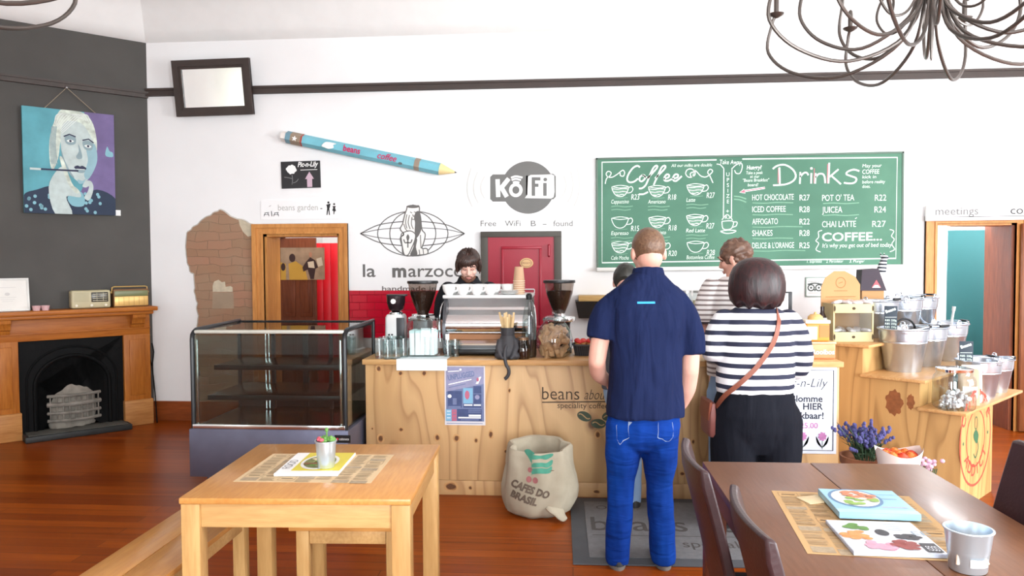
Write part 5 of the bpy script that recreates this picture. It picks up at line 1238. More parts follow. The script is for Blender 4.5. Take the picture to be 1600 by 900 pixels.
# inverted stack of paper cups
M_kraft = mat('kraft_cup', (196, 160, 128), .7, var=.05); M_kr = mat('cup_rim_cream', (226, 204, 178), .6)
pc = None; bx = onY(811, 450, YE+.16); n_ = 7
for i in range(n_):
    loc = Vector((bx.x, YE+.16, ZT+i*.0155)); lab = 'upturned paper cup, ' + ('bottom of the stack on the espresso machine', 'second from the bottom of the machine stack', 'third from the bottom of the machine stack', 'middle of the machine stack', 'third from the top of the machine stack', 'second from the top of the machine stack', 'topmost of the stack on the espresso machine')[i]
    if pc is None:
        pc = thing('paper_cup', lab, 'paper cup', loc, 0, 'stacked paper cups')
        b = NB(); lathe(b, [(.041, 0), (.031, .105), (0, .105), (0, .102), (.028, .102), (.0385, 0)], 26); obj('cup_wall', b, M_kraft, pc)
        b = NB(); tube(b, [(.0415*math.cos(2*PI*k/26), .0415*math.sin(2*PI*k/26), .003) for k in range(26)], .003, 6, closed=True); obj('rim', b, M_kr, pc)
    else: dup(pc, loc, label=lab)

# ---- cat figure holding wooden stirrers, tail over the counter edge
p = onC(793, 561)
t = thing('cat_stirrer_holder', 'dark grey cat figurine with tail hanging over the counter edge', 'figurine', (p.x-.0, 5.245, CT))
M_cat = mat('cat_dark_grey', (58, 58, 62), .55, var=.08)
b = NB()
loft(b, [(0, 0, 0, .07, .06), (0, 0, .02, .082, .07), (0, .0, .06, .085, .072), (0, .0, .1, .075, .062), (0, 0, .14, .055, .05), (0, 0, .165, .045, .045)], 24)
for s in (-1, 1): ball(b, (s*.055, -.035, .025), (.035, .045, .028)); ball(b, (s*.03, -.07, .014), (.018, .03, .014)); tube(b, [(s*.05, -.02, .13), (s*.062, -.05, .08), (s*.04, -.075, .02)], [.022, .02, .016], 10)
ball(b, (.085, .0, .12), (.03, .03, .03)); ball(b, (.1, -.01, .148), (.008, .008, .012))
me = remesh(b, .006, 'cat', 4); obj('cat_body', me, M_cat, t)
b = NB(); tube(b, smoothpts([(0, -.045, .1), (-.012, -.07, .07), (-.014, -.082, .02), (-.004, -.088, -.03), (.012, -.088, -.06), (.012, -.086, -.095), (-.004, -.085, -.12), (-.014, -.084, -.128)], 5), [.014]*4+[.012]*32, 10)
obj('tail', b, M_cat, t)
b = NB(); lathe(b, [(0, .15), (.045, .15), (.05, .215), (.046, .215), (.042, .16), (0, .16)], 26); obj('cup_holder', b, M_cat, t)
rn = random.Random(4); st = None
for i in range(12):
    a = 2*PI*i/12; rr2 = .03 if i % 2 else .016
    loc = (t.location.x+rr2*math.cos(a), t.location.y+rr2*math.sin(a), CT+.162)
    if st is None:
        b = NB(); box(b, -.007, .007, -.001, .001, 0, .15, bev=.0008); st = tag(obj('wooden_stirrer', b, mat('birch_stick', (216, 188, 140), .7, var=.08)), 'pale wooden stirrer standing in the cat figurine holder', 'stirrer', 'wooden stirrers in the cat holder'); o = st; o.location = loc
    else: o = dup(st, loc)
    o.rotation_euler = (-.12*math.sin(a), .16*math.cos(a)-.03, rn.uniform(-.6, .6)); o.scale = (1, 1, rn.uniform(.8, 1.1))
# ---- clear bottle with dark stopper, and small jar behind the cat
YB = 5.33; p = Vector((onY(827, 555, YB).x, YB, CT)); hB = zz(826, 461, YB)
t = thing('glass_bottle', 'clear pointed glass bottle with black stopper beside the espresso machine', 'bottle', p)
b = NB(); lathe(b, [(0, .0), (.046, 0), (.052, .02), (.052, hB*.45), (.045, hB*.65), (.03, hB*.85), (.018, hB*.93), (.018, hB*.95)], 26); obj('bottle_wall', b, glass('bottle_glass', (.78, .84, .84), 0, .6), t)
b = NB(); lathe(b, [(0, hB*.93), (.02, hB*.93), (.022, hB), (.012, hB+.012), (0, hB+.012)], 16); obj('stopper', b, M_blk, t)
b = NB(); lathe(b, [(0, .004), (.045, .004), (.048, .02), (.048, .12), (0, .12)], 24); obj('syrup', b, mat('dark_syrup', (66, 48, 40), .2), t)
p = onC(824, 553); p.y -= .0
t = thing('coffee_jar', 'small round jar of dark coffee between cat figurine and rusk jar', 'jar', (onC(820, 556).x, 5.235, CT))
b = NB(); lathe(b, [(0, 0), (.04, 0), (.05, .03), (.05, .08), (.036, .115), (.034, .13), (0, .13)], 24); obj('jar_wall', b, glass('jar_amber', (.55, .42, .34), 0, .6), t)
b = NB(); lathe(b, [(0, .004), (.038, .004), (.046, .03), (.046, .07), (0, .072)], 20); obj('contents', b, M_beans, t)
b = NB(); lathe(b, [(0, .13), (.038, .13), (.038, .148), (0, .15)], 20); obj('lid', b, mat('lid_bronze', (132, 104, 80), .35, .6), t)

# ---- biscuit jar with rusks
RJ = .128; p = Vector((onC(866, 560).x, 5.32, CT))
t = thing('rusk_jar', 'round clear glass jar full of brown rusks on the counter', 'jar', p)
prof = [(0, 0), (.07, 0), (.1, .02), (RJ, .09), (RJ*1.0, .13), (.115, .185), (.09, .225), (.075, .24), (.078, .255)]
b = NB(); lathe(b, prof, 36); obj('jar_wall', b, glass('jar_glass', (.9, .95, .95), 0, .6), t)
b = NB(); lathe(b, [(0, .255), (.08, .255), (.085, .265), (.06, .285), (.015, .295), (.015, .31), (.02, .325), (0, .33)], 28); obj('lid', b, glass('jar_glass', (.9, .95, .95), 0, .6), t)
rn = random.Random(21); rk = None; spots = []
while len(spots) < 46:
    z = rn.uniform(.02, .2); rm = .1 if z < .17 else .075
    if z < .05: rm = .078
    a = rn.uniform(0, 2*PI); rr2 = rm*math.sqrt(rn.uniform(.25, 1))*.88; q_ = Vector((rr2*math.cos(a), rr2*math.sin(a), z))
    if all((q_-s).length > .034 for s in spots) or rn.random() < .02: spots.append(q_)
for q_ in spots:
    if rk is None:
        b = NB(); box(b, -.037, .037, -.019, .019, -.016, .016, bev=.007, seg=3)
        for v in b.verts: v.co += v.co.normalized()*.004*mnoise.noise(v.co*60)
        rk = tag(obj('rusk', b, mat('rusk_brown', (192, 150, 112), .85, var=.2, vscale=40, bump=.4, bscale=90)), 'brown rusk heaped inside the round glass jar', 'rusk', 'rusks in the glass jar'); o = rk; o.location = p+q_
    else: o = dup(rk, p+q_)
    o.rotation_euler = (rn.uniform(0, 3), rn.uniform(0, 3), rn.uniform(0, 3))

# ---- dark basket with red-topped treats
p = onC(915, 556)
t = thing('treat_basket', 'dark grey woven basket of red topped treats on the counter', 'basket', (p.x+.01, p.y+.06, CT))
b = NB(); loft(b, [(0, 0, 0, .085, .07), (0, 0, .075, .1, .085), (0, 0, .075, .092, .077), (0, 0, .01, .078, .063)], 28, 0, 4)
obj('basket', b, stripe_mat('basket_weave', (66, 66, 70), (44, 44, 48), 40, 'A', .5, .8), t)
b = NB(); tube(b, [(.1*math.copysign(abs(math.cos(2*PI*k/28))**.5, math.cos(2*PI*k/28)), .085*math.copysign(abs(math.sin(2*PI*k/28))**.5, math.sin(2*PI*k/28)), .076) for k in range(28)], .006, 8, closed=True); obj('rim', b, mat('basket_rim', (84, 84, 88), .8), t)
tr = None; rn = random.Random(2)
for i in range(12):
    loc = Vector((t.location.x-.066+(i % 4)*.044, t.location.y-.05+(i//4)*.045, CT+.055))
    if tr is None:
        tr = thing('wrapped_treat', 'small treat with a red wrapper top in the dark basket', 'treat', loc, 0, 'treats in the dark basket')
        b = NB(); lathe(b, [(0, 0), (.018, 0), (.021, .04), (0, .042)], 14); obj('treat_body', b, mat('treat_tan', (196, 140, 84), .7), tr)
        b = NB(); lathe(b, [(.021, .038), (.023, .046), (.012, .058), (0, .06)], 14); obj('wrapper_top', b, mat('wrapper_red', (206, 48, 42), .5), tr); o = tr
    else: o = dup(tr, loc)
    o.rotation_euler = (rn.uniform(-.2, .2), rn.uniform(-.2, .2), rn.uniform(0, 3))
# ---- wall shelf unit: black bin with a wooden lid, behind the man's left shoulder
A = onY(899, 470, YW-.28); z1 = onY(920, 471, YW-.28).z
t = thing('wall_bin', 'black tapered bin with a pale wooden lid mounted on the wall', 'wall bin', (A.x, YW, 0))
zb_ = onY(920, 498, YW-.28).z
b = NB(); A4 = [(0, -.28), (.36, -.28), (.36, 0), (0, 0)]; lo = [b.verts.new((x*.82+.03, y*.8, zb_)) for x, y in A4]; hi = [b.verts.new((x, y, z1)) for x, y in A4]
b.faces.new(lo[::-1]); b.faces.new(hi)
for i in range(4): b.faces.new((lo[i], lo[(i+1) % 4], hi[(i+1) % 4], hi[i]))
obj('bin', b, mat('bin_black', (34, 31, 28), .6), t, False)
b = NB(); box(b, .03, .33, -.27, -.0, z1, z1+.05, bev=.004); obj('wooden_lid', b, wood('pale_lid', (206, 172, 112), (170, 130, 76), (.9, 8, 8), 5, .5), t)
# ---- glass storage jars behind the counter on a back shelf (right of the man)
sx0 = onY(1040, 470, YW-.25).x; sx1 = onY(1112, 470, YW-.25).x; zs = onY(1075, 492, YW-.25).z
t = thing('wall_shelf', 'thin pale wall shelf carrying glass jars below the chalkboard', 'shelf', (sx0, YW, zs))
b = NB(); box(b, -.1, sx1-sx0+.1, -.28, 0, -.03, 0, bev=.003); obj('board', b, mat('shelf_beige', (206, 198, 182), .6), t)
for x in (0, sx1-sx0):
    b = NB(); prism(b, [(0, -.03), (0, -.2), (.02, -.2), (.2, -.03)], -.015, .015)
    for v in b.verts: xx, yy, zz2 = v.co; v.co = (x+yy, -xx, zz2)
    obj('bracket', b, mat('shelf_beige', (206, 198, 182), .6), t)
jr = None
for i, (px, lab) in enumerate(((1051, 'storage jar of pale grains nearest the man on the wall shelf'), (1071, 'middle storage jar of pale grains on the wall shelf'), (1092, 'storage jar of pale grains nearest the woman on the wall shelf'))):
    loc = Vector((onY(px, 470, YW-.15).x, YW-.15, zs+.001))
    if jr is None:
        jr = thing('storage_jar', lab, 'jar', loc, 0, 'storage jars on the wall shelf')
        b = NB(); lathe(b, [(0, 0), (.055, 0), (.06, .01), (.06, .16), (.05, .19), (.05, .2)], 24); obj('jar_wall', b, M_clearg, jr)
        b = NB(); lathe(b, [(0, .004), (.055, .004), (.056, .13), (0, .135)], 24); obj('contents', b, mat('pale_grains', (206, 196, 168), .8, var=.15, vscale=50), jr)
        b = NB(); lathe(b, [(0, .2), (.054, .2), (.054, .22), (0, .224)], 24); obj('lid', b, mat('lid_steel', (190, 190, 188), .3, .7), jr)
    else: dup(jr, loc, label=lab)
# ---- till screen with a paper note, behind the woman
p = onC(1226, 545); YT = 5.5
a0, a1 = onY(1196, 456, YT), onY(1238, 491, YT)
t = thing('till_screen', 'black till screen with white receipts stuck on, behind the woman', 'till', ((a0.x+a1.x)/2, YT, CT)); hw_ = (a1.x-a0.x)/2; zc_ = (a0.z+a1.z)/2-CT
b = NB(); box(b, -hw_, hw_, 0, .03, a1.z-CT, a0.z-CT, bev=.006); obj('screen', b, M_blk, t)
b = NB(); box(b, -.03, .03, .02, .05, .01, a1.z-CT+.03, bev=.005); obj('stand', b, M_blk, t)
b = NB(); box(b, -.12, .12, -.08, .1, 0, .012, bev=.004); obj('base', b, M_blk, t)
b = NB(); box(b, -hw_+.02, hw_-.03, -.003, -.001, .04+a1.z-CT-.02, a0.z-CT-.01); obj('receipt', b, M_white, t)
# ---- orange tins by the till
q0 = onC(1287, 562)
t = thing('copper_tin', 'rectangular copper coloured tin under the orange tub on the counter', 'tin', (q0.x, q0.y+.09, CT)); k_ = 5.3/1200
b = NB(); box(b, -.085, .085, -.075, .075, 0, .11, bev=.012, seg=3); obj('tin_body', b, mat('tin_copper', (204, 132, 92), .4, .3, var=.08), t)
b = NB(); box(b, -.088, .088, -.078, .078, .1, .118, bev=.006); obj('lid', b, mat('tin_gold', (200, 176, 130), .35, .4), t)
g = Flat(); g.text('Rooibos', 0, .035, .045, 0, align='CENTER', bold=.001); g.build('tin_lettering', M_white, t, loc=(0, -.0765, 0))
t2 = thing('orange_tub', 'orange tub with white lid and label standing on the copper tin', 'tub', (q0.x-.03, q0.y+.09, CT+.118))
b = NB(); box(b, -.08, .08, -.06, .06, 0, .125, bev=.015, seg=3); obj('tub_body', b, mat('tub_orange', (228, 140, 60), .45, var=.1), t2)
b = NB(); box(b, -.084, .084, -.064, .064, .12, .145, bev=.008); obj('lid', b, mat('tub_lid', (240, 226, 206), .4), t2)
b = NB(); box(b, -.078, -.005, -.063, -.058, .015, .1); obj('label', b, M_white, t2)
b = NB(); box(b, .01, .075, -.063, -.058, .03, .11); obj('side_label', b, mat('tub_brown', (190, 120, 60), .5), t2)
t2 = thing('straw_lid', 'round straw coloured lid lying on top of the orange tub', 'lid', (q0.x-.03, q0.y+.09, CT+.263))
b = NB(); lathe(b, [(0, 0), (.05, 0), (.048, .02), (.03, .035), (0, .038)], 24); obj('lid_top', b, mat('straw', (210, 170, 110), .7), t2)
b = NB(); ball(b, (0, 0, .042), .01, 10, 8); obj('knob', b, mat('straw', (210, 170, 110), .7), t2)

# ================================================================ STEPPED DISPLAY STAND right of the counter
ES = Vector((.68, .733, 0)).normalized(); MS = Vector((-ES.y, ES.x, 0)); SRZ = math.atan2(ES.y, ES.x)
PS = Vector((2.45, 5.03, 0))
t = thing('stepped_stand', 'plywood display stand with three shelf steps right of the counter', 'display stand', PS, SRZ)
M_stand = ply_mat('stand_plywood', (200, 160, 104), (178, 134, 80), (120, 80, 40), loc=(2, 1, .6), knots=1.0, sx=3.0); M_stand2 = ply_mat('stand_plywood_edge', (206, 168, 110), (184, 138, 80), (126, 84, 44), loc=(7, 3, 1.1), knots=1.4, sx=2.6)
ST = [(0, .25, .62), (.25, .62, .80), (.62, 1.02, 1.0)]; LEN = .64; SLEN = 1.16
b = NB(); prism(b, [(0, 0), (.93, 0), (.93, 1.0), (.62, 1.0), (.62, .80), (.25, .80), (.25, .62), (0, .62)], -.0, .02)
for v in b.verts: x, y, z = v.co; v.co = (y, x, z)
obj('front_panel', b, M_stand, t, False)
b = NB(); box(b, 0.02, LEN, 0, .02, 0, .62); obj('side_panel', b, M_stand2, t)
for y0, y1, z0_, z1_ in ((.25, .27, .64, .80), (.62, .64, .82, 1.0)):
    b = NB(); box(b, .02, LEN, y0, y1, z0_-.02, z1_); obj('riser', b, M_stand2, t)
b = NB(); box(b, .02, LEN, .91, .93, 0, 1.0); obj('back_panel', b, M_stand2, t)
b = NB(); box(b, LEN-.02, LEN, .02, .91, 0, .62); obj('end_panel', b, M_stand2, t)
for y0, y1, zz_ in ((-.04, .26, .62), (.20, .63, .80), (.56, .95, 1.0)):
    b = NB(); box(b, -.045, SLEN+.04 if zz_ < .9 else 1.46, y0, y1 if zz_ > .9 else y1-.012, zz_, zz_+.02, bev=.004); obj('shelf', b, M_top, t)
# big knot on the front (a stain with its own shape) and the round stamp on the side
def MSl(p): q_ = p-PS; return (q_.dot(ES), q_.dot(MS), q_.z)
def onFace(px, py, which):
    d = ray(px, py); n_ = ES if which == 'front' else MS
    tt = (PS-EYEP).dot(n_)/d.dot(n_); p = EYEP+d*tt; return MSl(p)
kc = onFace(1397, 629, 'front'); kd = onFace(1423, 628, 'front')
g = Flat()
for (c_, rx, rz_, sd) in ((kc, .055, .085, 1), (kd, .024, .05, 2)):
    g.poly([(-c_[1]+rx*(1+.15*math.sin(k*1.7+sd))*math.cos(2*PI*k/26), c_[2]+rz_*(1+.12*math.sin(k*2.3))*math.sin(2*PI*k/26)) for k in range(26)], 0, 0)
o = g.build('dark_knot', mat('knot_brown', (134, 80, 44), .7, var=.25, vscale=25), t, loc=(-.001, 0, 0)); o.rotation_euler = (0, 0, R(-90))
sc_ = onFace(1523, 685, 'side'); s0 = onFace(1500, 690, 'side'); s1 = onFace(1547, 690, 'side'); rz_ = (onFace(1523, 612, 'side')[2]-onFace(1523, 757, 'side')[2])/2; rx = (s1[0]-s0[0])/2
rx = min(rx, rz_*1.15); cx = (s0[0]+s1[0])/2
g = Flat(); g.ell(cx, sc_[2], rx, rz_, .016, 0, 0).ell(cx, sc_[2], rx*.6, rz_*.6, .012, 0, 0)
for word, a0, a1, flip in (('COFFEE', 150, 30, 1), ('ADDICT', 215, 325, -1)):
    n_ = len(word)
    for i, ch_ in enumerate(word):
        a = R(a0+(a1-a0)*i/(n_-1)); g.text(ch_, cx+rx*.8*math.cos(a)-(0), sc_[2]+rz_*.8*math.sin(a)-.0, rz_*.36, 0, 0, align='CENTER', rotz=(a-PI/2 if flip > 0 else a+PI/2), bold=.002)
g.disc(cx-rx*.8, sc_[2], .012, .012, 1).disc(cx+rx*.8, sc_[2], .012, .012, 1)
g.ell(cx, sc_[2]+rz_*.32, .03, rz_*.13, .008, 1).poly(sm([(cx-.05, sc_[2]+.03), (cx, sc_[2]+.055), (cx+.055, sc_[2]+.01), (cx+.02, sc_[2]-.04), (cx-.03, sc_[2]-.01)], 4, True), 1).line(sm([(cx+.04, sc_[2]-.03), (cx+.05, sc_[2]-.08), (cx, sc_[2]-.13), (cx-.04, sc_[2]-.1)]), .012, 1)
g.build('round_stamp', [mat('stamp_red', (206, 74, 58), .7, var=.1, vscale=60), mat('stamp_green', (52, 96, 66), .7)], t, loc=(0, -.001, 0))

# ---- galvanised buckets
M_galv = mat('galvanised_steel', (198, 206, 216), .27, .86, var=.1, vscale=9)
M_galvin = mat('galvanised_inside', (120, 124, 128), .5, .7, var=.1)
bk = None
def bucket(lab, loc, s=1.0, a=0):
    global bk
    if bk is None:
        bk = thing('steel_bucket', lab, 'bucket', loc, a, 'galvanised buckets on the stepped stand')
        b = NB(); lathe(b, [(0, 0), (.112, 0), (.114, .01), (.15, .2), (.153, .203), (.1525, .212), (.156, .215), (.158, .228), (.162, .29), (.168, .292), (.17, .30), (.163, .302), (.157, .29), (.15, .2), (.112, .015), (0, .012)], 40); obj('bucket_wall', b, M_galv, bk)
        b = NB(); tube(b, [(.168*math.cos(2*PI*k/40), .168*math.sin(2*PI*k/40), .297) for k in range(40)], .0065, 8, closed=True); obj('rolled_rim', b, M_galv, bk)
        for s_ in (-1, 1):
            b = NB(); box(b, s_*.163-.006, s_*.163+.006, -.022, .022, .27, .315, bev=.004); tube(b, [(s_*.168+.0, .014*math.cos(q_), .318+.014*math.sin(q_)) for q_ in [2*PI*k/14 for k in range(14)]], .005, 6, closed=True); obj('handle_ear', b, M_galv, bk)
        b = NB(); tube(b, [(.168*math.cos(PI*k/20), -.0-.165*math.sin(PI*k/20)*.98, .315+.02*math.sin(PI*k/20)-.018) for k in range(21)], .0042, 6); hd = obj('bail_handle', b, M_galv, bk)
        b = NB(); tube(b, [(.05-.1*k/4, -.164, .318) for k in range(5)], .009, 10); obj('handle_grip', b, mat('grip_black', (36, 36, 38), .6), hd); r = bk
    else: r = dup(bk, loc, a, lab)
    r.scale = (s, s, s); return r
T1, T2, T3 = 1.02, .82, .64
def stz(px, py, z): p = onZ(px, py, z); return Vector((p.x, p.y, z+.0005))
def rimc(px, py, zrim, zb): p = onZ(px, py, zrim); return Vector((p.x, p.y, zb+.0005))
B1 = stz(1411, 579, T2); bucket('large galvanised bucket at the front of the middle step, with a price tag', B1, 1.0, R(70))
B2 = B1+ES*.40; bucket('galvanised bucket right behind the front one on the middle step', B2, .95, R(30))
B3 = B1+ES*.84; bucket('galvanised bucket with a white scoop on the middle step', B3, .95, R(100))
L0 = PS+Vector((0, 0, T3+.0005))
B5 = L0+ES*.64+MS*.09; bucket('galvanised bucket on the lowest step behind the paper bags', B5, .88, R(120))
B6 = L0+ES*1.0+MS*.10; bucket('galvanised bucket at the far right end of the lowest step', B6, .8, R(60))
TT = PS+Vector((0, 0, T1+.0005))
for k, (e_, m_, lab) in enumerate(((.55, .75, 'galvanised bucket on the top step beside the cardboard snack rack'), (.95, .72, 'second galvanised bucket along the top step'), (1.02, .72, 'galvanised bucket at the far end of the top step'))):
    if k == 2: e_ = 1.27
    bucket(lab, TT+ES*e_+MS*m_, .92, R(40+40*k))
# bucket contents: dark bags inside the front bucket, a kettle-bell shaped tag handle, white scoop
def tagboard(lab, loc, rz_, s=1.0):
    tt = thing('price_tag', lab, 'price tag', loc, rz_, 'chalk price tags in the buckets')
    b = NB(); box(b, -.042, .042, 0, .006, 0, .17, bev=.001); obj('tag_board', b, mat('tag_slate', (52, 62, 72), .7), tt)
    b = NB(); box(b, -.006, .006, .006, .01, -.12, .1); obj('stake', b, mat('birch_stick', (216, 188, 140), .7, var=.08), tt)
    g = Flat(); g.text('Beans', -.032, .118, .03, 0, rotz=R(22), bold=.001).line([(-.036, .09), (.036, .092)], .003, 0)
    for i in range(3):
        g.text('R85', -.036, .062-.024*i, .02, 0, width=.03).text('250g', .002, .062-.024*i, .02, 0, width=.034)
    g.build('tag_lettering', M_ch, tt, loc=(0, -.001, 0)); tt.scale = (s,)*3; return tt
dB = (Vector((0, 0, 0))-B1); ang0 = math.atan2(-B1.x, B1.y)
pt_ = onZ(1383, 517, T2+.31); tagboard('slate price tag clipped in the large front bucket of the middle step', (B1.x-.08, B1.y+.02, T2+.285), R(-15), 1.0)
tagboard('slate price tag in the bucket on the lowest step', (B5.x-.10, B5.y-.03, T3+.225), R(-15), 1.0)
M_bag = mat('kraft_bag', (176, 150, 124), .7, var=.08); M_bagdark = mat('bag_black', (40, 38, 38), .4, var=.1)
bg = None
def coffee_bag(lab, loc, rz_, h=.22, m=None, group='bags of coffee on the stand', w_=.06):
    tt = thing('coffee_bag', lab, 'bag', loc, rz_, group)
    b = NB(); loft(b, [(0, 0, 0, w_, .036), (0, 0, .02, w_*1.02, .04), (0, 0, h*.55, w_, .034), (0, 0, h*.85, w_*.98, .012), (0, 0, h, w_*.98, .004)], 24, 0, 4); obj('bag_body', b, m or M_bag, tt)
    b = NB(); box(b, -w_*.7, w_*.7, -.0365, -.034, h*.2, h*.5, bev=.001); obj('label', b, M_white, tt)
    b = NB(); box(b, -w_*1.0, w_*1.0, -.006, .006, h*.9, h*.99, bev=.002); obj('fold_clip', b, mat('tin_tie', (196, 196, 190), .5), tt); return tt
for (Bx, zb_, nm) in ((B1, T2, 'large front bucket'), (B2, T2, 'second bucket of the middle step'), (B3, T2, 'scoop bucket')):
    for k, (dx, dy) in enumerate(((-.045, .03), (.05, .03))):
        coffee_bag(('dark' if k == 0 else 'brown')+' coffee bag standing inside the '+nm, Vector((Bx.x+dx, Bx.y+dy, zb_+.014)), R(10*k), .25, M_bagdark if k == 0 else M_bag, 'coffee bags inside the buckets', .05)
p = B3+Vector((.02, -.06, .0))
t = thing('scoop', 'white scoop handle sticking up from a bucket on the middle step', 'scoop', (p.x-.02, p.y, T2+.16)); t.rotation_euler = (0, R(6), 0)
b = NB(); tube(b, smoothpts([(0, 0, 0), (0, 0, .1), (.004, 0, .22), (.004, 0, .26)], 5), [.014]*11+[.02]*5, 10, flat=.5); obj('handle', b, M_white, t)
b = NB(); lathe(b, [(0, -.04), (.025, -.03), (.03, 0), (.026, 0), (.02, -.028), (0, -.034)], 16); obj('scoop_bowl', b, M_white, t)
# dark ring handle standing on the front bucket rim
t = thing('ring_handle', 'dark arched handle of a bag standing in the large front bucket', 'handle', (B1.x+.04, B1.y+.08, T2+.27))
b = NB(); tube(b, [(.075*math.cos(PI*k/16), 0, .09*math.sin(PI*k/16)) for k in range(17)], .014, 10, flat=.5); obj('arch', b, mat('grip_black', (36, 36, 38), .6), t)
# glass jar of wrapped sweets and paper bags on the lowest step
J = L0+ES*.08+MS*.07
t = thing('sweet_jar', 'large clear glass jar of wrapped sweets on the lowest step corner', 'jar', J)
b = NB(); rsq(b, .112, [(0, .86), (.012, .97), (.03, 1), (.185, 1), (.21, .95), (.225, .84), (.25, .84)], pw=3.5); obj('jar_wall', b, glass('jar_glass', (.9, .95, .95), 0, .6), t)
b = NB(); rsq(b, .112, [(.245, .86), (.262, .88), (.265, .84)], pw=3.5); obj('jar_rim', b, M_chrome, t)
sw = None; rn = random.Random(8)
for i in range(34):
    a = rn.uniform(0, 2*PI); rr2 = .082*math.sqrt(rn.random()); loc = J+Vector((rr2*math.cos(a), rr2*math.sin(a), .022+.085*rn.random()*(1 if i > 10 else .2)))
    if sw is None:
        b = NB(); lathe(b, [(0, -.034), (.014, -.032), (.005, -.018), (.013, -.01), (.014, .01), (.005, .018), (.014, .032), (0, .034)], 10); sw = tag(obj('wrapped_sweet', b, mat('foil_silver', (214, 214, 216), .3, .6, var=.2, vscale=60)), 'silver wrapped sweet lying in the large glass jar', 'sweet', 'wrapped sweets in the glass jar'); o = sw; o.location = loc
    else: o = dup(sw, loc)
    o.rotation_euler = (rn.uniform(0, 3), rn.uniform(0, 3), 0)
for k, (e_, lab, m) in enumerate(((.30, 'kraft paper coffee bag next to the sweet jar on the lowest step', M_bag), (.42, 'pale coffee bag between kraft bag and bucket on the lowest step', mat('bag_pale', (214, 206, 198), .6, var=.05)))):
    coffee_bag(lab, L0+ES*e_+MS*(.05+.02*k), SRZ-R(60), .25, m, 'bags of coffee on the stand', .062)

# ---- cardboard counter rack with header, snack packets behind a clear front
YR = 5.42; a0, a1 = onY(1301, 477, YR), onY(1364, 534, YR); zb_ = 1.02
rx0 = a0.x; wr = (a1.x-a0.x)
RK = PS+MS*.76+ES*.17
t = thing('snack_rack', 'cardboard snack rack with round logo header on the top step', 'display rack', (RK.x-.02, RK.y-.06, zb_+.0005), R(4))
M_card = mat('cardboard', (180, 138, 94), .8, var=.05); M_cardl = mat('cardboard_pale', (196, 182, 138), .8, var=.06)
W_ = .275; H_ = .27; D_ = .2
for s in (-1, 1):
    b = NB(); box(b, s*W_/2-.005, s*W_/2+.005, 0, D_, 0, H_); obj('side_board', b, M_cardl, t, False)
b = NB(); box(b, -W_/2, W_/2, 0, D_, 0, .008); obj('bottom_board', b, M_cardl, t)
b = NB(); box(b, -W_/2, W_/2, -.004, .004, .0, .07, bev=.002); obj('lower_front', b, M_cardl, t)
b = NB(); box(b, -W_/2, W_/2, -.004, .004, H_-.065, H_, bev=.002); obj('upper_front', b, M_cardl, t)
b = NB(); box(b, -W_/2+.01, W_/2-.01, -.001, .001, .07, H_-.065); obj('clear_window', b, M_clearg, t)
b = NB(); box(b, -W_/2, W_/2, .02, D_, H_-.016, H_-.008); obj('tray_board', b, M_cardl, t)
b = NB(); hd = [(-.16, 0), (.14, 0), (.14, .4), (.1, .46), (.02, .5), (-.06, .5), (-.13, .45), (-.16, .38)]; prism(b, [(x*.95, z*1.0) for x, z in hd], D_, D_+.006); obj('header_board', b, M_card, t, False)
g = Flat(); g.ell(-.01, .415, .035, .038, .006, 0).line([(-.06, .355), (.04, .355)], .005, 0).line([(-.12, .31), (.1, .312)], .006, 0).line([(-.025, .41), (.005, .42)], .005, 0)
g.build('header_print', mat('card_brown', (150, 108, 66), .8), t, loc=(0, D_-.001, 0))
g = Flat()
for z in (.035, H_-.032): g.disc(0, z, .012, .01, 0).disc(-W_*.49, z, .006, .02, 0).disc(W_*.49, z, .006, .02, 0)
g.build('box_print', mat('card_dark', (70, 56, 36), .8), t, loc=(0, -.006, 0))
sn = None; rn = random.Random(9); cnt = 0
for row, (zz_, n_) in enumerate(((.078, 5), (H_+.006, 7))):
    for i in range(n_):
        loc = Vector((t.location.x-W_/2+.035+i*(W_-.06)/(n_-1), t.location.y+.05+.05*(i % 2), t.location.z+zz_))
        lab = ('silver and pink snack packet piled on top of the cardboard rack' if row else 'silver snack packet behind the clear front of the cardboard rack')
        if sn is None:
            b = NB(); loft(b, [(0, 0, -.012, .03, .022), (0, 0, -.006, .037, .028), (0, 0, .006, .037, .028), (0, 0, .012, .03, .022)], 14, 0, 4); sn = obj('snack_packet', b, mat('packet_foil', (216, 206, 206), .35, .3, var=.2, vscale=50)); o = sn; o.location = loc; tag(o, lab, 'packet', 'packets behind the rack window')
        else: o = dup(sn, loc, label=lab)
        if row: o['group'] = 'packets on top of the rack'
        o.rotation_euler = (rn.uniform(-.5, .5), rn.uniform(-.3, .3), rn.uniform(0, 3))
b = None
# small bottle left of the rack
p = TT+MS*1.0+ES*.1
t = thing('small_bottle', 'small dark bottle with a pale label beside the cardboard rack', 'bottle', (RK.x-.21, RK.y+.02, CT))
b = NB(); lathe(b, [(0, 0), (.03, 0), (.032, .02), (.032, .24), (.014, .29), (.014, .33), (0, .332)], 18); obj('bottle_body', b, mat('bottle_brown', (58, 46, 44), .2), t)
b = NB(); lathe(b, [(.0325, .2), (.033, .205), (.033, .245), (.0325, .25)], 18); obj('label', b, M_white, t)
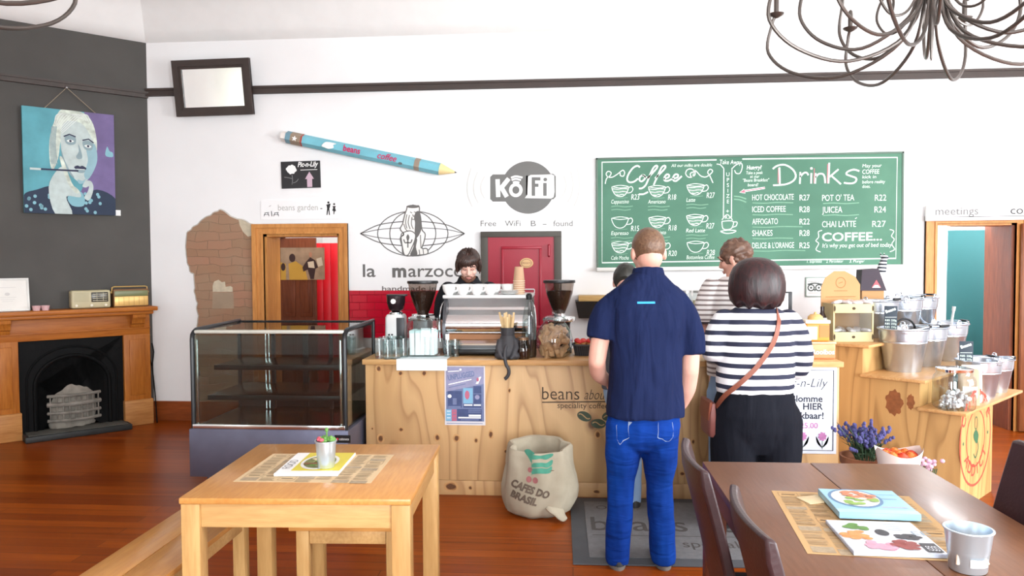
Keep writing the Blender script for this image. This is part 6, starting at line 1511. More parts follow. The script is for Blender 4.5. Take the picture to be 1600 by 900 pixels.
# house-shaped box with dark roof and red badge; striped soft toy on the roof
HB = TT+ES*.8+MS*.9
a0, a1 = atD(1344, 427, 5.75), atD(1382, 455, 5.75)
t = thing('house_box', 'house shaped box with dark roof and red badge behind the snack rack', 'house box', (HB.x, HB.y, T1+.001), R(-4)); hw_ = .095; zr0 = a1.z-T1; zr1 = a0.z-T1+.02
b = NB(); prism(b, [(-hw_*.85, 0), (hw_*.85, 0), (hw_*.85, zr0), (0, zr0+.03), (-hw_*.85, zr0)], -.06, .06); obj('house_body', b, M_card, t, False)
b = NB(); prism(b, [(-hw_, zr0-.005), (-hw_*.9, zr1), (hw_*.35, zr1+.01), (hw_, zr0-.005)], -.075, .075)
obj('roof', b, mat('roof_aubergine', (52, 40, 52), .6, var=.08), t, False)
g = Flat(); zc_ = zr0+.018; g.poly([(.02-.034, zc_), (.02+.034, zc_), (.02, zc_+.06)], 0).poly([(.02-.03, zc_), (.02+.03, zc_), (.02+.012, zc_+.02), (.02-.012, zc_+.02)], 1, 1); g.build('roof_badge', [mat('badge_pink_red', (214, 84, 92), .6), M_white], t, loc=(0, -.0755, 0))
t = thing('striped_toy', 'small black and white striped soft toy on the dark house roof', 'toy', (HB.x+.075, HB.y-.02, T1+zr1-.02), R(20)); 
b = NB(); loft(b, [(0, 0, 0, .03, .03), (0, 0, .03, .036, .034), (0, -.01, .07, .03, .03), (0, -.02, .1, .022, .026)], 16); ball(b, (0, -.03, .115), (.022, .034, .022)); ball(b, (-.016, -.005, .14), (.007, .006, .016)); ball(b, (.016, -.005, .14), (.007, .006, .016))
obj('toy_body', remesh(b, .006, 'toy', 2), stripe_mat('zebra_stripes', (228, 230, 232), (44, 50, 60), 38, 'Z', .5, .8, dist=.02), t)

# ================================================================ MAT AND SACK
t = thing('door_mat', 'long grey floor mat with faded lettering in front of the counter', 'mat', (.0, 4.02, 0), R(1.0))
b = NB(); box(b, 0, 1.55, 0, 1.13, .0005, .009, bev=.003); obj('mat_border', b, mat('mat_dark_rubber', (78, 80, 84), .8, var=.1), t)
b = NB(); box(b, .09, 1.46, .09, 1.04, .008, .012, bev=.002); obj('mat_pile', b, mat('mat_grey_pile', (112, 112, 114), .95, var=.1, vscale=30, bump=.4, bscale=150), t)
g = Flat(); g.text('beans about', .12, .5, .34, 0, width=1.25, bold=.0015).line([(.12, .42), (1.4, .42)], .008, 0).ell(.2, .92, .03, .03, .008, 0); g.text('speciality coffee', .62, .25, .15, 0, width=.76)
g.build('mat_lettering', mat('mat_print', (74, 70, 68), .9), t, '+Z', loc=(0, 0, .0125))

SKC = onZ(846, 812, 0); SKC = Vector((SKC.x, SKC.y+.12, 0)); 
t = thing('coffee_sack', 'open burlap coffee sack printed green and brown against the counter', 'sack', SKC)
prof = [(.0, .015), (.14, .0), (.205, .03), (.235, .1), (.242, .18), (.228, .28), (.215, .36), (.205, .42), (.20, .455)]
def sack_r(th, z):
    for (ra, za), (rb, zb2) in zip(prof[1:], prof[2:]):
        if z <= zb2 or zb2 == prof[-1][1]:
            f_ = max(0, min(1, (z-za)/(zb2-za))); r = ra+(rb-ra)*f_; break
    n_ = mnoise.noise(Vector((math.cos(th)*2.2, math.sin(th)*2.2, z*4)))*.022 + mnoise.noise(Vector((math.cos(th)*6, math.sin(th)*6, z*5+7)))*.008
    fold = .012*math.sin(th*7+z*3)*max(0, min(1, (z-.3)/.12))
    return r+n_+fold
def sack_p(th, z, off=0):
    r = sack_r(th, z)+off; lean = -.015*max(0, z/.45)
    return Vector((r*1.0*math.cos(th)+lean-.03*(1-min(1, z/.25)) , r*.72*math.sin(th)+.0, z + .03*max(0, (z-.3)/.16)*math.sin(th)))
b = NB(); N_ = 64; rows = []; zs_ = [0.0, .012, .035, .07, .11, .15, .19, .23, .27, .31, .35, .39, .425, .455]
for z in zs_: rows.append([b.verts.new(sack_p(2*PI*k/N_, z)) for k in range(N_)])
for k_2, dz, sh in ((0, .014, -.012), (1, .008, -.03), (2, -.05, -.04), (3, -.13, -.05)): rows.append([b.verts.new(sack_p(2*PI*k/N_, .455, sh)+Vector((0, 0, dz))) for k in range(N_)])
for A_, B_ in zip(rows, rows[1:]):
    for k in range(N_): b.faces.new((A_[k], A_[(k+1) % N_], B_[(k+1) % N_], B_[k]))
b.faces.new(rows[0][::-1]); b.faces.new(rows[-1])
def burlap():
    tt = NT('burlap'); v = tt.coords((1, 1, 1)); n1 = tt.noise(v, 5, 4); w1 = tt.n('TexWave', bands_direction='Z'); w1.inputs['Scale'].default_value = 90; w1.inputs['Distortion'].default_value = 2; tt.l(v, w1.inputs['Vector'])
    w2 = tt.n('TexWave', bands_direction='X'); w2.inputs['Scale'].default_value = 90; w2.inputs['Distortion'].default_value = 2; tt.l(v, w2.inputs['Vector'])
    c = tt.ramp(n1, [(.3, rgb(158, 148, 128)), (.7, rgb(182, 172, 152))]); wv = tt.math('MULTIPLY', w1.outputs['Fac'], w2.outputs['Fac'])
    tt.l(tt.mix(tt.math('MULTIPLY', wv, .25), c, rgb(136, 122, 98)), tt.p.inputs['Base Color']); tt.p.inputs['Roughness'].default_value = .95; tt.bump(wv, .3, .004); return tt.m
M_bur = burlap(); obj('sack_cloth', b, M_bur, t); t.scale = (1, 1, .95)
b = NB()                                   # tied corner ear at the base
tube(b, smoothpts([(.06, -.11, .09), (.1, -.135, .06), (.125, -.16, .035), (.15, -.175, .02)], 5), [.06, .062, .063, .062, .06, .057, .053, .049, .045, .042, .04, .038, .036, .033, .028, .018], 16, flat=.42); obj('sack_ear', b, M_bur, t)
b = NB(); lathe(b, [(0, .36), (.13, .35), (.16, .33), (0, .32)], 24); obj('sack_filling', b, mat('sack_dark_fill', (110, 88, 70), .9, var=.2, vscale=30), t)
# prints wrapped on the cloth; u measured in metres round the front from the middle, v height
def wrap(flat, name, mats):
    bm = flat.bm; bmesh.ops.triangulate(bm, faces=bm.faces[:])
    for _ in range(4):
        es = [e for e in bm.edges if e.calc_length() > .03]
        if not es: break
        bmesh.ops.subdivide_edges(bm, edges=es, cuts=1); bmesh.ops.triangulate(bm, faces=[f for f in bm.faces if len(f.verts) > 3])
    for v in bm.verts:
        u, vv = v.co.x, v.co.z; ex = -v.co.y
        ux = max(-.22, min(.22, u)); th = -PI/2+math.asin(max(-.98, min(.98, ux/.235))); v.co = sack_p(th, vv, .004+ex*2)
    return obj(name, bm, mats, t, True)
def sq(x, y): p = onY(x, y, SKC.y-.165); return (p.x-SKC.x+.03, p.z)
PK = (sq(900, 740)[0]-sq(800, 740)[0])/100
def sp2(pts, n=4): return [sq(780+a/5.295, 660+c/5.295) for a, c in pts]
g = Flat()
g.poly(sm(sp2([(165, 175), (215, 150), (270, 190), (240, 215), (240, 290), (205, 240)]), 4, True)[::-1], 0)
g.poly(sm(sp2([(238, 205), (320, 215), (380, 205), (446, 205), (440, 235), (380, 258), (320, 245), (240, 252)]), 4, True)[::-1], 0)
g.poly(sm(sp2([(255, 290), (320, 285), (380, 292), (440, 270), (430, 320), (380, 340), (320, 328), (245, 335)]), 4, True)[::-1], 0)
g.poly(sm(sp2([(240, 352), (320, 340), (380, 350), (428, 335), (415, 385), (380, 400), (300, 395), (242, 405)]), 4, True)[::-1], 0)
g.line(sp2([(238, 205), (240, 420)]), .004, 0)
for c_ in ((222, 365), (215, 455), (270, 462)): x, z = sp2([c_])[0]; g.disc(x, z, .017, .02, 1)
for s, a, c_, ww in (('CAFES DO', 70, 520, 330), ('BRASIL', 80, 612, 225)):
    x, z = sp2([(a, c_)])[0]; g.text(s, x, z, .064, 2, rotz=R(-17), width=ww/5.295*PK, bold=.0032)
wrap(g, 'sack_print', [mat('print_green', (72, 140, 118), .9, var=.1), mat('print_cherry', (150, 92, 92), .9), mat('print_umber', (98, 84, 72), .9)])

# ================================================================ LEFT TABLE, BENCHES
M_oakt = wood('honey_table_top', (206, 150, 84), (176, 116, 56), (8, .9, 8), 5, .3, line=.2, coat=.15)
M_oakl = wood('honey_table_leg', (200, 160, 104), (168, 124, 72), (8, 8, .9), 5, .4, line=.2)
M_oaka = wood('honey_apron', (206, 166, 110), (172, 128, 76), (.9, 8, 8), 5, .4, line=.2)
TX, TY = -1.035, 3.12; TRZ = R(2.6)
t = thing('square_table', 'honey coloured square wooden table at the left foreground', 'table', (TX, TY, 0), TRZ); a_, c_ = .43, .415
b = NB(); box(b, -a_, a_, -c_, c_, .725, .75, bev=.006); obj('table_top', b, M_oakt, t)
for sx in (-1, 1):
    for sy in (-1, 1):
        b = NB(); cx, cy = sx*(a_-.04), sy*(c_-.04); box(b, cx-.035, cx+.035, cy-.035, cy+.035, 0, .725, bev=.004); obj('leg', b, M_oakl, t)
for s in (-1, 1):
    b = NB(); box(b, -a_+.075, a_-.075, s*(c_-.03)-.011, s*(c_-.03)+.011, .635, .725, bev=.002); obj('apron', b, M_oaka, t)
    b = NB(); box(b, s*(a_-.03)-.011, s*(a_-.03)+.011, -c_+.075, c_-.075, .635, .725, bev=.002); obj('apron', b, wood('honey_apron_side', (196, 152, 96), (164, 116, 66), (8, .9, 8), 5, .4, line=.2), t)
def bench(lab, loc, rz_, L_, Wd, H_=.45):
    tt = thing('bench', lab, 'bench', loc, rz_, None)
    for k in range(2):
        b = NB(); x0 = -Wd/2+k*Wd/2; box(b, x0+.001, x0+Wd/2-.001, -L_/2, L_/2, H_-.025, H_, bev=.004); obj('seat_plank', b, M_oakt, tt)
    for sx in (-1, 1):
        for sy in (-1, 1):
            b = NB(); cx, cy = sx*(Wd/2-.035), sy*(L_/2-.06); box(b, cx-.028, cx+.028, cy-.028, cy+.028, 0, H_-.025, bev=.003); obj('leg', b, M_oakl, tt)
        b = NB(); box(b, sx*(Wd/2-.025)-.01, sx*(Wd/2-.025)+.01, -L_/2+.09, L_/2-.09, H_-.085, H_-.025, bev=.002); obj('side_rail', b, M_oaka, tt)
    return tt
bench('long honey wood bench along the left side of the square table', (-1.675, 2.75, 0), R(.5), 1.5, .33)
bench('small bench tucked beneath the far side of the square table', (-1.0, 3.42, 0), R(92.6), .52, .3)
bench('bench tucked under the right side of the square table', (-.72, 2.92, 0), R(2.6), .6, .16) if False else None
# newspaper placemat, cookbook, tin with succulents
def tz(px, py, z=.75): return onZ(px, py, z)
def paper_quad(name, lab, cat, q, z, m, marks=None, th=.001, mm=None, group=None):
    P_ = [tz(*c, z) for c in q]; c0 = sum(P_, Vector())/4; ux = ((P_[1]-P_[0])+(P_[2]-P_[3])).normalized(); rz_ = math.atan2(ux.y, ux.x)
    w_ = ((P_[1]-P_[0]).length+(P_[2]-P_[3]).length)/2; h_ = ((P_[3]-P_[0]).length+(P_[2]-P_[1]).length)/2
    tt = thing(name, lab, cat, (c0.x, c0.y, z), rz_, group)
    b = NB(); box(b, -w_/2, w_/2, -h_/2, h_/2, .0003, th, bev=min(.002, th*.3) if th > .004 else 0); obj('sheet' if th < .004 else 'pages', b, m, tt, False)
    return tt, w_, h_
M_news = mat('newsprint', (212, 186, 146), .85, var=.06, vscale=5); M_newsink = mat('newsprint_ink', (124, 104, 80), .85, var=.1, vscale=30); M_newsgrey = mat('newsprint_grey', (168, 150, 124), .85, var=.15, vscale=60)
t, w_, h_ = paper_quad('placemat', 'newsprint placemat on the square honey table', 'placemat', ((367, 753), (577, 755), (618, 711), (424, 709)), .75, M_news)
def newsprint(w_, h_, seed, t, dense=14, z=.0016):
    g = Flat(); rn = random.Random(seed); cols = max(3, int(w_/.075)); cw = (w_-.03)/cols
    for c in range(cols):
        y = h_/2-.02
        while y > -h_/2+.03:
            k = rn.random(); x0 = -w_/2+.015+c*cw
            if k < .2: hh = rn.uniform(.03, .05); g.rect(x0+.004, y-hh, x0+cw-.004, y, 1, 0); y -= hh+.008
            elif k < .3: hh = .045; g.line([(x0+.004, y), (x0+cw-.004, y), (x0+cw-.004, y-hh), (x0+.004, y-hh)], .0022, 0, 0, True); g.line([(x0+.014, y-hh*.5), (x0+cw-.014, y-hh*.5)], .008, 0, 1); y -= hh+.008
            else:
                for q_ in range(rn.randint(3, 7)): g.line([(x0+.005, y), (x0+cw-.005-rn.uniform(0, .015), y)], .0022, 1 if rn.random() < .6 else 0, 0); y -= .0065
                y -= .006
    return g.build('newsprint', [M_newsink, M_newsgrey], t, '+Z', loc=(0, 0, z))
newsprint(w_, h_, 3, t)
t, w_, h_ = paper_quad('magazine', 'yellow and white food magazine under the tin on the square table', 'magazine', ((427, 744), (527, 745), (556, 711), (466, 712)), .752, M_white, th=.012)
g = Flat(); g.rect(-w_*.28, -h_*.38, w_*.49, h_*.49, 0).disc(.05*w_, .03*h_, w_*.3, h_*.36, 1, 1).disc(.05*w_, .03*h_, w_*.25, h_*.3, 2, 2)
rn = random.Random(6)
for k in range(22): a = rn.uniform(0, 6.28); r2 = rn.uniform(0, .2); g.disc(.05*w_+r2*w_*math.cos(a), .03*h_+r2*1.2*h_*math.sin(a), .018, .014, rn.choice((3, 4, 5)), 3+k*.12, 10)
g.text('FOOD', -w_*.33, -h_*.3, .05, 6, 1, rotz=R(90))
g.build('cover_print', [mat('cover_yellow', (222, 206, 60), .4), mat('plate_white', (236, 236, 232), .4), mat('plate_olive', (120, 128, 72), .5, var=.2, vscale=40), mat('food_green', (110, 150, 60), .5), mat('food_cream', (222, 206, 168), .5), mat('food_brown', (140, 96, 58), .5), mat('cover_grey', (150, 150, 156), .5)], t, '+Z', loc=(0, 0, .0125))
p = tz(506, 733, .765)
M_tin = mat('ribbed_tin', (200, 212, 222), .3, .75, var=.05)
t = thing('tin_planter', 'small ribbed tin bucket of flowers on the square table', 'planter', (p.x, p.y+.03, .7655))
b = NB(); lathe(b, [(0, 0), (.032, 0), (.034, .004), (.042, .105), (.045, .107), (.045, .112), (.041, .112), (.034, .02), (0, .02)], 36)
for v in b.verts:
    if .01 < v.co.z < .1: r2 = math.hypot(v.co.x, v.co.y); a = math.atan2(v.co.y, v.co.x); k = 1+.03*math.cos(a*18); v.co.x *= k; v.co.y *= k
obj('tin', b, M_tin, t)
b = NB(); lathe(b, [(0, .1), (.04, .1), (.038, .095), (0, .09)], 20); obj('soil', b, mat('soil', (70, 52, 40), .9), t)
M_leaf = mat('leaf_green', (98, 142, 70), .6, var=.2, vscale=20)
rn = random.Random(12)
b = NB()
for i in range(26):
    a = rn.uniform(0, 6.28); r2 = rn.uniform(.004, .034); h = rn.uniform(.008, .026); x, y = r2*math.cos(a), r2*math.sin(a)
    ball(b, (x, y, .105+h*.5), (.009, .009, h*.6), 8, 6, M=Matrix.Rotation(rn.uniform(-.5, .5), 4, 'X'))
tube(b, [(.002, .01, .1), (.0, .012, .15)], [.005, .003], 6); ball(b, (0, .012, .152), (.008, .008, .01), 8, 6)
obj('succulent', b, M_leaf, t)
for i, (x, y) in enumerate(((-.022, -.018), (-.01, -.026), (-.028, .004))):
    b = NB(); ball(b, (x, y, .118), (.011, .011, .008), 10, 6); obj('pink_flower', b, mat('flower_pink', (206, 92, 106), .6), t)

# ================================================================ RIGHT TABLE, CHAIRS, THINGS ON IT
M_drk = wood('brown_table_top', (126, 84, 58), (104, 66, 42), (8, .9, 8), 5, .36, line=.18, coat=.1)
M_drkl = wood('brown_table_leg', (116, 66, 46), (86, 44, 30), (8, 8, .9), 5, .4, line=.2)
t = thing('dining_table', 'long dark brown wooden dining table at the right foreground', 'table', (1.01, 2.46, 0), R(.5)); a_, c_ = .45, .86
for k in range(2):
    b = NB(); x0 = -a_+k*a_; box(b, x0+.001, x0+a_-.001, -c_, c_, .718, .75, bev=.004); obj('top_plank', b, M_drk, t)
for sx in (-1, 1):
    for sy in (-1, 1):
        b = NB(); cx, cy = sx*(a_-.045), sy*(c_-.045); box(b, cx-.042, cx+.042, cy-.042, cy+.042, 0, .718, bev=.004); obj('leg', b, M_drkl, t)
    b = NB(); box(b, sx*(a_-.03)-.012, sx*(a_-.03)+.012, -c_+.09, c_-.09, .63, .718); obj('apron', b, M_drkl, t)
    b = NB(); box(b, -a_+.09, a_-.09, sx*(c_-.03)-.012, sx*(c_-.03)+.012, .63, .718); obj('apron', b, M_drkl, t)
M_lea = mat('dark_brown_leather', (56, 36, 38), .38, var=.1, vscale=14, bump=.08, bscale=90); M_leas = mat('black_seat_leather', (24, 20, 22), .45, var=.1)
def dining_chair(lab, x, y, rz_):
    """local: faces +X, back at x = 0"""
    tt = thing('dining_chair', lab, 'chair', (x, y, 0), rz_, 'high-backed leather dining chairs')
    b = NB(); box(b, .03, .47, -.22, .22, .39, .48, bev=.03, seg=3); obj('seat', b, M_leas, tt)
    # curved back slab, concave to the front, leaning backwards
    b = NB(); n, m2 = 14, 12; fr, bk_ = [], []
    for j in range(m2+1):
        z = .36+.60*j/m2; lean = -.13*((z-.36)/.60)**1.3
        fr.append([]); bk_.append([])
        for i in range(n+1):
            y2 = -.225+.45*i/n; cv = .028*(1-(y2/.225)**2); top = -.0 if j < m2 else -.0
            th_ = .036 if j < m2 else .026
            fr[-1].append(b.verts.new((lean+.03-cv, y2, z))); bk_[-1].append(b.verts.new((lean+.03-cv-th_, y2, z+(.006 if j == m2 else 0))))
    for j in range(m2):
        for i in range(n):
            b.faces.new((fr[j][i], fr[j][i+1], fr[j+1][i+1], fr[j+1][i])); b.faces.new((bk_[j][i+1], bk_[j][i], bk_[j+1][i], bk_[j+1][i+1]))
        b.faces.new((fr[j][0], fr[j+1][0], bk_[j+1][0], bk_[j][0])); b.faces.new((fr[j+1][n], fr[j][n], bk_[j][n], bk_[j+1][n]))
    for i in range(n):
        b.faces.new((fr[m2][i], fr[m2][i+1], bk_[m2][i+1], bk_[m2][i])); b.faces.new((fr[0][i+1], fr[0][i], bk_[0][i], bk_[0][i+1]))
    o = obj('backrest', b, M_lea, tt); bv = o.modifiers.new('round', 'BEVEL'); bv.width = .008; bv.segments = 2; bv.limit_method = 'ANGLE'
    for sx, sy in ((.06, -.19), (.06, .19), (.44, -.19), (.44, .19)):
        b = NB(); k = -.05 if sx < .1 else 0
        loft(b, [(sx+k, sy, 0, .018, .018), (sx, sy, .40, .026, .026)], 12, 0, 6); obj('leg', b, mat('chair_leg_wood', (52, 32, 30), .45), tt)
    return tt
ch = dining_chair('leather dining chair, farther of the two at the brown table left side', .525, 2.61, R(-1))
dup(ch, (.578, 2.03, 0), R(-1), 'leather dining chair, nearer of the two at the brown table left side')
dup(ch, (1.475, 2.65, 0), R(180), 'leather dining chair at the right side of the brown table')
t, w_, h_ = paper_quad('placemat', 'brown newsprint sheet spread on the dark dining table', 'placemat', ((1205, 767), (1418, 775), (1610, 905), (1330, 925)), .75, mat('newsprint_brown', (196, 160, 112), .85, var=.06, vscale=5))
# lay the sheet explicitly: its far edge then runs to the table's front
t.location = (1.115, 2.50, .7503); 
for c in list(t.children): bpy.data.objects.remove(c)
P0, P1, P2_, P3 = tz(1205, 767), tz(1420, 776), tz(1590, 890), tz(1310, 900)
ux = (P1-P0).normalized(); t.rotation_euler = (0, 0, math.atan2(ux.y, ux.x)); w_ = (P1-P0).length; h_ = .62
t.location = (P0+P1)/2+Vector((0, 0, .0002))
b = NB(); box(b, -w_/2, w_/2, -h_, 0, .0003, .0011); obj('sheet', b, mat('newsprint_brown', (196, 160, 112), .85), t, False)
o = newsprint(w_, h_, 8, t); o.location = (0, -h_/2, .0017)
t.rotation_euler = (0, 0, math.atan2(ux.y, ux.x)+R(.0))
t, w_, h_ = paper_quad('magazine', 'blue food magazine, the farther of the two on the dark table', 'magazine', ((1306, 811), (1436, 814), (1397, 777), (1283, 772)), .757, mat('mag_blue', (150, 198, 226), .35, var=.05), th=.022)
g = Flat(); g.disc(-.12*w_, .1*h_, w_*.34, h_*.4, 0, 0).disc(-.12*w_, .1*h_, w_*.30, h_*.35, 1, 1); rn = random.Random(5)
for k in range(34): a = rn.uniform(0, 6.28); r2 = rn.uniform(0, .25); g.disc(-.12*w_+r2*w_*math.cos(a), .1*h_+r2*1.15*h_*math.sin(a), .017, .013, (2 if math.sin(a) > -.2 else 3) if rn.random() < .8 else 4, 2+k*.12, 10)
g.rect(-w_*.5, -h_*.5, w_*.5, -h_*.36, 5, 0).line([(w_*.2, h_*.3), (w_*.45, h_*.3)], .006, 5, 1).line([(w_*.22, h_*.1), (w_*.42, h_*.1)], .004, 6, 1).line([(w_*.1, -h_*.25), (w_*.42, -h_*.25)], .004, 7, 1)
g.build('cover_print', [mat('rim_blue', (90, 130, 170), .4), mat('plate_pale', (226, 230, 226), .4), mat('food_salmon', (206, 130, 96), .5), mat('food_lime', (140, 176, 84), .5), mat('food_white', (232, 222, 204), .5), mat('mag_sky', (170, 214, 236), .35), mat('mag_grey', (150, 170, 184), .5), mat('mag_pink', (220, 180, 196), .5)], t, '+Z', loc=(0, 0, .0225))
t2 = thing('folded_card', 'cream folded card poking out beneath the blue magazine', 'card', tz(1276, 783, .751)+Vector((0, 0, .001)), R(20))
b = NB(); box(b, -.05, .12, -.03, .05, 0, .004, bev=.001); obj('card', b, mat('card_cream', (226, 206, 166), .7), t2)
t, w_, h_ = paper_quad('magazine', 'white food magazine, the nearer of the two on the dark table', 'magazine', ((1327, 868), (1477, 873), (1428, 822), (1296, 818)), .752, mat('mag_edge', (196, 206, 226), .35), th=.012)
g = Flat(); g.rect(-w_*.49, -h_*.49, w_*.49, h_*.49, 0, 0); rn = random.Random(15)
def blob(cx, cy, sx, sy, mi_, n=14):
    for k in range(n): a = rn.uniform(0, 6.28); r2 = math.sqrt(rn.random()); g.disc(cx*w_+r2*sx*w_*math.cos(a), cy*h_+r2*sy*h_*math.sin(a), .016, .012, mi_, 2+k*.12, 10)
blob(-.24, .28, .15, .1, 1); blob(-.3, 0.0, .14, .13, 2, 18); blob(-.15, -.3, .16, .13, 3, 20); blob(.14, -.28, .12, .13, 4, 16); blob(.26, -.02, .12, .07, 5, 10); g.disc(.02*w_, .1*h_, w_*.075, h_*.1, 5, 3)
g.rect(.3*w_, -.46*h_, .47*w_, -.2*h_, 5, 3).text('FOOD', .33*w_, -.43*h_, .055, 0, 4, width=.12*w_)
for k in range(4): g.line([(.12*w_, (.38-.06*k)*h_), (.3*w_, (.38-.06*k)*h_)], .003, 6, 2)
g.text('EE', .36*w_, .05*h_, .05, 6, 2, rotz=R(0), width=.05)
g.build('cover_print', [mat('cover_offwhite', (226, 230, 238), .35), M_leaf, mat('food_orange', (216, 146, 86), .5, var=.15, vscale=40), mat('food_rose', (222, 150, 170), .5), mat('food_maroon', (140, 60, 56), .5), mat('food_black', (58, 56, 62), .5), mat('mag_grey', (150, 170, 184), .5)], t, '+Z', loc=(0, 0, .0125))
p = tz(1521, 896, .7525)
t = thing('tin_cup', 'shiny tin cup of sugar sachets at the right of the dark table', 'tin cup', (p.x, p.y+.03, .7525)); rt_ = .062
b = NB(); lathe(b, [(0, 0), (.046, 0), (.048, .004), (.052, .05), (.053, .052), (.053, .057), (.054, .06), (.06, .108), (rt_, .112), (rt_, .116), (.058, .116), (.05, .05), (.045, .01), (0, .008)], 40); obj('cup_wall', b, M_tin, t)
b = NB(); tube(b, [(rt_*math.cos(2*PI*k/40), rt_*math.sin(2*PI*k/40), .114) for k in range(40)], .0025, 8, closed=True); obj('rim', b, M_tin, t)
b = NB(); g2 = [(.0525*math.cos(R(-110)+R(55)*k/10), .0525*math.sin(R(-110)+R(55)*k/10)) for k in range(11)]
for A_, B_ in zip(g2, g2[1:]):
    q = [b.verts.new((A_[0]*1.0, A_[1]*1.0, .022)), b.verts.new((B_[0], B_[1], .022)), b.verts.new((B_[0]*1.04, B_[1]*1.04, .045)), b.verts.new((A_[0]*1.04, A_[1]*1.04, .045))]; b.faces.new(q)
obj('label', b, M_white, t)
sg = None; rn = random.Random(31)
for i in range(9):
    loc = Vector((p.x+rn.uniform(-.026, .026), p.y+.03+rn.uniform(-.026, .026), .7525+.05)); brown = i % 2
    lab = 'sugar sachet standing in the tin cup on the dark table'
    if sg is None: b = NB(); box(b, -.02, .02, -.003, .003, -.03, .03, bev=.002); sg = tag(obj('sugar_sachet', b, mat('sachet_mixed', (206, 186, 166), .6, var=.3, vscale=20)), lab, 'sachet', 'sugar sachets in the tin cup'); o = sg; o.location = loc
    else: o = dup(sg, loc)
    o.rotation_euler = (rn.uniform(-.5, .5), rn.uniform(-.5, .5), rn.uniform(0, 3))

# ================================================================ FLOWERS BEHIND THE RIGHT TABLE
p = atD(1352, 712, 4.66)
t = thing('lavender_planter', 'terracotta planter of lavender and leaves in front of the stand', 'planter', (p.x, p.y, 0)); zt_ = p.z
b = NB(); lathe(b, [(0, 0), (.1, 0), (.105, .01), (.135, zt_-.05), (.145, zt_-.045), (.148, zt_), (.135, zt_), (.125, zt_-.04), (0, zt_-.04)], 32); obj('pot', b, mat('terracotta', (150, 96, 66), .8, var=.1), t)
M_lav = mat('lavender_bloom', (78, 76, 128), .8, var=.25, vscale=30); M_lst = mat('lavender_leaf', (66, 92, 66), .7, var=.25, vscale=15)
rn = random.Random(17); b = NB(); fl_ = NB()
for i in range(60):
    a = rn.uniform(0, 6.28); sp_ = rn.uniform(.02, .2); h = rn.uniform(.1, .24)-sp_*.35; p0 = (.05*math.cos(a), .05*math.sin(a), zt_-.03); p1 = (sp_*.6*math.cos(a), sp_*.6*math.sin(a), zt_+h*.6); p2 = (sp_*math.cos(a), sp_*math.sin(a), zt_+h)
    tube(b, [p0, p1, p2], [.003, .0025, .002], 5)
    d = (Vector(p2)-Vector(p1)).normalized()
    if i % 5:
        for k in range(6): q = Vector(p2)-d*.012*k+Vector((rn.uniform(-.008, .008), rn.uniform(-.008, .008), 0)); ball(fl_, q, (.010, .010, .012), 6, 5)
    for k in range(3):
        q = Vector(p0).lerp(Vector(p1), rn.uniform(.3, 1)); la = rn.uniform(0, 6.28); dd = Vector((math.cos(la), math.sin(la), rn.uniform(.1, .8))).normalized()
        s_ = dd.cross(Vector((0, 0, 1))).normalized()*.009; vv = [b.verts.new(q), b.verts.new(q+dd*.03+s_), b.verts.new(q+dd*.075), b.verts.new(q+dd*.03-s_)]; b.faces.new(vv)
obj('foliage', b, M_lst, t); obj('blooms', fl_, M_lav, t)
p = atD(1404, 712, 4.35)
t = thing('paper_bouquet', 'orange roses wrapped in white paper behind the dark table', 'bouquet', (p.x, p.y, 0)); zt_ = p.z
b = NB(); n = 28
r0_ = [b.verts.new((.05*math.cos(2*PI*k/n), .05*math.sin(2*PI*k/n), zt_-.36)) for k in range(n)]
r1_ = [b.verts.new((.13*math.cos(2*PI*k/n), .11*math.sin(2*PI*k/n), zt_+(.012+.045*abs(math.cos(k*2*PI/n))**2.0*(1 if k % 7 else .4)+(.03 if 15 < k < 26 else 0)*0))) for k in range(n)]
for k in range(n): b.faces.new((r0_[k], r0_[(k+1) % n], r1_[(k+1) % n], r1_[k]))
b.faces.new(r0_[::-1]); obj('paper_wrap', b, mat('wrap_paper', (226, 214, 208), .8, var=.04), t, True)
rose = None; rn = random.Random(3)
for i in range(9):
    a = 2*PI*i/8; r2 = .07 if i < 8 else 0; c_ = (r2*math.cos(a), r2*.8*math.sin(a), zt_+.0)
    b = NB()
    for k, (s_, tw) in enumerate(((.036, 0), (.03, .5), (.022, 1), (.013, 1.5))): lathe(b, [(0, -.02), (s_*.8, -.012), (s_, .008+k*.004), (s_*.86, .016+k*.005), (s_*.7, .008+k*.004), (0, 0)], 12, c=c_)
    obj('rose', b, mat('rose_orange', (226, 120, 50), .6, var=.2, vscale=30) if i % 3 else mat('rose_red', (200, 66, 40), .6, var=.2, vscale=30), t)
b = NB(); lathe(b, [(0, 0), (.09, 0), (.1, .01), (.085, zt_-.34), (.075, zt_-.34), (.085, .02), (0, .02)], 28); o = tag(obj('flower_bucket', b, M_galv), 'plain steel pail holding the orange rose bouquet', 'pail'); o.location = (p.x, p.y, 0)
t.location.z = 0.0
p = atD(1452, 724, 4.4)
t = thing('pink_posy', 'loose pink blooms beside the orange roses behind the dark table', 'posy', (p.x, p.y, 0)); zt_ = p.z
b = NB(); lathe(b, [(0, 0), (.06, 0), (.065, .01), (.05, zt_-.1), (.045, zt_-.1), (.055, .02), (0, .02)], 24); obj('vase', b, mat('vase_grey', (150, 146, 140), .5), t)
b = NB(); rn = random.Random(23)
for i in range(16):
    a = rn.uniform(0, 6.28); r2 = rn.uniform(0, .07); ball(b, (r2*math.cos(a), r2*math.sin(a), zt_+rn.uniform(-.04, .03)), (.014, .014, .012), 8, 6); 
obj('blooms', b, mat('bloom_lilac', (206, 168, 190), .7, var=.15, vscale=30), t)
b = NB()
for i in range(12): a = rn.uniform(0, 6.28); tube(b, [(.02*math.cos(a), .02*math.sin(a), zt_-.13), (.05*math.cos(a), .05*math.sin(a), zt_-.02)], .003, 5)
obj('stems', b, M_lst, t)

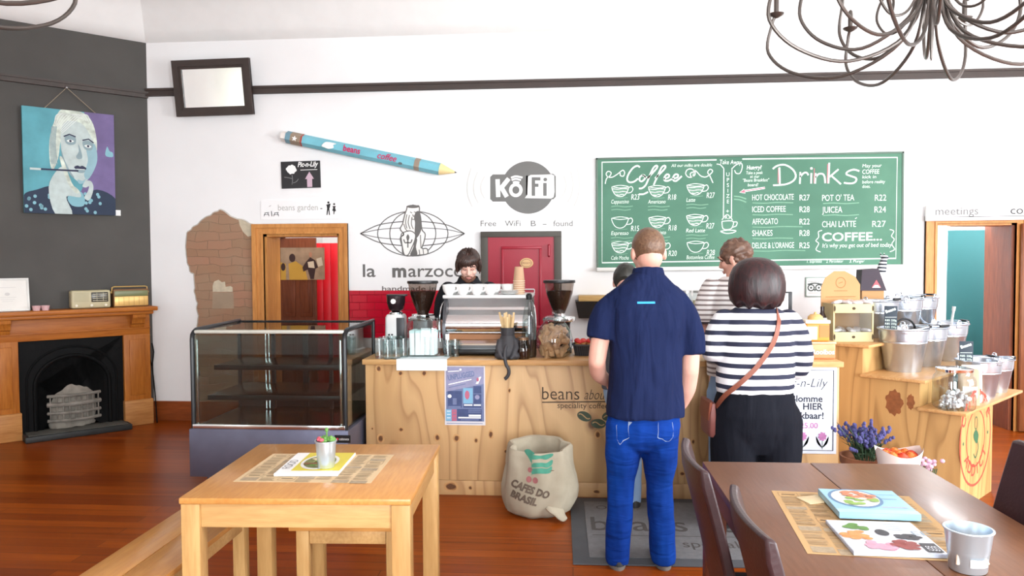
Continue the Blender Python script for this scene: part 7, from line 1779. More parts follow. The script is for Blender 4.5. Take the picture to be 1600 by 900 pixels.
# ================================================================ CHANDELIERS
M_wi = mat('wrought_iron', (96, 90, 86), .36, .7, var=.1)
def chandelier(lab, loc):
    """origin at the ceiling; arms sweep down and out"""
    tt = thing('chandelier', lab, 'chandelier', loc, 0, None)
    z0 = -.95
    b = NB(); lathe(b, [(0, .0), (.07, 0), (.06, -.03), (.012, -.05), (.012, -.5), (.03, -.52), (.045, -.6), (.03, -.66), (.055, -.74), (.06, -.8), (.035, -.9), (.018, -.98), (.02, -1.0), (.012, -1.06), (.006, -1.22), (0, -1.235)], 20); obj('stem', b, M_wi, tt)
    rn = random.Random(2)
    for tier, (n, rr2, drop, up, ph) in enumerate(((8, .84, -1.24, -.83, .2), (8, .62, -1.13, -.66, .55))):
        for i in range(n):
            a = 2*PI*(i+ph)/n; c, s = math.cos(a), math.sin(a)
            prof2 = [(.03, -.62), (.05, -.84), (.14*rr2/.8, drop+.13), (.42*rr2/.8, drop+.0), (.68*rr2/.8, drop+.06), (.82*rr2/.8, drop+.2), (rr2, drop+.36), (rr2*.97, up)]
            pts = [(q[0], q[1]) for q in smoothpts([(x, z, 0) for x, z in prof2], 6)]
            b = NB(); tube(b, [(c*x, s*x, z) for x, z in pts], .0095, 8); ar = obj('arm', b, M_wi, tt)
            b = NB(); x, z = prof2[-1]; lathe(b, [(0, -.02), (.014, -.015), (.04, 0), (.044, .008), (.014, .012), (.014, .09), (.011, .11), (.0, .12)], 14, c=(c*x, s*x, z)); obj('candle_cup', b, M_wi, ar)
            if tier == 1 and i % 2 == 0:
                p2 = smoothpts([(.04, -.8, 0), (.16, -.99, 0), (.28, -1.02, 0), (.36, -.92, 0), (.32, -.82, 0), (.25, -.84, 0), (.25, -.9, 0)], 6)
                b = NB(); tube(b, [(c*q[0], s*q[0], q[1]) for q in p2], .007, 8); obj('scroll', b, M_wi, tt)
    return tt
pc_ = atD(1455, 96, 4.0); k_z = ZC
c1 = chandelier('wrought iron chandelier of curling arms at the upper right', (pc_.x, pc_.y, pc_.z+1.235))
b = NB(); L_ = ZC-(pc_.z+1.235)
if L_ > .02: lathe(b, [(0, 0), (.008, 0), (.008, L_-.03), (.06, L_-.02), (.07, L_), (0, L_)], 14); obj('hanging_rod', b, M_wi, c1)
p2_ = atD(-228, 60, 2.86)
c2 = dup(c1, (p2_.x, p2_.y, c1.location.z), R(14), 'wrought iron chandelier mostly outside the upper left corner')

# ================================================================ PEOPLE
S.cycles.transparent_max_bounces = 24
def V3(*a): return Vector(a)
def limb(bm, pts, rads, n=14, sub=5, flat=False):
    """smooth tapered limb with rounded ends"""
    P_ = smoothpts(pts, sub); N = len(P_); m = len(rads)-1; rr = []
    for i in range(N):
        u = i/(N-1)*m; k = min(int(u), m-1); rr.append(rads[k]+(rads[k+1]-rads[k])*(u-k))
    tube(bm, P_, rr, n); ball(bm, P_[0], rads[0]*.99, 12, 8)
    if not flat: ball(bm, P_[-1], rads[-1]*.99, 12, 8)
def hand(bm, wrist, d, nrm, side, curl=.7, s=1.0):
    d = d.normalized(); nrm = (nrm-d*nrm.dot(d)).normalized(); lat = d.cross(nrm)*side
    M_ = Matrix((( lat.x, d.x, nrm.x, 0), (lat.y, d.y, nrm.y, 0), (lat.z, d.z, nrm.z, 0), (0, 0, 0, 1)))
    ball(bm, wrist+d*.05*s, (.04*s, .052*s, .017*s), 14, 10, M=M_); ball(bm, wrist+d*.01*s, (.028*s, .03*s, .02*s), 12, 8, M=M_)
    for k, (o_, L_) in enumerate(((-.029, .068), (-.0095, .08), (.0105, .076), (.029, .058))):
        p = wrist+d*.086*s+lat*o_*s; a = 0; pts = [wrist+d*.05*s+lat*o_*.8*s, p]
        for q in range(3):
            a += curl*(.5+.15*q); p = p+(d*math.cos(a)+nrm*math.sin(a))*L_*s*(.45, .32, .23)[q]; pts.append(p)
        tube(bm, smoothpts(pts, 3), [.0098*s]*4+[.009*s]*5+[.0078*s]*4, 8); ball(bm, pts[-1], .0078*s, 8, 6)
    b0 = wrist+d*.022*s-lat*.026*s; pts = [b0, b0+(d*.5-lat*.75+nrm*.25).normalized()*.035*s, b0+(d*.62-lat*.62+nrm*.4).normalized()*.062*s+d*.004, b0+(d*.8-lat*.4+nrm*.5).normalized()*.085*s]
    tube(bm, smoothpts(pts, 3), [.014*s]*3+[.011*s]*4+[.009*s]*3, 8); ball(bm, pts[-1], .009*s, 8, 6)
def head_mat(c, s, yaw, pitch, roll=0): return Matrix.Translation(c) @ Matrix.Rotation(yaw, 4, 'Z') @ Matrix.Rotation(-pitch, 4, 'X') @ Matrix.Rotation(roll, 4, 'Y') @ Matrix.Scale(s, 4)
def head(bm, H):
    n0 = len(bm.verts)
    for c, r in (((0, -.012, .028), (.074, .094, .086)), ((0, .03, -.04), (.058, .058, .062)), ((0, .048, -.088), (.03, .028, .024)), ((0, .062, .03), (.058, .03, .03)), ((0, -.03, -.03), (.06, .07, .06))): ball(bm, c, r, 18, 14)
    for s in (-1, 1):
        ball(bm, (s*.038, .055, -.022), (.026, .028, .026), 12, 10); ball(bm, (s*.077, -.012, -.008), (.011, .02, .031), 12, 10); ball(bm, (s*.031, .078, .036), (.024, .012, .008), 10, 8)
    tube(bm, [(0, .082, .028), (0, .094, .0), (0, .107, -.024), (0, .094, -.034)], [.009, .011, .0145, .008], 10); ball(bm, (.011, .09, -.027), .0095, 8, 6); ball(bm, (-.011, .09, -.027), .0095, 8, 6)
    ball(bm, (0, .083, -.057), (.024, .011, .006), 10, 8); ball(bm, (0, .081, -.067), (.021, .011, .0065), 10, 8)
    bm.verts.ensure_lookup_table()
    for v in bm.verts[n0:]: v.co = H @ v.co
def on_head(name, bm, m, par, H, smooth=True):
    for v in bm.verts: v.co = H @ v.co
    return obj(name, bm, m, par, smooth)
def skin_mat(name, c): return mat(name, c, .5, var=.05, vscale=12)
def strand_mat(name, c1, c2, sc=60, vert=.25):
    if name in _M: return _M[name]
    tt = NT(name); v = tt.coords((1, 1, vert)); n1 = tt.noise(v, sc, 4, .5); n2 = tt.noise(tt.coords((1, 1, .6)), 9, 2)
    tt.l(tt.mix(n2, tt.ramp(n1, [(.35, rgb(*c1)), (.68, rgb(*c2))]), rgb(*c1)), tt.p.inputs['Base Color']); tt.p.inputs['Roughness'].default_value = .45; tt.bump(n1, .5, .006); _M[name] = tt.m; return tt.m
def foot(bm, x, y, tilt=0): loft(bm, [(x, y+.075, .005, .042, .118), (x, y+.075, .02, .046, .122), (x, y+.07, .05, .043, .108), (x, y+.02, .08, .038, .052), (x, y+.005, .11, .036, .04)], 18)
def shoe(par, x, y, m, m2):
    b = NB(); loft(b, [(x, y+.078, .018, .05, .134), (x, y+.078, .045, .051, .132), (x, y+.065, .07, .046, .105), (x, y+.02, .085, .042, .056)], 22); o = obj('shoe', b, m, par)
    b = NB(); loft(b, [(x, y+.078, .0, .05, .136), (x, y+.078, .02, .052, .138)], 22); obj('sole', b, m2, o)
M_shoe = mat('shoe_dark', (40, 40, 42), .55, var=.1); M_sole = mat('sole_grey', (110, 104, 98), .7)
def cap_hair(H, m, par, cut_z=-.02, tilt=.35, grow=1.045, name='hair', disp=.004, sc=22):
    b = NB(); ball(b, (0, -.013, .03), (.0755*grow, .0955*grow, .0875*grow), 40, 30)
    bmesh.ops.bisect_plane(b, geom=b.verts[:]+b.edges[:]+b.faces[:], plane_co=(0, 0, cut_z), plane_no=(0, -tilt, -1), clear_outer=True)
    bmesh.ops.holes_fill(b, edges=[e for e in b.edges if e.is_boundary])
    for v in b.verts: v.co += v.co.normalized()*disp*(mnoise.noise(v.co*sc)+.6*mnoise.noise(v.co*sc*2.5))
    return on_head(name, b, m, par, H)
def fabric(name, c, bump=.15): return mat(name, c, .85, var=.07, vscale=7, bump=bump, bscale=260, spec=.15)
def denim(name, c1, c2):
    if name in _M: return _M[name]
    tt = NT(name); v = tt.coords((1, 1, .5)); n1 = tt.noise(v, 5, 3); n2 = tt.noise(tt.coords((90, 90, 25)), 4, 2)
    c = tt.ramp(n1, [(.3, rgb(*c1)), (.72, rgb(*c2))]); tt.l(tt.mix(tt.math('MULTIPLY', n2, .25), c, rgb(*c2)), tt.p.inputs['Base Color']); tt.p.inputs['Roughness'].default_value = .85; tt.p.inputs['Specular IOR Level'].default_value = .15; tt.bump(n2, .15, .003); _M[name] = tt.m; return tt.m

# ---------------------------------------------------------------- man in the navy shirt
mp = VW(.69, 3.99); k_ = 3.95/1200
lx = lambda px: (px-1010)*k_
lz = lambda y: 1.62-(y-404)*k_
t = thing('person', 'person from behind in a navy short sleeved shirt and blue jeans', 'person', (mp.x, mp.y, 0), YAW-R(10)*0)
M_sk = skin_mat('skin_fair', (216, 164, 146))
H = head_mat(V3(lx(1017), .035, 1.648), 1.09, R(4), R(10))
b = NB(); head(b, H)
limb(b, [(lx(1015), .005, 1.43), (lx(1016), .015, 1.50), (lx(1017), .03, 1.60)], [.072, .062, .06])
loft(b, [(.0, 0, .82, .15, .1), (.005, 0, 1.0, .145, .1), (.005, .0, 1.2, .155, .105), (.005, 0, 1.38, .16, .1), (.005, 0, 1.47, .1, .07)], 24)
la = [(lx(960), 0, 1.36), (lx(941), -.01, 1.22), (lx(934), -.015, 1.09)]; limb(b, la, [.04, .05, .046]); limb(b, [la[2], (lx(940), .08, 1.01), (lx(958), .2, .95)], [.046, .044, .031])
hand(b, V3(lx(958), .2, .95), V3(.35, .75, -.45), V3(.8, -.3, .1), 1, .8)
ra = [(lx(1064), 0, 1.35), (lx(1081), -.005, 1.18), (lx(1082), .0, 1.04)]; limb(b, ra, [.04, .048, .047]); limb(b, [ra[2], (lx(1081), .05, .93), (lx(1076), .12, .83)], [.047, .045, .031])
hand(b, V3(lx(1076), .12, .83), V3(-.25, .5, -.8), V3(-.9, 0, 0), -1, .7)
for s, hx, kx, ax in ((-1, -.09, -.122, -.138), (1, .085, .078, .098)):
    limb(b, [(hx, 0, .86), (kx, .01, .46), (ax, -.01, .08)], [.085, .056, .04]); foot(b, ax, -.01)
obj('body', remesh(b, .0065, 'body', 3), M_sk, t)
M_hairm = strand_mat('hair_short_brown', (92, 66, 48), (134, 102, 76), 90, .8)
cap_hair(H, M_hairm, t, -.052, .22, 1.035, disp=.0025, sc=50)
b = NB()
loft(b, [(lx(1011), 0, .80, .205, .142), (lx(1012), 0, .86, .203, .142), (lx(1012), 0, .98, .192, .135), (lx(1012), -.005, 1.12, .186, .125), (lx(1012), -.005, 1.26, .194, .13), (lx(1012), -.003, 1.36, .198, .125), (lx(1012), .0, 1.425, .19, .105), (lx(1013), .005, 1.475, .155, .085), (lx(1015), .01, 1.515, .11, .075), (lx(1016), .012, 1.54, .08, .07)], 36, 0, 2.4)
limb(b, [(lx(972), 0, 1.44), (lx(954), 0, 1.375), (lx(945), -.005, 1.31), (lx(939), -.012, 1.205)], [.045, .058, .067, .074], flat=True); limb(b, [(lx(1056), 0, 1.44), (lx(1072), 0, 1.36), (lx(1081), -.003, 1.25), (lx(1085), -.003, 1.125)], [.045, .06, .067, .068], flat=True)
me = remesh(b, .009, 'shirt', 3, .5, .012, 9, 2.0)
def folded(m, sc, strength=.7, dist=.03):
    nt = m.node_tree; p = nt.nodes['Principled BSDF']; tc = nt.nodes.new('ShaderNodeTexCoord'); mp = nt.nodes.new('ShaderNodeMapping'); mp.inputs['Scale'].default_value = sc
    n_ = nt.nodes.new('ShaderNodeTexNoise'); n_.inputs['Scale'].default_value = 1; n_.inputs['Detail'].default_value = 2.5; n_.inputs['Distortion'].default_value = .5
    bp_ = nt.nodes.new('ShaderNodeBump'); bp_.inputs['Strength'].default_value = strength; bp_.inputs['Distance'].default_value = dist
    nt.links.new(tc.outputs['Object'], mp.inputs[0]); nt.links.new(mp.outputs[0], n_.inputs['Vector']); nt.links.new(n_.outputs['Fac'], bp_.inputs['Height'])
    if p.inputs['Normal'].is_linked: nt.links.new(p.inputs['Normal'].links[0].from_socket, bp_.inputs['Normal'])
    nt.links.new(bp_.outputs[0], p.inputs['Normal']); return m
M_navy = folded(fabric('navy_cotton', (22, 32, 66)), (11, 11, 2.6), .8, .04); obj('shirt', me, M_navy, t)
b = NB(); cpts = []
for j, (z, r1, r2) in enumerate(((1.515, .078, .07), (1.562, .074, .066), (1.566, .078, .072), (1.512, .092, .086))):
    cpts.append([b.verts.new((lx(1016)+r1*math.cos(2*PI*k/28), .018+r2*math.sin(2*PI*k/28), z-(.012*math.sin(2*PI*k/28)))) for k in range(28)])
for A_, B_ in zip(cpts, cpts[1:]):
    for k in range(28): b.faces.new((A_[k], A_[(k+1) % 28], B_[(k+1) % 28], B_[k]))
obj('collar', b, M_navy, t)
b = NB(); A_ = lz(469); x0, x1 = lx(993), lx(1021)
tx_ = text_mesh('WWW.JABIL.CO', .016, 'CENTER', 0, .0006) if False else None
g = Flat(); g.text('www.coffee.co', (x0+x1)/2, 0, .019, 0, align='CENTER', width=None, bold=.0008) if False else g.line([(x0, 0), (x1, 0)], .011, 0)
o = g.build('back_print', mat('print_cyan', (40, 150, 214), .6), t); o.location = (0, -.142, A_); sw_ = o.modifiers.new('wrap', 'SHRINKWRAP'); sw_.target = [c for c in t.children if c.name.startswith('shirt')][0]; sw_.offset = .002; sw_.wrap_method = 'NEAREST_SURFACEPOINT'
b = NB()
loft(b, [(lx(1008), 0, .615, .1, .07), (lx(1010), 0, .645, .145, .1), (lx(1011), 0, .68, .17, .118), (lx(1011), 0, .74, .182, .124), (lx(1011), 0, .84, .17, .11), (lx(1011), 0, .9, .15, .1)], 32, 0, 2.4)
limb(b, [(-.102, -.005, .76), (-.113, 0, .58), (-.122, .01, .44), (-.135, -.008, .22), (-.142, -.005, .045)], [.098, .09, .071, .065, .064], 18); limb(b, [(.085, -.005, .76), (.082, 0, .58), (.078, .01, .44), (.09, -.005, .22), (.1, -.005, .045)], [.098, .09, .073, .069, .068], 18)
bmesh.ops.bisect_plane(b, geom=b.verts[:]+b.edges[:]+b.faces[:], plane_co=(0, 0, .02), plane_no=(0, 0, -1), clear_outer=True); bmesh.ops.holes_fill(b, edges=[e for e in b.edges if e.is_boundary])
me = remesh(b, .009, 'jeans', 3, .5, .009, 12, 4.0); M_jean = folded(denim('denim_bright_blue', (2, 34, 104), (8, 62, 150)), (4, 4, 17), .7, .03); jn = obj('jeans', me, M_jean, t)
M_st = mat('stitch_pale', (140, 160, 190), .8)
for s, x0 in ((-1, lx(960)), (1, lx(1043))):
    g = Flat(); w_ = .125 if s > 0 else .1; x1 = x0-w_/2; g.line([(x1, .12), (x1+.006, .03), (x1+w_*.5, 0), (x1+w_-.006, .03), (x1+w_, .12)], .0035, 0)
    bm = g.bm; bmesh.ops.subdivide_edges(bm, edges=bm.edges[:], cuts=4, use_grid_fill=True); o = g.build('back_pocket', M_st, t); o.location = (0, -.16, .675); sw_ = o.modifiers.new('wrap', 'SHRINKWRAP'); sw_.target = jn; sw_.offset = .002
for ax in (-.142, .1): shoe(t, ax, -.01, M_shoe, M_sole)

# ---------------------------------------------------------------- woman in the striped top
wp_ = VW((1183-800)*4.55/1200, 4.55); k_ = .00379
lx = lambda px: (px-1183)*k_
t = thing('person', 'person with dark red bob in a navy striped top and black trousers', 'person', (wp_.x, wp_.y, 0), YAW)
M_sk2 = skin_mat('skin_pink', (224, 172, 156))
H = head_mat(V3(0, .03, 1.492), 1.0, R(0), R(4)); b = NB(); head(b, H)
limb(b, [(0, .0, 1.28), (0, .01, 1.34), (0, .02, 1.43)], [.07, .058, .055])
loft(b, [(0, 0, .8, .2, .13), (0, 0, 1.0, .19, .125), (0, 0, 1.2, .18, .12), (0, 0, 1.28, .13, .09)], 24)
limb(b, [(-.2, 0, 1.23), (-.255, -.01, 1.08), (-.2, .14, 1.05), (-.1, .2, 1.08)], [.052, .046, .042, .028]); hand(b, V3(-.1, .2, 1.08), V3(.8, .4, .2), V3(.2, -.8, .2), 1, .6, .92)
limb(b, [(.205, 0, 1.23), (.262, -.01, 1.02), (.25, .11, .93), (.16, .2, .96)], [.052, .046, .042, .028]); hand(b, V3(.16, .2, .96), V3(-.7, .6, .2), V3(-.3, -.8, .1), -1, .6, .92)
for s in (-1, 1): limb(b, [(s*.11, 0, .82), (s*.12, .01, .45), (s*.12, -.01, .08)], [.1, .06, .04]); foot(b, s*.12, -.01)
obj('body', remesh(b, .0065, 'body', 3), M_sk2, t)
M_hw = strand_mat('hair_dark_red', (24, 15, 18), (74, 30, 32), 55, .2)
b = NB()
loft(b, [(.0, -.005, 1.335, .112, .10), (0, -.0, 1.345, .138, .122), (0, .0, 1.37, .155, .135), (0, .0, 1.42, .166, .142), (0, .0, 1.47, .166, .142), (0, .003, 1.52, .158, .138), (0, .006, 1.565, .137, .122), (0, .01, 1.60, .1, .092), (0, .012, 1.617, .06, .055), (0, .012, 1.624, .02, .02)], 64)
for v in b.verts:
    a = math.atan2(v.co.y, v.co.x); low = max(0, min(1, (1.5-v.co.z)/.15)); v.co.x *= 1+.02*low*math.sin(a*11+1); v.co.y *= 1+.02*low*math.sin(a*13); v.co.z += .014*max(0, (1.37-v.co.z)/.035)*math.sin(a*9)*(v.co.z < 1.37)
    if v.co.y > .05 and v.co.z < 1.54: v.co.y = .05+(v.co.y-.05)*.25
obj('hair', b, M_hw, t)
b = NB()
loft(b, [(-.01, 0, .825, .225, .15), (-.01, 0, .9, .23, .152), (-.008, 0, 1.0, .224, .148), (0, 0, 1.1, .218, .145), (0, 0, 1.2, .217, .14), (0, 0, 1.265, .2, .12), (0, 0, 1.3, .16, .1), (0, .003, 1.325, .12, .085), (0, .006, 1.338, .09, .075)], 40, 0, 2.4)
limb(b, [(-.19, 0, 1.245), (-.238, -.005, 1.16), (-.262, -.01, 1.075), (-.225, .1, 1.05), (-.17, .19, 1.06)], [.073, .072, .068, .062, .055]); limb(b, [(.185, 0, 1.245), (.24, -.005, 1.16), (.268, -.01, 1.03), (.262, .06, .945), (.2, .19, .945)], [.074, .072, .066, .06, .052])
me = remesh(b, .009, 'top', 4, .5, .006, 8, 5.0); obj('striped_top', me, stripe_mat('navy_white_stripes', (238, 238, 240), (36, 40, 62), 1/.0633, 'Z', .58, .85, dist=.012), t)
b = NB(); loft(b, [(-.0, 0, .46, .2, .1), (-.0, 0, .52, .235, .13), (-.005, 0, .6, .258, .155), (-.01, 0, .7, .25, .165), (-.01, 0, .8, .225, .155), (-.01, 0, .87, .2, .14)], 36, 0, 2.4)
for s in (-1, 1): limb(b, [(s*.13, 0, .66), (s*.136, 0, .48), (s*.135, 0, .25), (s*.13, 0, .1)], [.14, .136, .12, .108], 20)
bmesh.ops.bisect_plane(b, geom=b.verts[:]+b.edges[:]+b.faces[:], plane_co=(0, 0, .07), plane_no=(0, 0, -1), clear_outer=True); bmesh.ops.holes_fill(b, edges=[e for e in b.edges if e.is_boundary])
me = remesh(b, .011, 'trousers', 4, .5, .008, 8, 6.0); obj('trousers', me, folded(fabric('black_trousers', (22, 24, 32)), (10, 10, 2.5), .6, .03), t)
for s in (-1, 1): shoe(t, s*.12, -.01, M_shoe, M_sole)
# shoulder bag worn across her back
t = thing('shoulder_bag', 'tan shoulder bag whose strap crosses the striped back of the woman', 'bag', (wp_.x, wp_.y, 0), YAW)
M_tan = mat('tan_leather', (134, 74, 54), .5, var=.08)
b = NB(); stp = smoothpts([(.12, .13, 1.14), (.135, .12, 1.24), (.115, .04, 1.322), (.1, -.06, 1.315), (.085, -.128, 1.24), (.045, -.155, 1.13), (-.045, -.163, 1.0), (-.14, -.15, .9), (-.215, -.105, .82), (-.245, -.03, .74)], 6)
N_ = len(stp); rows = []
for i, p in enumerate(stp):
    tg = (stp[min(i+1, N_-1)]-stp[max(i-1, 0)]).normalized(); out = Vector((p.x*.5, p.y, 0)); out = (out-tg*out.dot(tg)).normalized(); sd = tg.cross(out)*.014
    if i < 18: out = (out+Vector((0, 0, 1))*.8); out = (out-tg*out.dot(tg)).normalized(); sd = tg.cross(out)*.014
    rows.append([b.verts.new(p+sd+out*.004), b.verts.new(p-sd+out*.004), b.verts.new(p-sd), b.verts.new(p+sd)])
for A_, B_ in zip(rows, rows[1:]):
    for k in range(4): b.faces.new((A_[k], A_[(k+1) % 4], B_[(k+1) % 4], B_[k]))
b.faces.new(rows[0][::-1]); b.faces.new(rows[-1]); obj('strap', b, M_tan, t)
b = NB(); loft(b, [(-.268, .06, .56, .018, .1), (-.27, .06, .58, .026, .115), (-.27, .06, .7, .026, .115), (-.264, .06, .76, .014, .105)], 24, 0, 4); obj('pouch', b, mat('bag_rose_brown', (128, 76, 70), .5, var=.08), t)
b = NB(); loft(b, [(-.292, .06, .66, .006, .1), (-.294, .06, .7, .006, .112), (-.28, .06, .768, .014, .11)], 20, 0, 4); obj('flap', b, M_tan, t)

# ---------------------------------------------------------------- person in the grey striped T-shirt at the counter
k_ = .00415; tp = VW((1148-800)*4.98/1200, 4.94)
t = thing('person', 'person in a grey striped T-shirt leaning at the counter, half hidden', 'person', (tp.x, tp.y, 0), YAW)
H = head_mat(V3(.005, .06, 1.612), 1.0, R(52), R(16)); b = NB(); head(b, H)
limb(b, [(0, .0, 1.42), (0, .02, 1.48), (0, .045, 1.56)], [.07, .058, .056])
loft(b, [(0, 0, .84, .15, .1), (0, 0, 1.0, .145, .1), (0, .0, 1.2, .155, .105), (0, 0, 1.38, .16, .1), (0, 0, 1.46, .1, .07)], 24)
limb(b, [(-.165, 0, 1.42), (-.205, .0, 1.22), (-.21, .02, 1.1), (-.15, .15, 1.0), (-.07, .27, .985)], [.052, .046, .043, .038, .027]); hand(b, V3(-.07, .27, .985), V3(.6, .7, -.05), V3(0, 0, -1), 1, .35)
limb(b, [(.165, 0, 1.42), (.215, .0, 1.2), (.2, .05, 1.07), (.12, .2, 1.0), (.06, .29, .985)], [.052, .046, .043, .038, .027]); hand(b, V3(.06, .29, .985), V3(-.5, .8, -.05), V3(0, 0, -1), -1, .35)
for s in (-1, 1): limb(b, [(s*.09, 0, .86), (s*.1, .01, .46), (s*.1, -.01, .08)], [.085, .056, .04]); foot(b, s*.1, -.01)
obj('body', remesh(b, .0065, 'body', 3), M_sk, t)
M_cur_h = strand_mat('hair_curly_brown', (82, 58, 46), (134, 102, 84), 28, 1)
b = NB(); ball(b, (0, -.02, .035), (.088, .105, .098), 48, 36)
bmesh.ops.bisect_plane(b, geom=b.verts[:]+b.edges[:]+b.faces[:], plane_co=(0, 0, -.04), plane_no=(0, .55, -1), clear_outer=True); bmesh.ops.holes_fill(b, edges=[e for e in b.edges if e.is_boundary])
for v in b.verts: v.co += v.co.normalized()*.018*mnoise.noise(v.co*38)
on_head('hair', b, M_cur_h, t, H)
def face_bits(t, H, browm, closed=False, lip=(176, 104, 98)):
    for s in (-1, 1):
        b = NB(); ball(b, (s*.031, .077, .012), (.0125, .008, .008 if not closed else .005), 12, 8); e_ = on_head('eye', b, mat('eye_white', (226, 222, 216), .3) if not closed else mat('eyelid', (206, 150, 132), .5), t, H)
        if not closed: b = NB(); ball(b, (s*.031, .0838, .012), (.0055, .0022, .0055), 10, 8); on_head('iris', b, mat('iris_dark', (52, 38, 30), .2), e_, H)
        b = NB(); tube(b, [(s*.014, .094, .034), (s*.032, .0945, .041), (s*.05, .082, .034)], .0042, 6); on_head('eyebrow', b, browm, t, H)
        if closed: b = NB(); tube(b, [(s*.018, .0855, .008), (s*.031, .0865, .004), (s*.044, .081, .008)], .002, 6); on_head('eyelash', b, browm, t, H)
    b = NB(); tube(b, [(-.023, .088, -.0615), (-.01, .0955, -.059), (0, .0955, -.0605), (.01, .0955, -.059), (.023, .088, -.0615)], [.002, .0045, .004, .0045, .002], 8); tube(b, [(-.021, .087, -.064), (0, .0945, -.069), (.021, .087, -.064)], [.002, .0055, .002], 8); on_head('lips', b, mat('lips_%d' % lip[0], lip, .5), t, H)
face_bits(t, H, M_cur_h)
b = NB()
loft(b, [(0, 0, .86, .19, .12), (0, 0, .95, .19, .122), (0, 0, 1.1, .18, .12), (0, 0, 1.28, .186, .125), (0, 0, 1.38, .19, .115), (0, 0, 1.44, .17, .095), (0, .01, 1.48, .11, .075), (0, .015, 1.5, .085, .07)], 36, 0, 2.4)
limb(b, [(-.16, 0, 1.425), (-.188, .0, 1.34), (-.2, .005, 1.205)], [.07, .075, .076], flat=True); limb(b, [(.16, 0, 1.425), (.19, .0, 1.33), (.208, .005, 1.2)], [.07, .073, .073], flat=True)
me = remesh(b, .009, 'tshirt', 4, .5, .008, 9, 8.0); M_gst = stripe_mat('grey_white_stripes', (230, 226, 224), (132, 120, 118), 1/.031, 'Z', .6, .85, dist=.01); obj('striped_shirt', me, M_gst, t)
b = NB(); M_cuff = fabric('cuff_dark', (70, 60, 64))
tube(b, [(-.2+.076*math.cos(2*PI*k/24), .005+.076*math.sin(2*PI*k/24), 1.208) for k in range(24)], .008, 8, closed=True); obj('sleeve_cuff', b, M_cuff, t)
M_lj = denim('denim_pale_blue', (112, 144, 186), (150, 178, 208))
def jeans(t, hw, m, xs=(-.1, .1), top=.9, seed=1.0, rs=1.0):
    b = NB(); loft(b, [(0, 0, .68, hw*.92, .12), (0, 0, .76, hw, .125), (0, 0, top, hw*.95, .115)], 32, 0, 2.4)
    for x in xs: limb(b, [(x*.92, -.0, .76), (x, 0, .58), (x, .01, .44), (x, -.008, .22), (x, -.005, .045)], [.094*rs, .086*rs, .072*rs, .066*rs, .064*rs], 18)
    bmesh.ops.bisect_plane(b, geom=b.verts[:]+b.edges[:]+b.faces[:], plane_co=(0, 0, .025), plane_no=(0, 0, -1), clear_outer=True); bmesh.ops.holes_fill(b, edges=[e for e in b.edges if e.is_boundary])
    return obj('jeans', remesh(b, .01, 'jeans', 3, .5, .008, 10, seed), m, t)
jeans(t, .178, M_lj)
for s in (-1, 1): shoe(t, s*.1, -.01, M_shoe, M_sole)

# ---------------------------------------------------------------- person almost hidden in front of the man
k_ = .00408; hp = VW((980-800)*4.93/1200, 4.93)
t = thing('person', 'dark haired person in pale jeans almost hidden behind the navy shirt', 'person', (hp.x, hp.y, 0), YAW)
H = head_mat(V3(.0, .05, 1.465), .98, R(-12), R(14)); b = NB(); head(b, H)
limb(b, [(0, .0, 1.29), (0, .02, 1.34), (0, .04, 1.42)], [.066, .055, .053])
loft(b, [(0, 0, .8, .14, .1), (0, 0, 1.0, .13, .095), (0, .0, 1.15, .14, .1), (0, 0, 1.27, .15, .095), (0, 0, 1.33, .09, .065)], 24)
for s in (-1, 1):
    limb(b, [(s*.155, 0, 1.28), (s*.185, .0, 1.1), (s*.175, .02, 1.0), (s*.1, .15, .98), (s*.04, .23, 1.0)], [.048, .042, .04, .036, .026]); hand(b, V3(s*.04, .23, 1.0), V3(-s*.7, .6, .1), V3(0, 0, -1), -s, .5, .92)
    xl = -.005+s*.04; limb(b, [(xl, 0, .8), (xl, .01, .45), (xl, -.01, .08)], [.07, .045, .036]); foot(b, xl, -.01)
obj('body', remesh(b, .007, 'body', 3), M_sk2, t)
cap_hair(H, strand_mat('hair_black_green', (34, 36, 32), (62, 62, 56), 60, .4), t, -.09, .9, 1.12, disp=.006, sc=20)
b = NB()
loft(b, [(0, 0, .78, .165, .12), (0, 0, .95, .155, .115), (0, 0, 1.1, .16, .118), (0, 0, 1.22, .168, .11), (0, 0, 1.29, .14, .09), (0, .01, 1.33, .09, .07)], 32, 0, 2.4)
for s in (-1, 1): limb(b, [(s*.145, 0, 1.27), (s*.172, 0, 1.2), (s*.184, .005, 1.12)], [.062, .064, .062])
obj('shirt', remesh(b, .01, 'shirt', 4, .5, .008, 9, 3.0), fabric('slate_shirt', (84, 88, 96)), t)
jeans(t, .15, M_lj, (-.05, .04), top=.86, seed=9.0, rs=.8)
for s in (-1, 1): shoe(t, -.005+s*.052, -.01, M_shoe, M_sole)

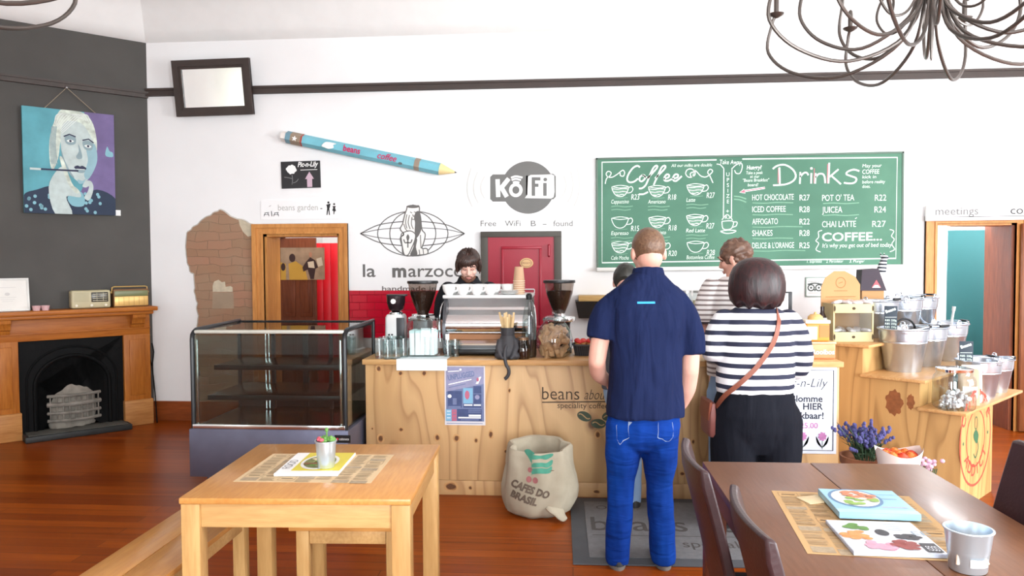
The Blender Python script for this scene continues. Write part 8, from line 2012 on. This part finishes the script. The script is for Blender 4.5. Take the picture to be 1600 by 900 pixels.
# ---------------------------------------------------------------- barista behind the machine, facing the room
bp = VW((732-800)*6.2/1200, 6.2)
t = thing('person', 'person with brown fringe and beard in black polo behind the espresso machine', 'person', (bp.x, bp.y, 0), PI+YAW+R(4))
M_skb = skin_mat('skin_pale', (228, 182, 166))
H = head_mat(V3(0, .06, 1.565), 1.0, R(0), R(24)); b = NB(); head(b, H)
limb(b, [(0, .0, 1.37), (0, .02, 1.43), (0, .045, 1.51)], [.068, .056, .054])
loft(b, [(0, 0, .82, .15, .1), (0, 0, 1.0, .145, .1), (0, .0, 1.18, .155, .105), (0, 0, 1.34, .16, .1), (0, 0, 1.42, .1, .07)], 24)
for s in (-1, 1):
    limb(b, [(s*.165, 0, 1.38), (s*.215, .0, 1.18), (s*.205, .05, 1.07), (s*.13, .19, 1.08), (s*.07, .27, 1.12)], [.052, .046, .043, .038, .027]); hand(b, V3(s*.07, .27, 1.12), V3(-s*.5, .8, .1), V3(-s*.3, 0, -1), -s, .6)
    limb(b, [(s*.09, 0, .84), (s*.1, .01, .45), (s*.1, -.01, .08)], [.085, .056, .04]); foot(b, s*.1, -.01)
obj('body', remesh(b, .0055, 'body', 2), M_skb, t)
M_bh = strand_mat('hair_mop_brown', (44, 30, 26), (88, 62, 52), 45, .25)
face_bits(t, H, M_bh, True, (190, 120, 112))
b = NB()
ball(b, (0, -.02, .042), (.094, .108, .1), 56, 40)
keep = []
for v in b.verts:
    f_ = max(0, min(1, (v.co.y-.0)/.08)); a = math.atan2(v.co.x, v.co.y)
    v.co += v.co.normalized()*.006*math.sin(a*17+v.co.z*30)
bmesh.ops.bisect_plane(b, geom=b.verts[:]+b.edges[:]+b.faces[:], plane_co=(0, .09, .042), plane_no=(0, .55, -1), clear_outer=True); bmesh.ops.holes_fill(b, edges=[e for e in b.edges if e.is_boundary])
on_head('hair', b, M_bh, t, H)
b = NB()
for i in range(15):                        # swept fringe locks
    a = -1.15+2.3*i/14; x0, y0 = .07*math.sin(a), -.02+.10*math.cos(a)
    tube(b, smoothpts([(x0*.75-.01, y0*.75, .115), (x0*1.1, y0+.008, .085), (x0*1.16+.008, y0+.012, .058), (x0*1.12+.016, y0+.004, .046-.016*abs(math.sin(i*1.7))-.03*abs(a))], 4), [.012]*3+[.014]*6+[.009]*2+[.005]*2, 7)
for s in (-1, 1):
    for j in range(3): tube(b, smoothpts([(s*.08, .0+.022*j, .07), (s*.094, .002+.022*j, .02), (s*.088, .008+.02*j, -.028-.006*j)], 4), [.014]*5+[.011]*2+[.005]*2, 7)
for s in (-1, 1): ball(b, (s*.08, -.012, .0), (.018, .05, .05), 14, 10)
on_head('fringe', b, M_bh, t, H)
b = NB()
for i in range(25):
    a = -1.1+2.2*i/24; x, y = .055*math.sin(a), .028+.058*math.cos(a); z = -.074-.02*math.cos(a)+.012*abs(a)
    ball(b, (x, y, z), (.010, .009, .013), 8, 6)
for i in range(9): ball(b, (-.026+.0065*i, .0885-.0004*(i-4)**2*1.0, -.0505-.0004*(i-4)**2), (.006, .005, .0045), 8, 6)
for v in b.verts: v.co += v.co.normalized()*.0015*mnoise.noise(v.co*200)
on_head('beard', b, mat('beard_brown', (112, 76, 60), .8, var=.2, vscale=80), t, H)
b = NB()
loft(b, [(0, 0, .78, .185, .12), (0, 0, .95, .18, .12), (0, 0, 1.1, .178, .12), (0, 0, 1.26, .19, .125), (0, 0, 1.34, .196, .115), (0, 0, 1.395, .172, .095), (0, .01, 1.43, .115, .078), (0, .015, 1.45, .085, .07)], 36, 0, 2.4)
for s in (-1, 1): limb(b, [(s*.165, 0, 1.375), (s*.198, .0, 1.28), (s*.214, .01, 1.18)], [.07, .072, .07])
M_pol = fabric('black_polo', (40, 42, 46)); obj('polo_shirt', remesh(b, .009, 'polo', 4, .5, .007, 9, 12.0), M_pol, t)
b = NB(); cpts = []
for z, r1, r2 in ((1.435, .08, .074), (1.475, .072, .066), (1.478, .077, .072), (1.43, .1, .1)):
    cpts.append([b.verts.new((r1*math.cos(R(112)+R(316)*k/24), .018+r2*math.sin(R(112)+R(316)*k/24), z-.016*math.sin(R(112)+R(316)*k/24))) for k in range(25)])
for A_, B_ in zip(cpts, cpts[1:]):
    for k in range(24): b.faces.new((A_[k], A_[k+1], B_[k+1], B_[k]))
obj('collar', b, M_pol, t)
jeans(t, .178, fabric('black_trousers', (22, 24, 32)), top=.88, seed=3.0)
for s in (-1, 1): shoe(t, s*.1, -.01, M_shoe, M_sole)
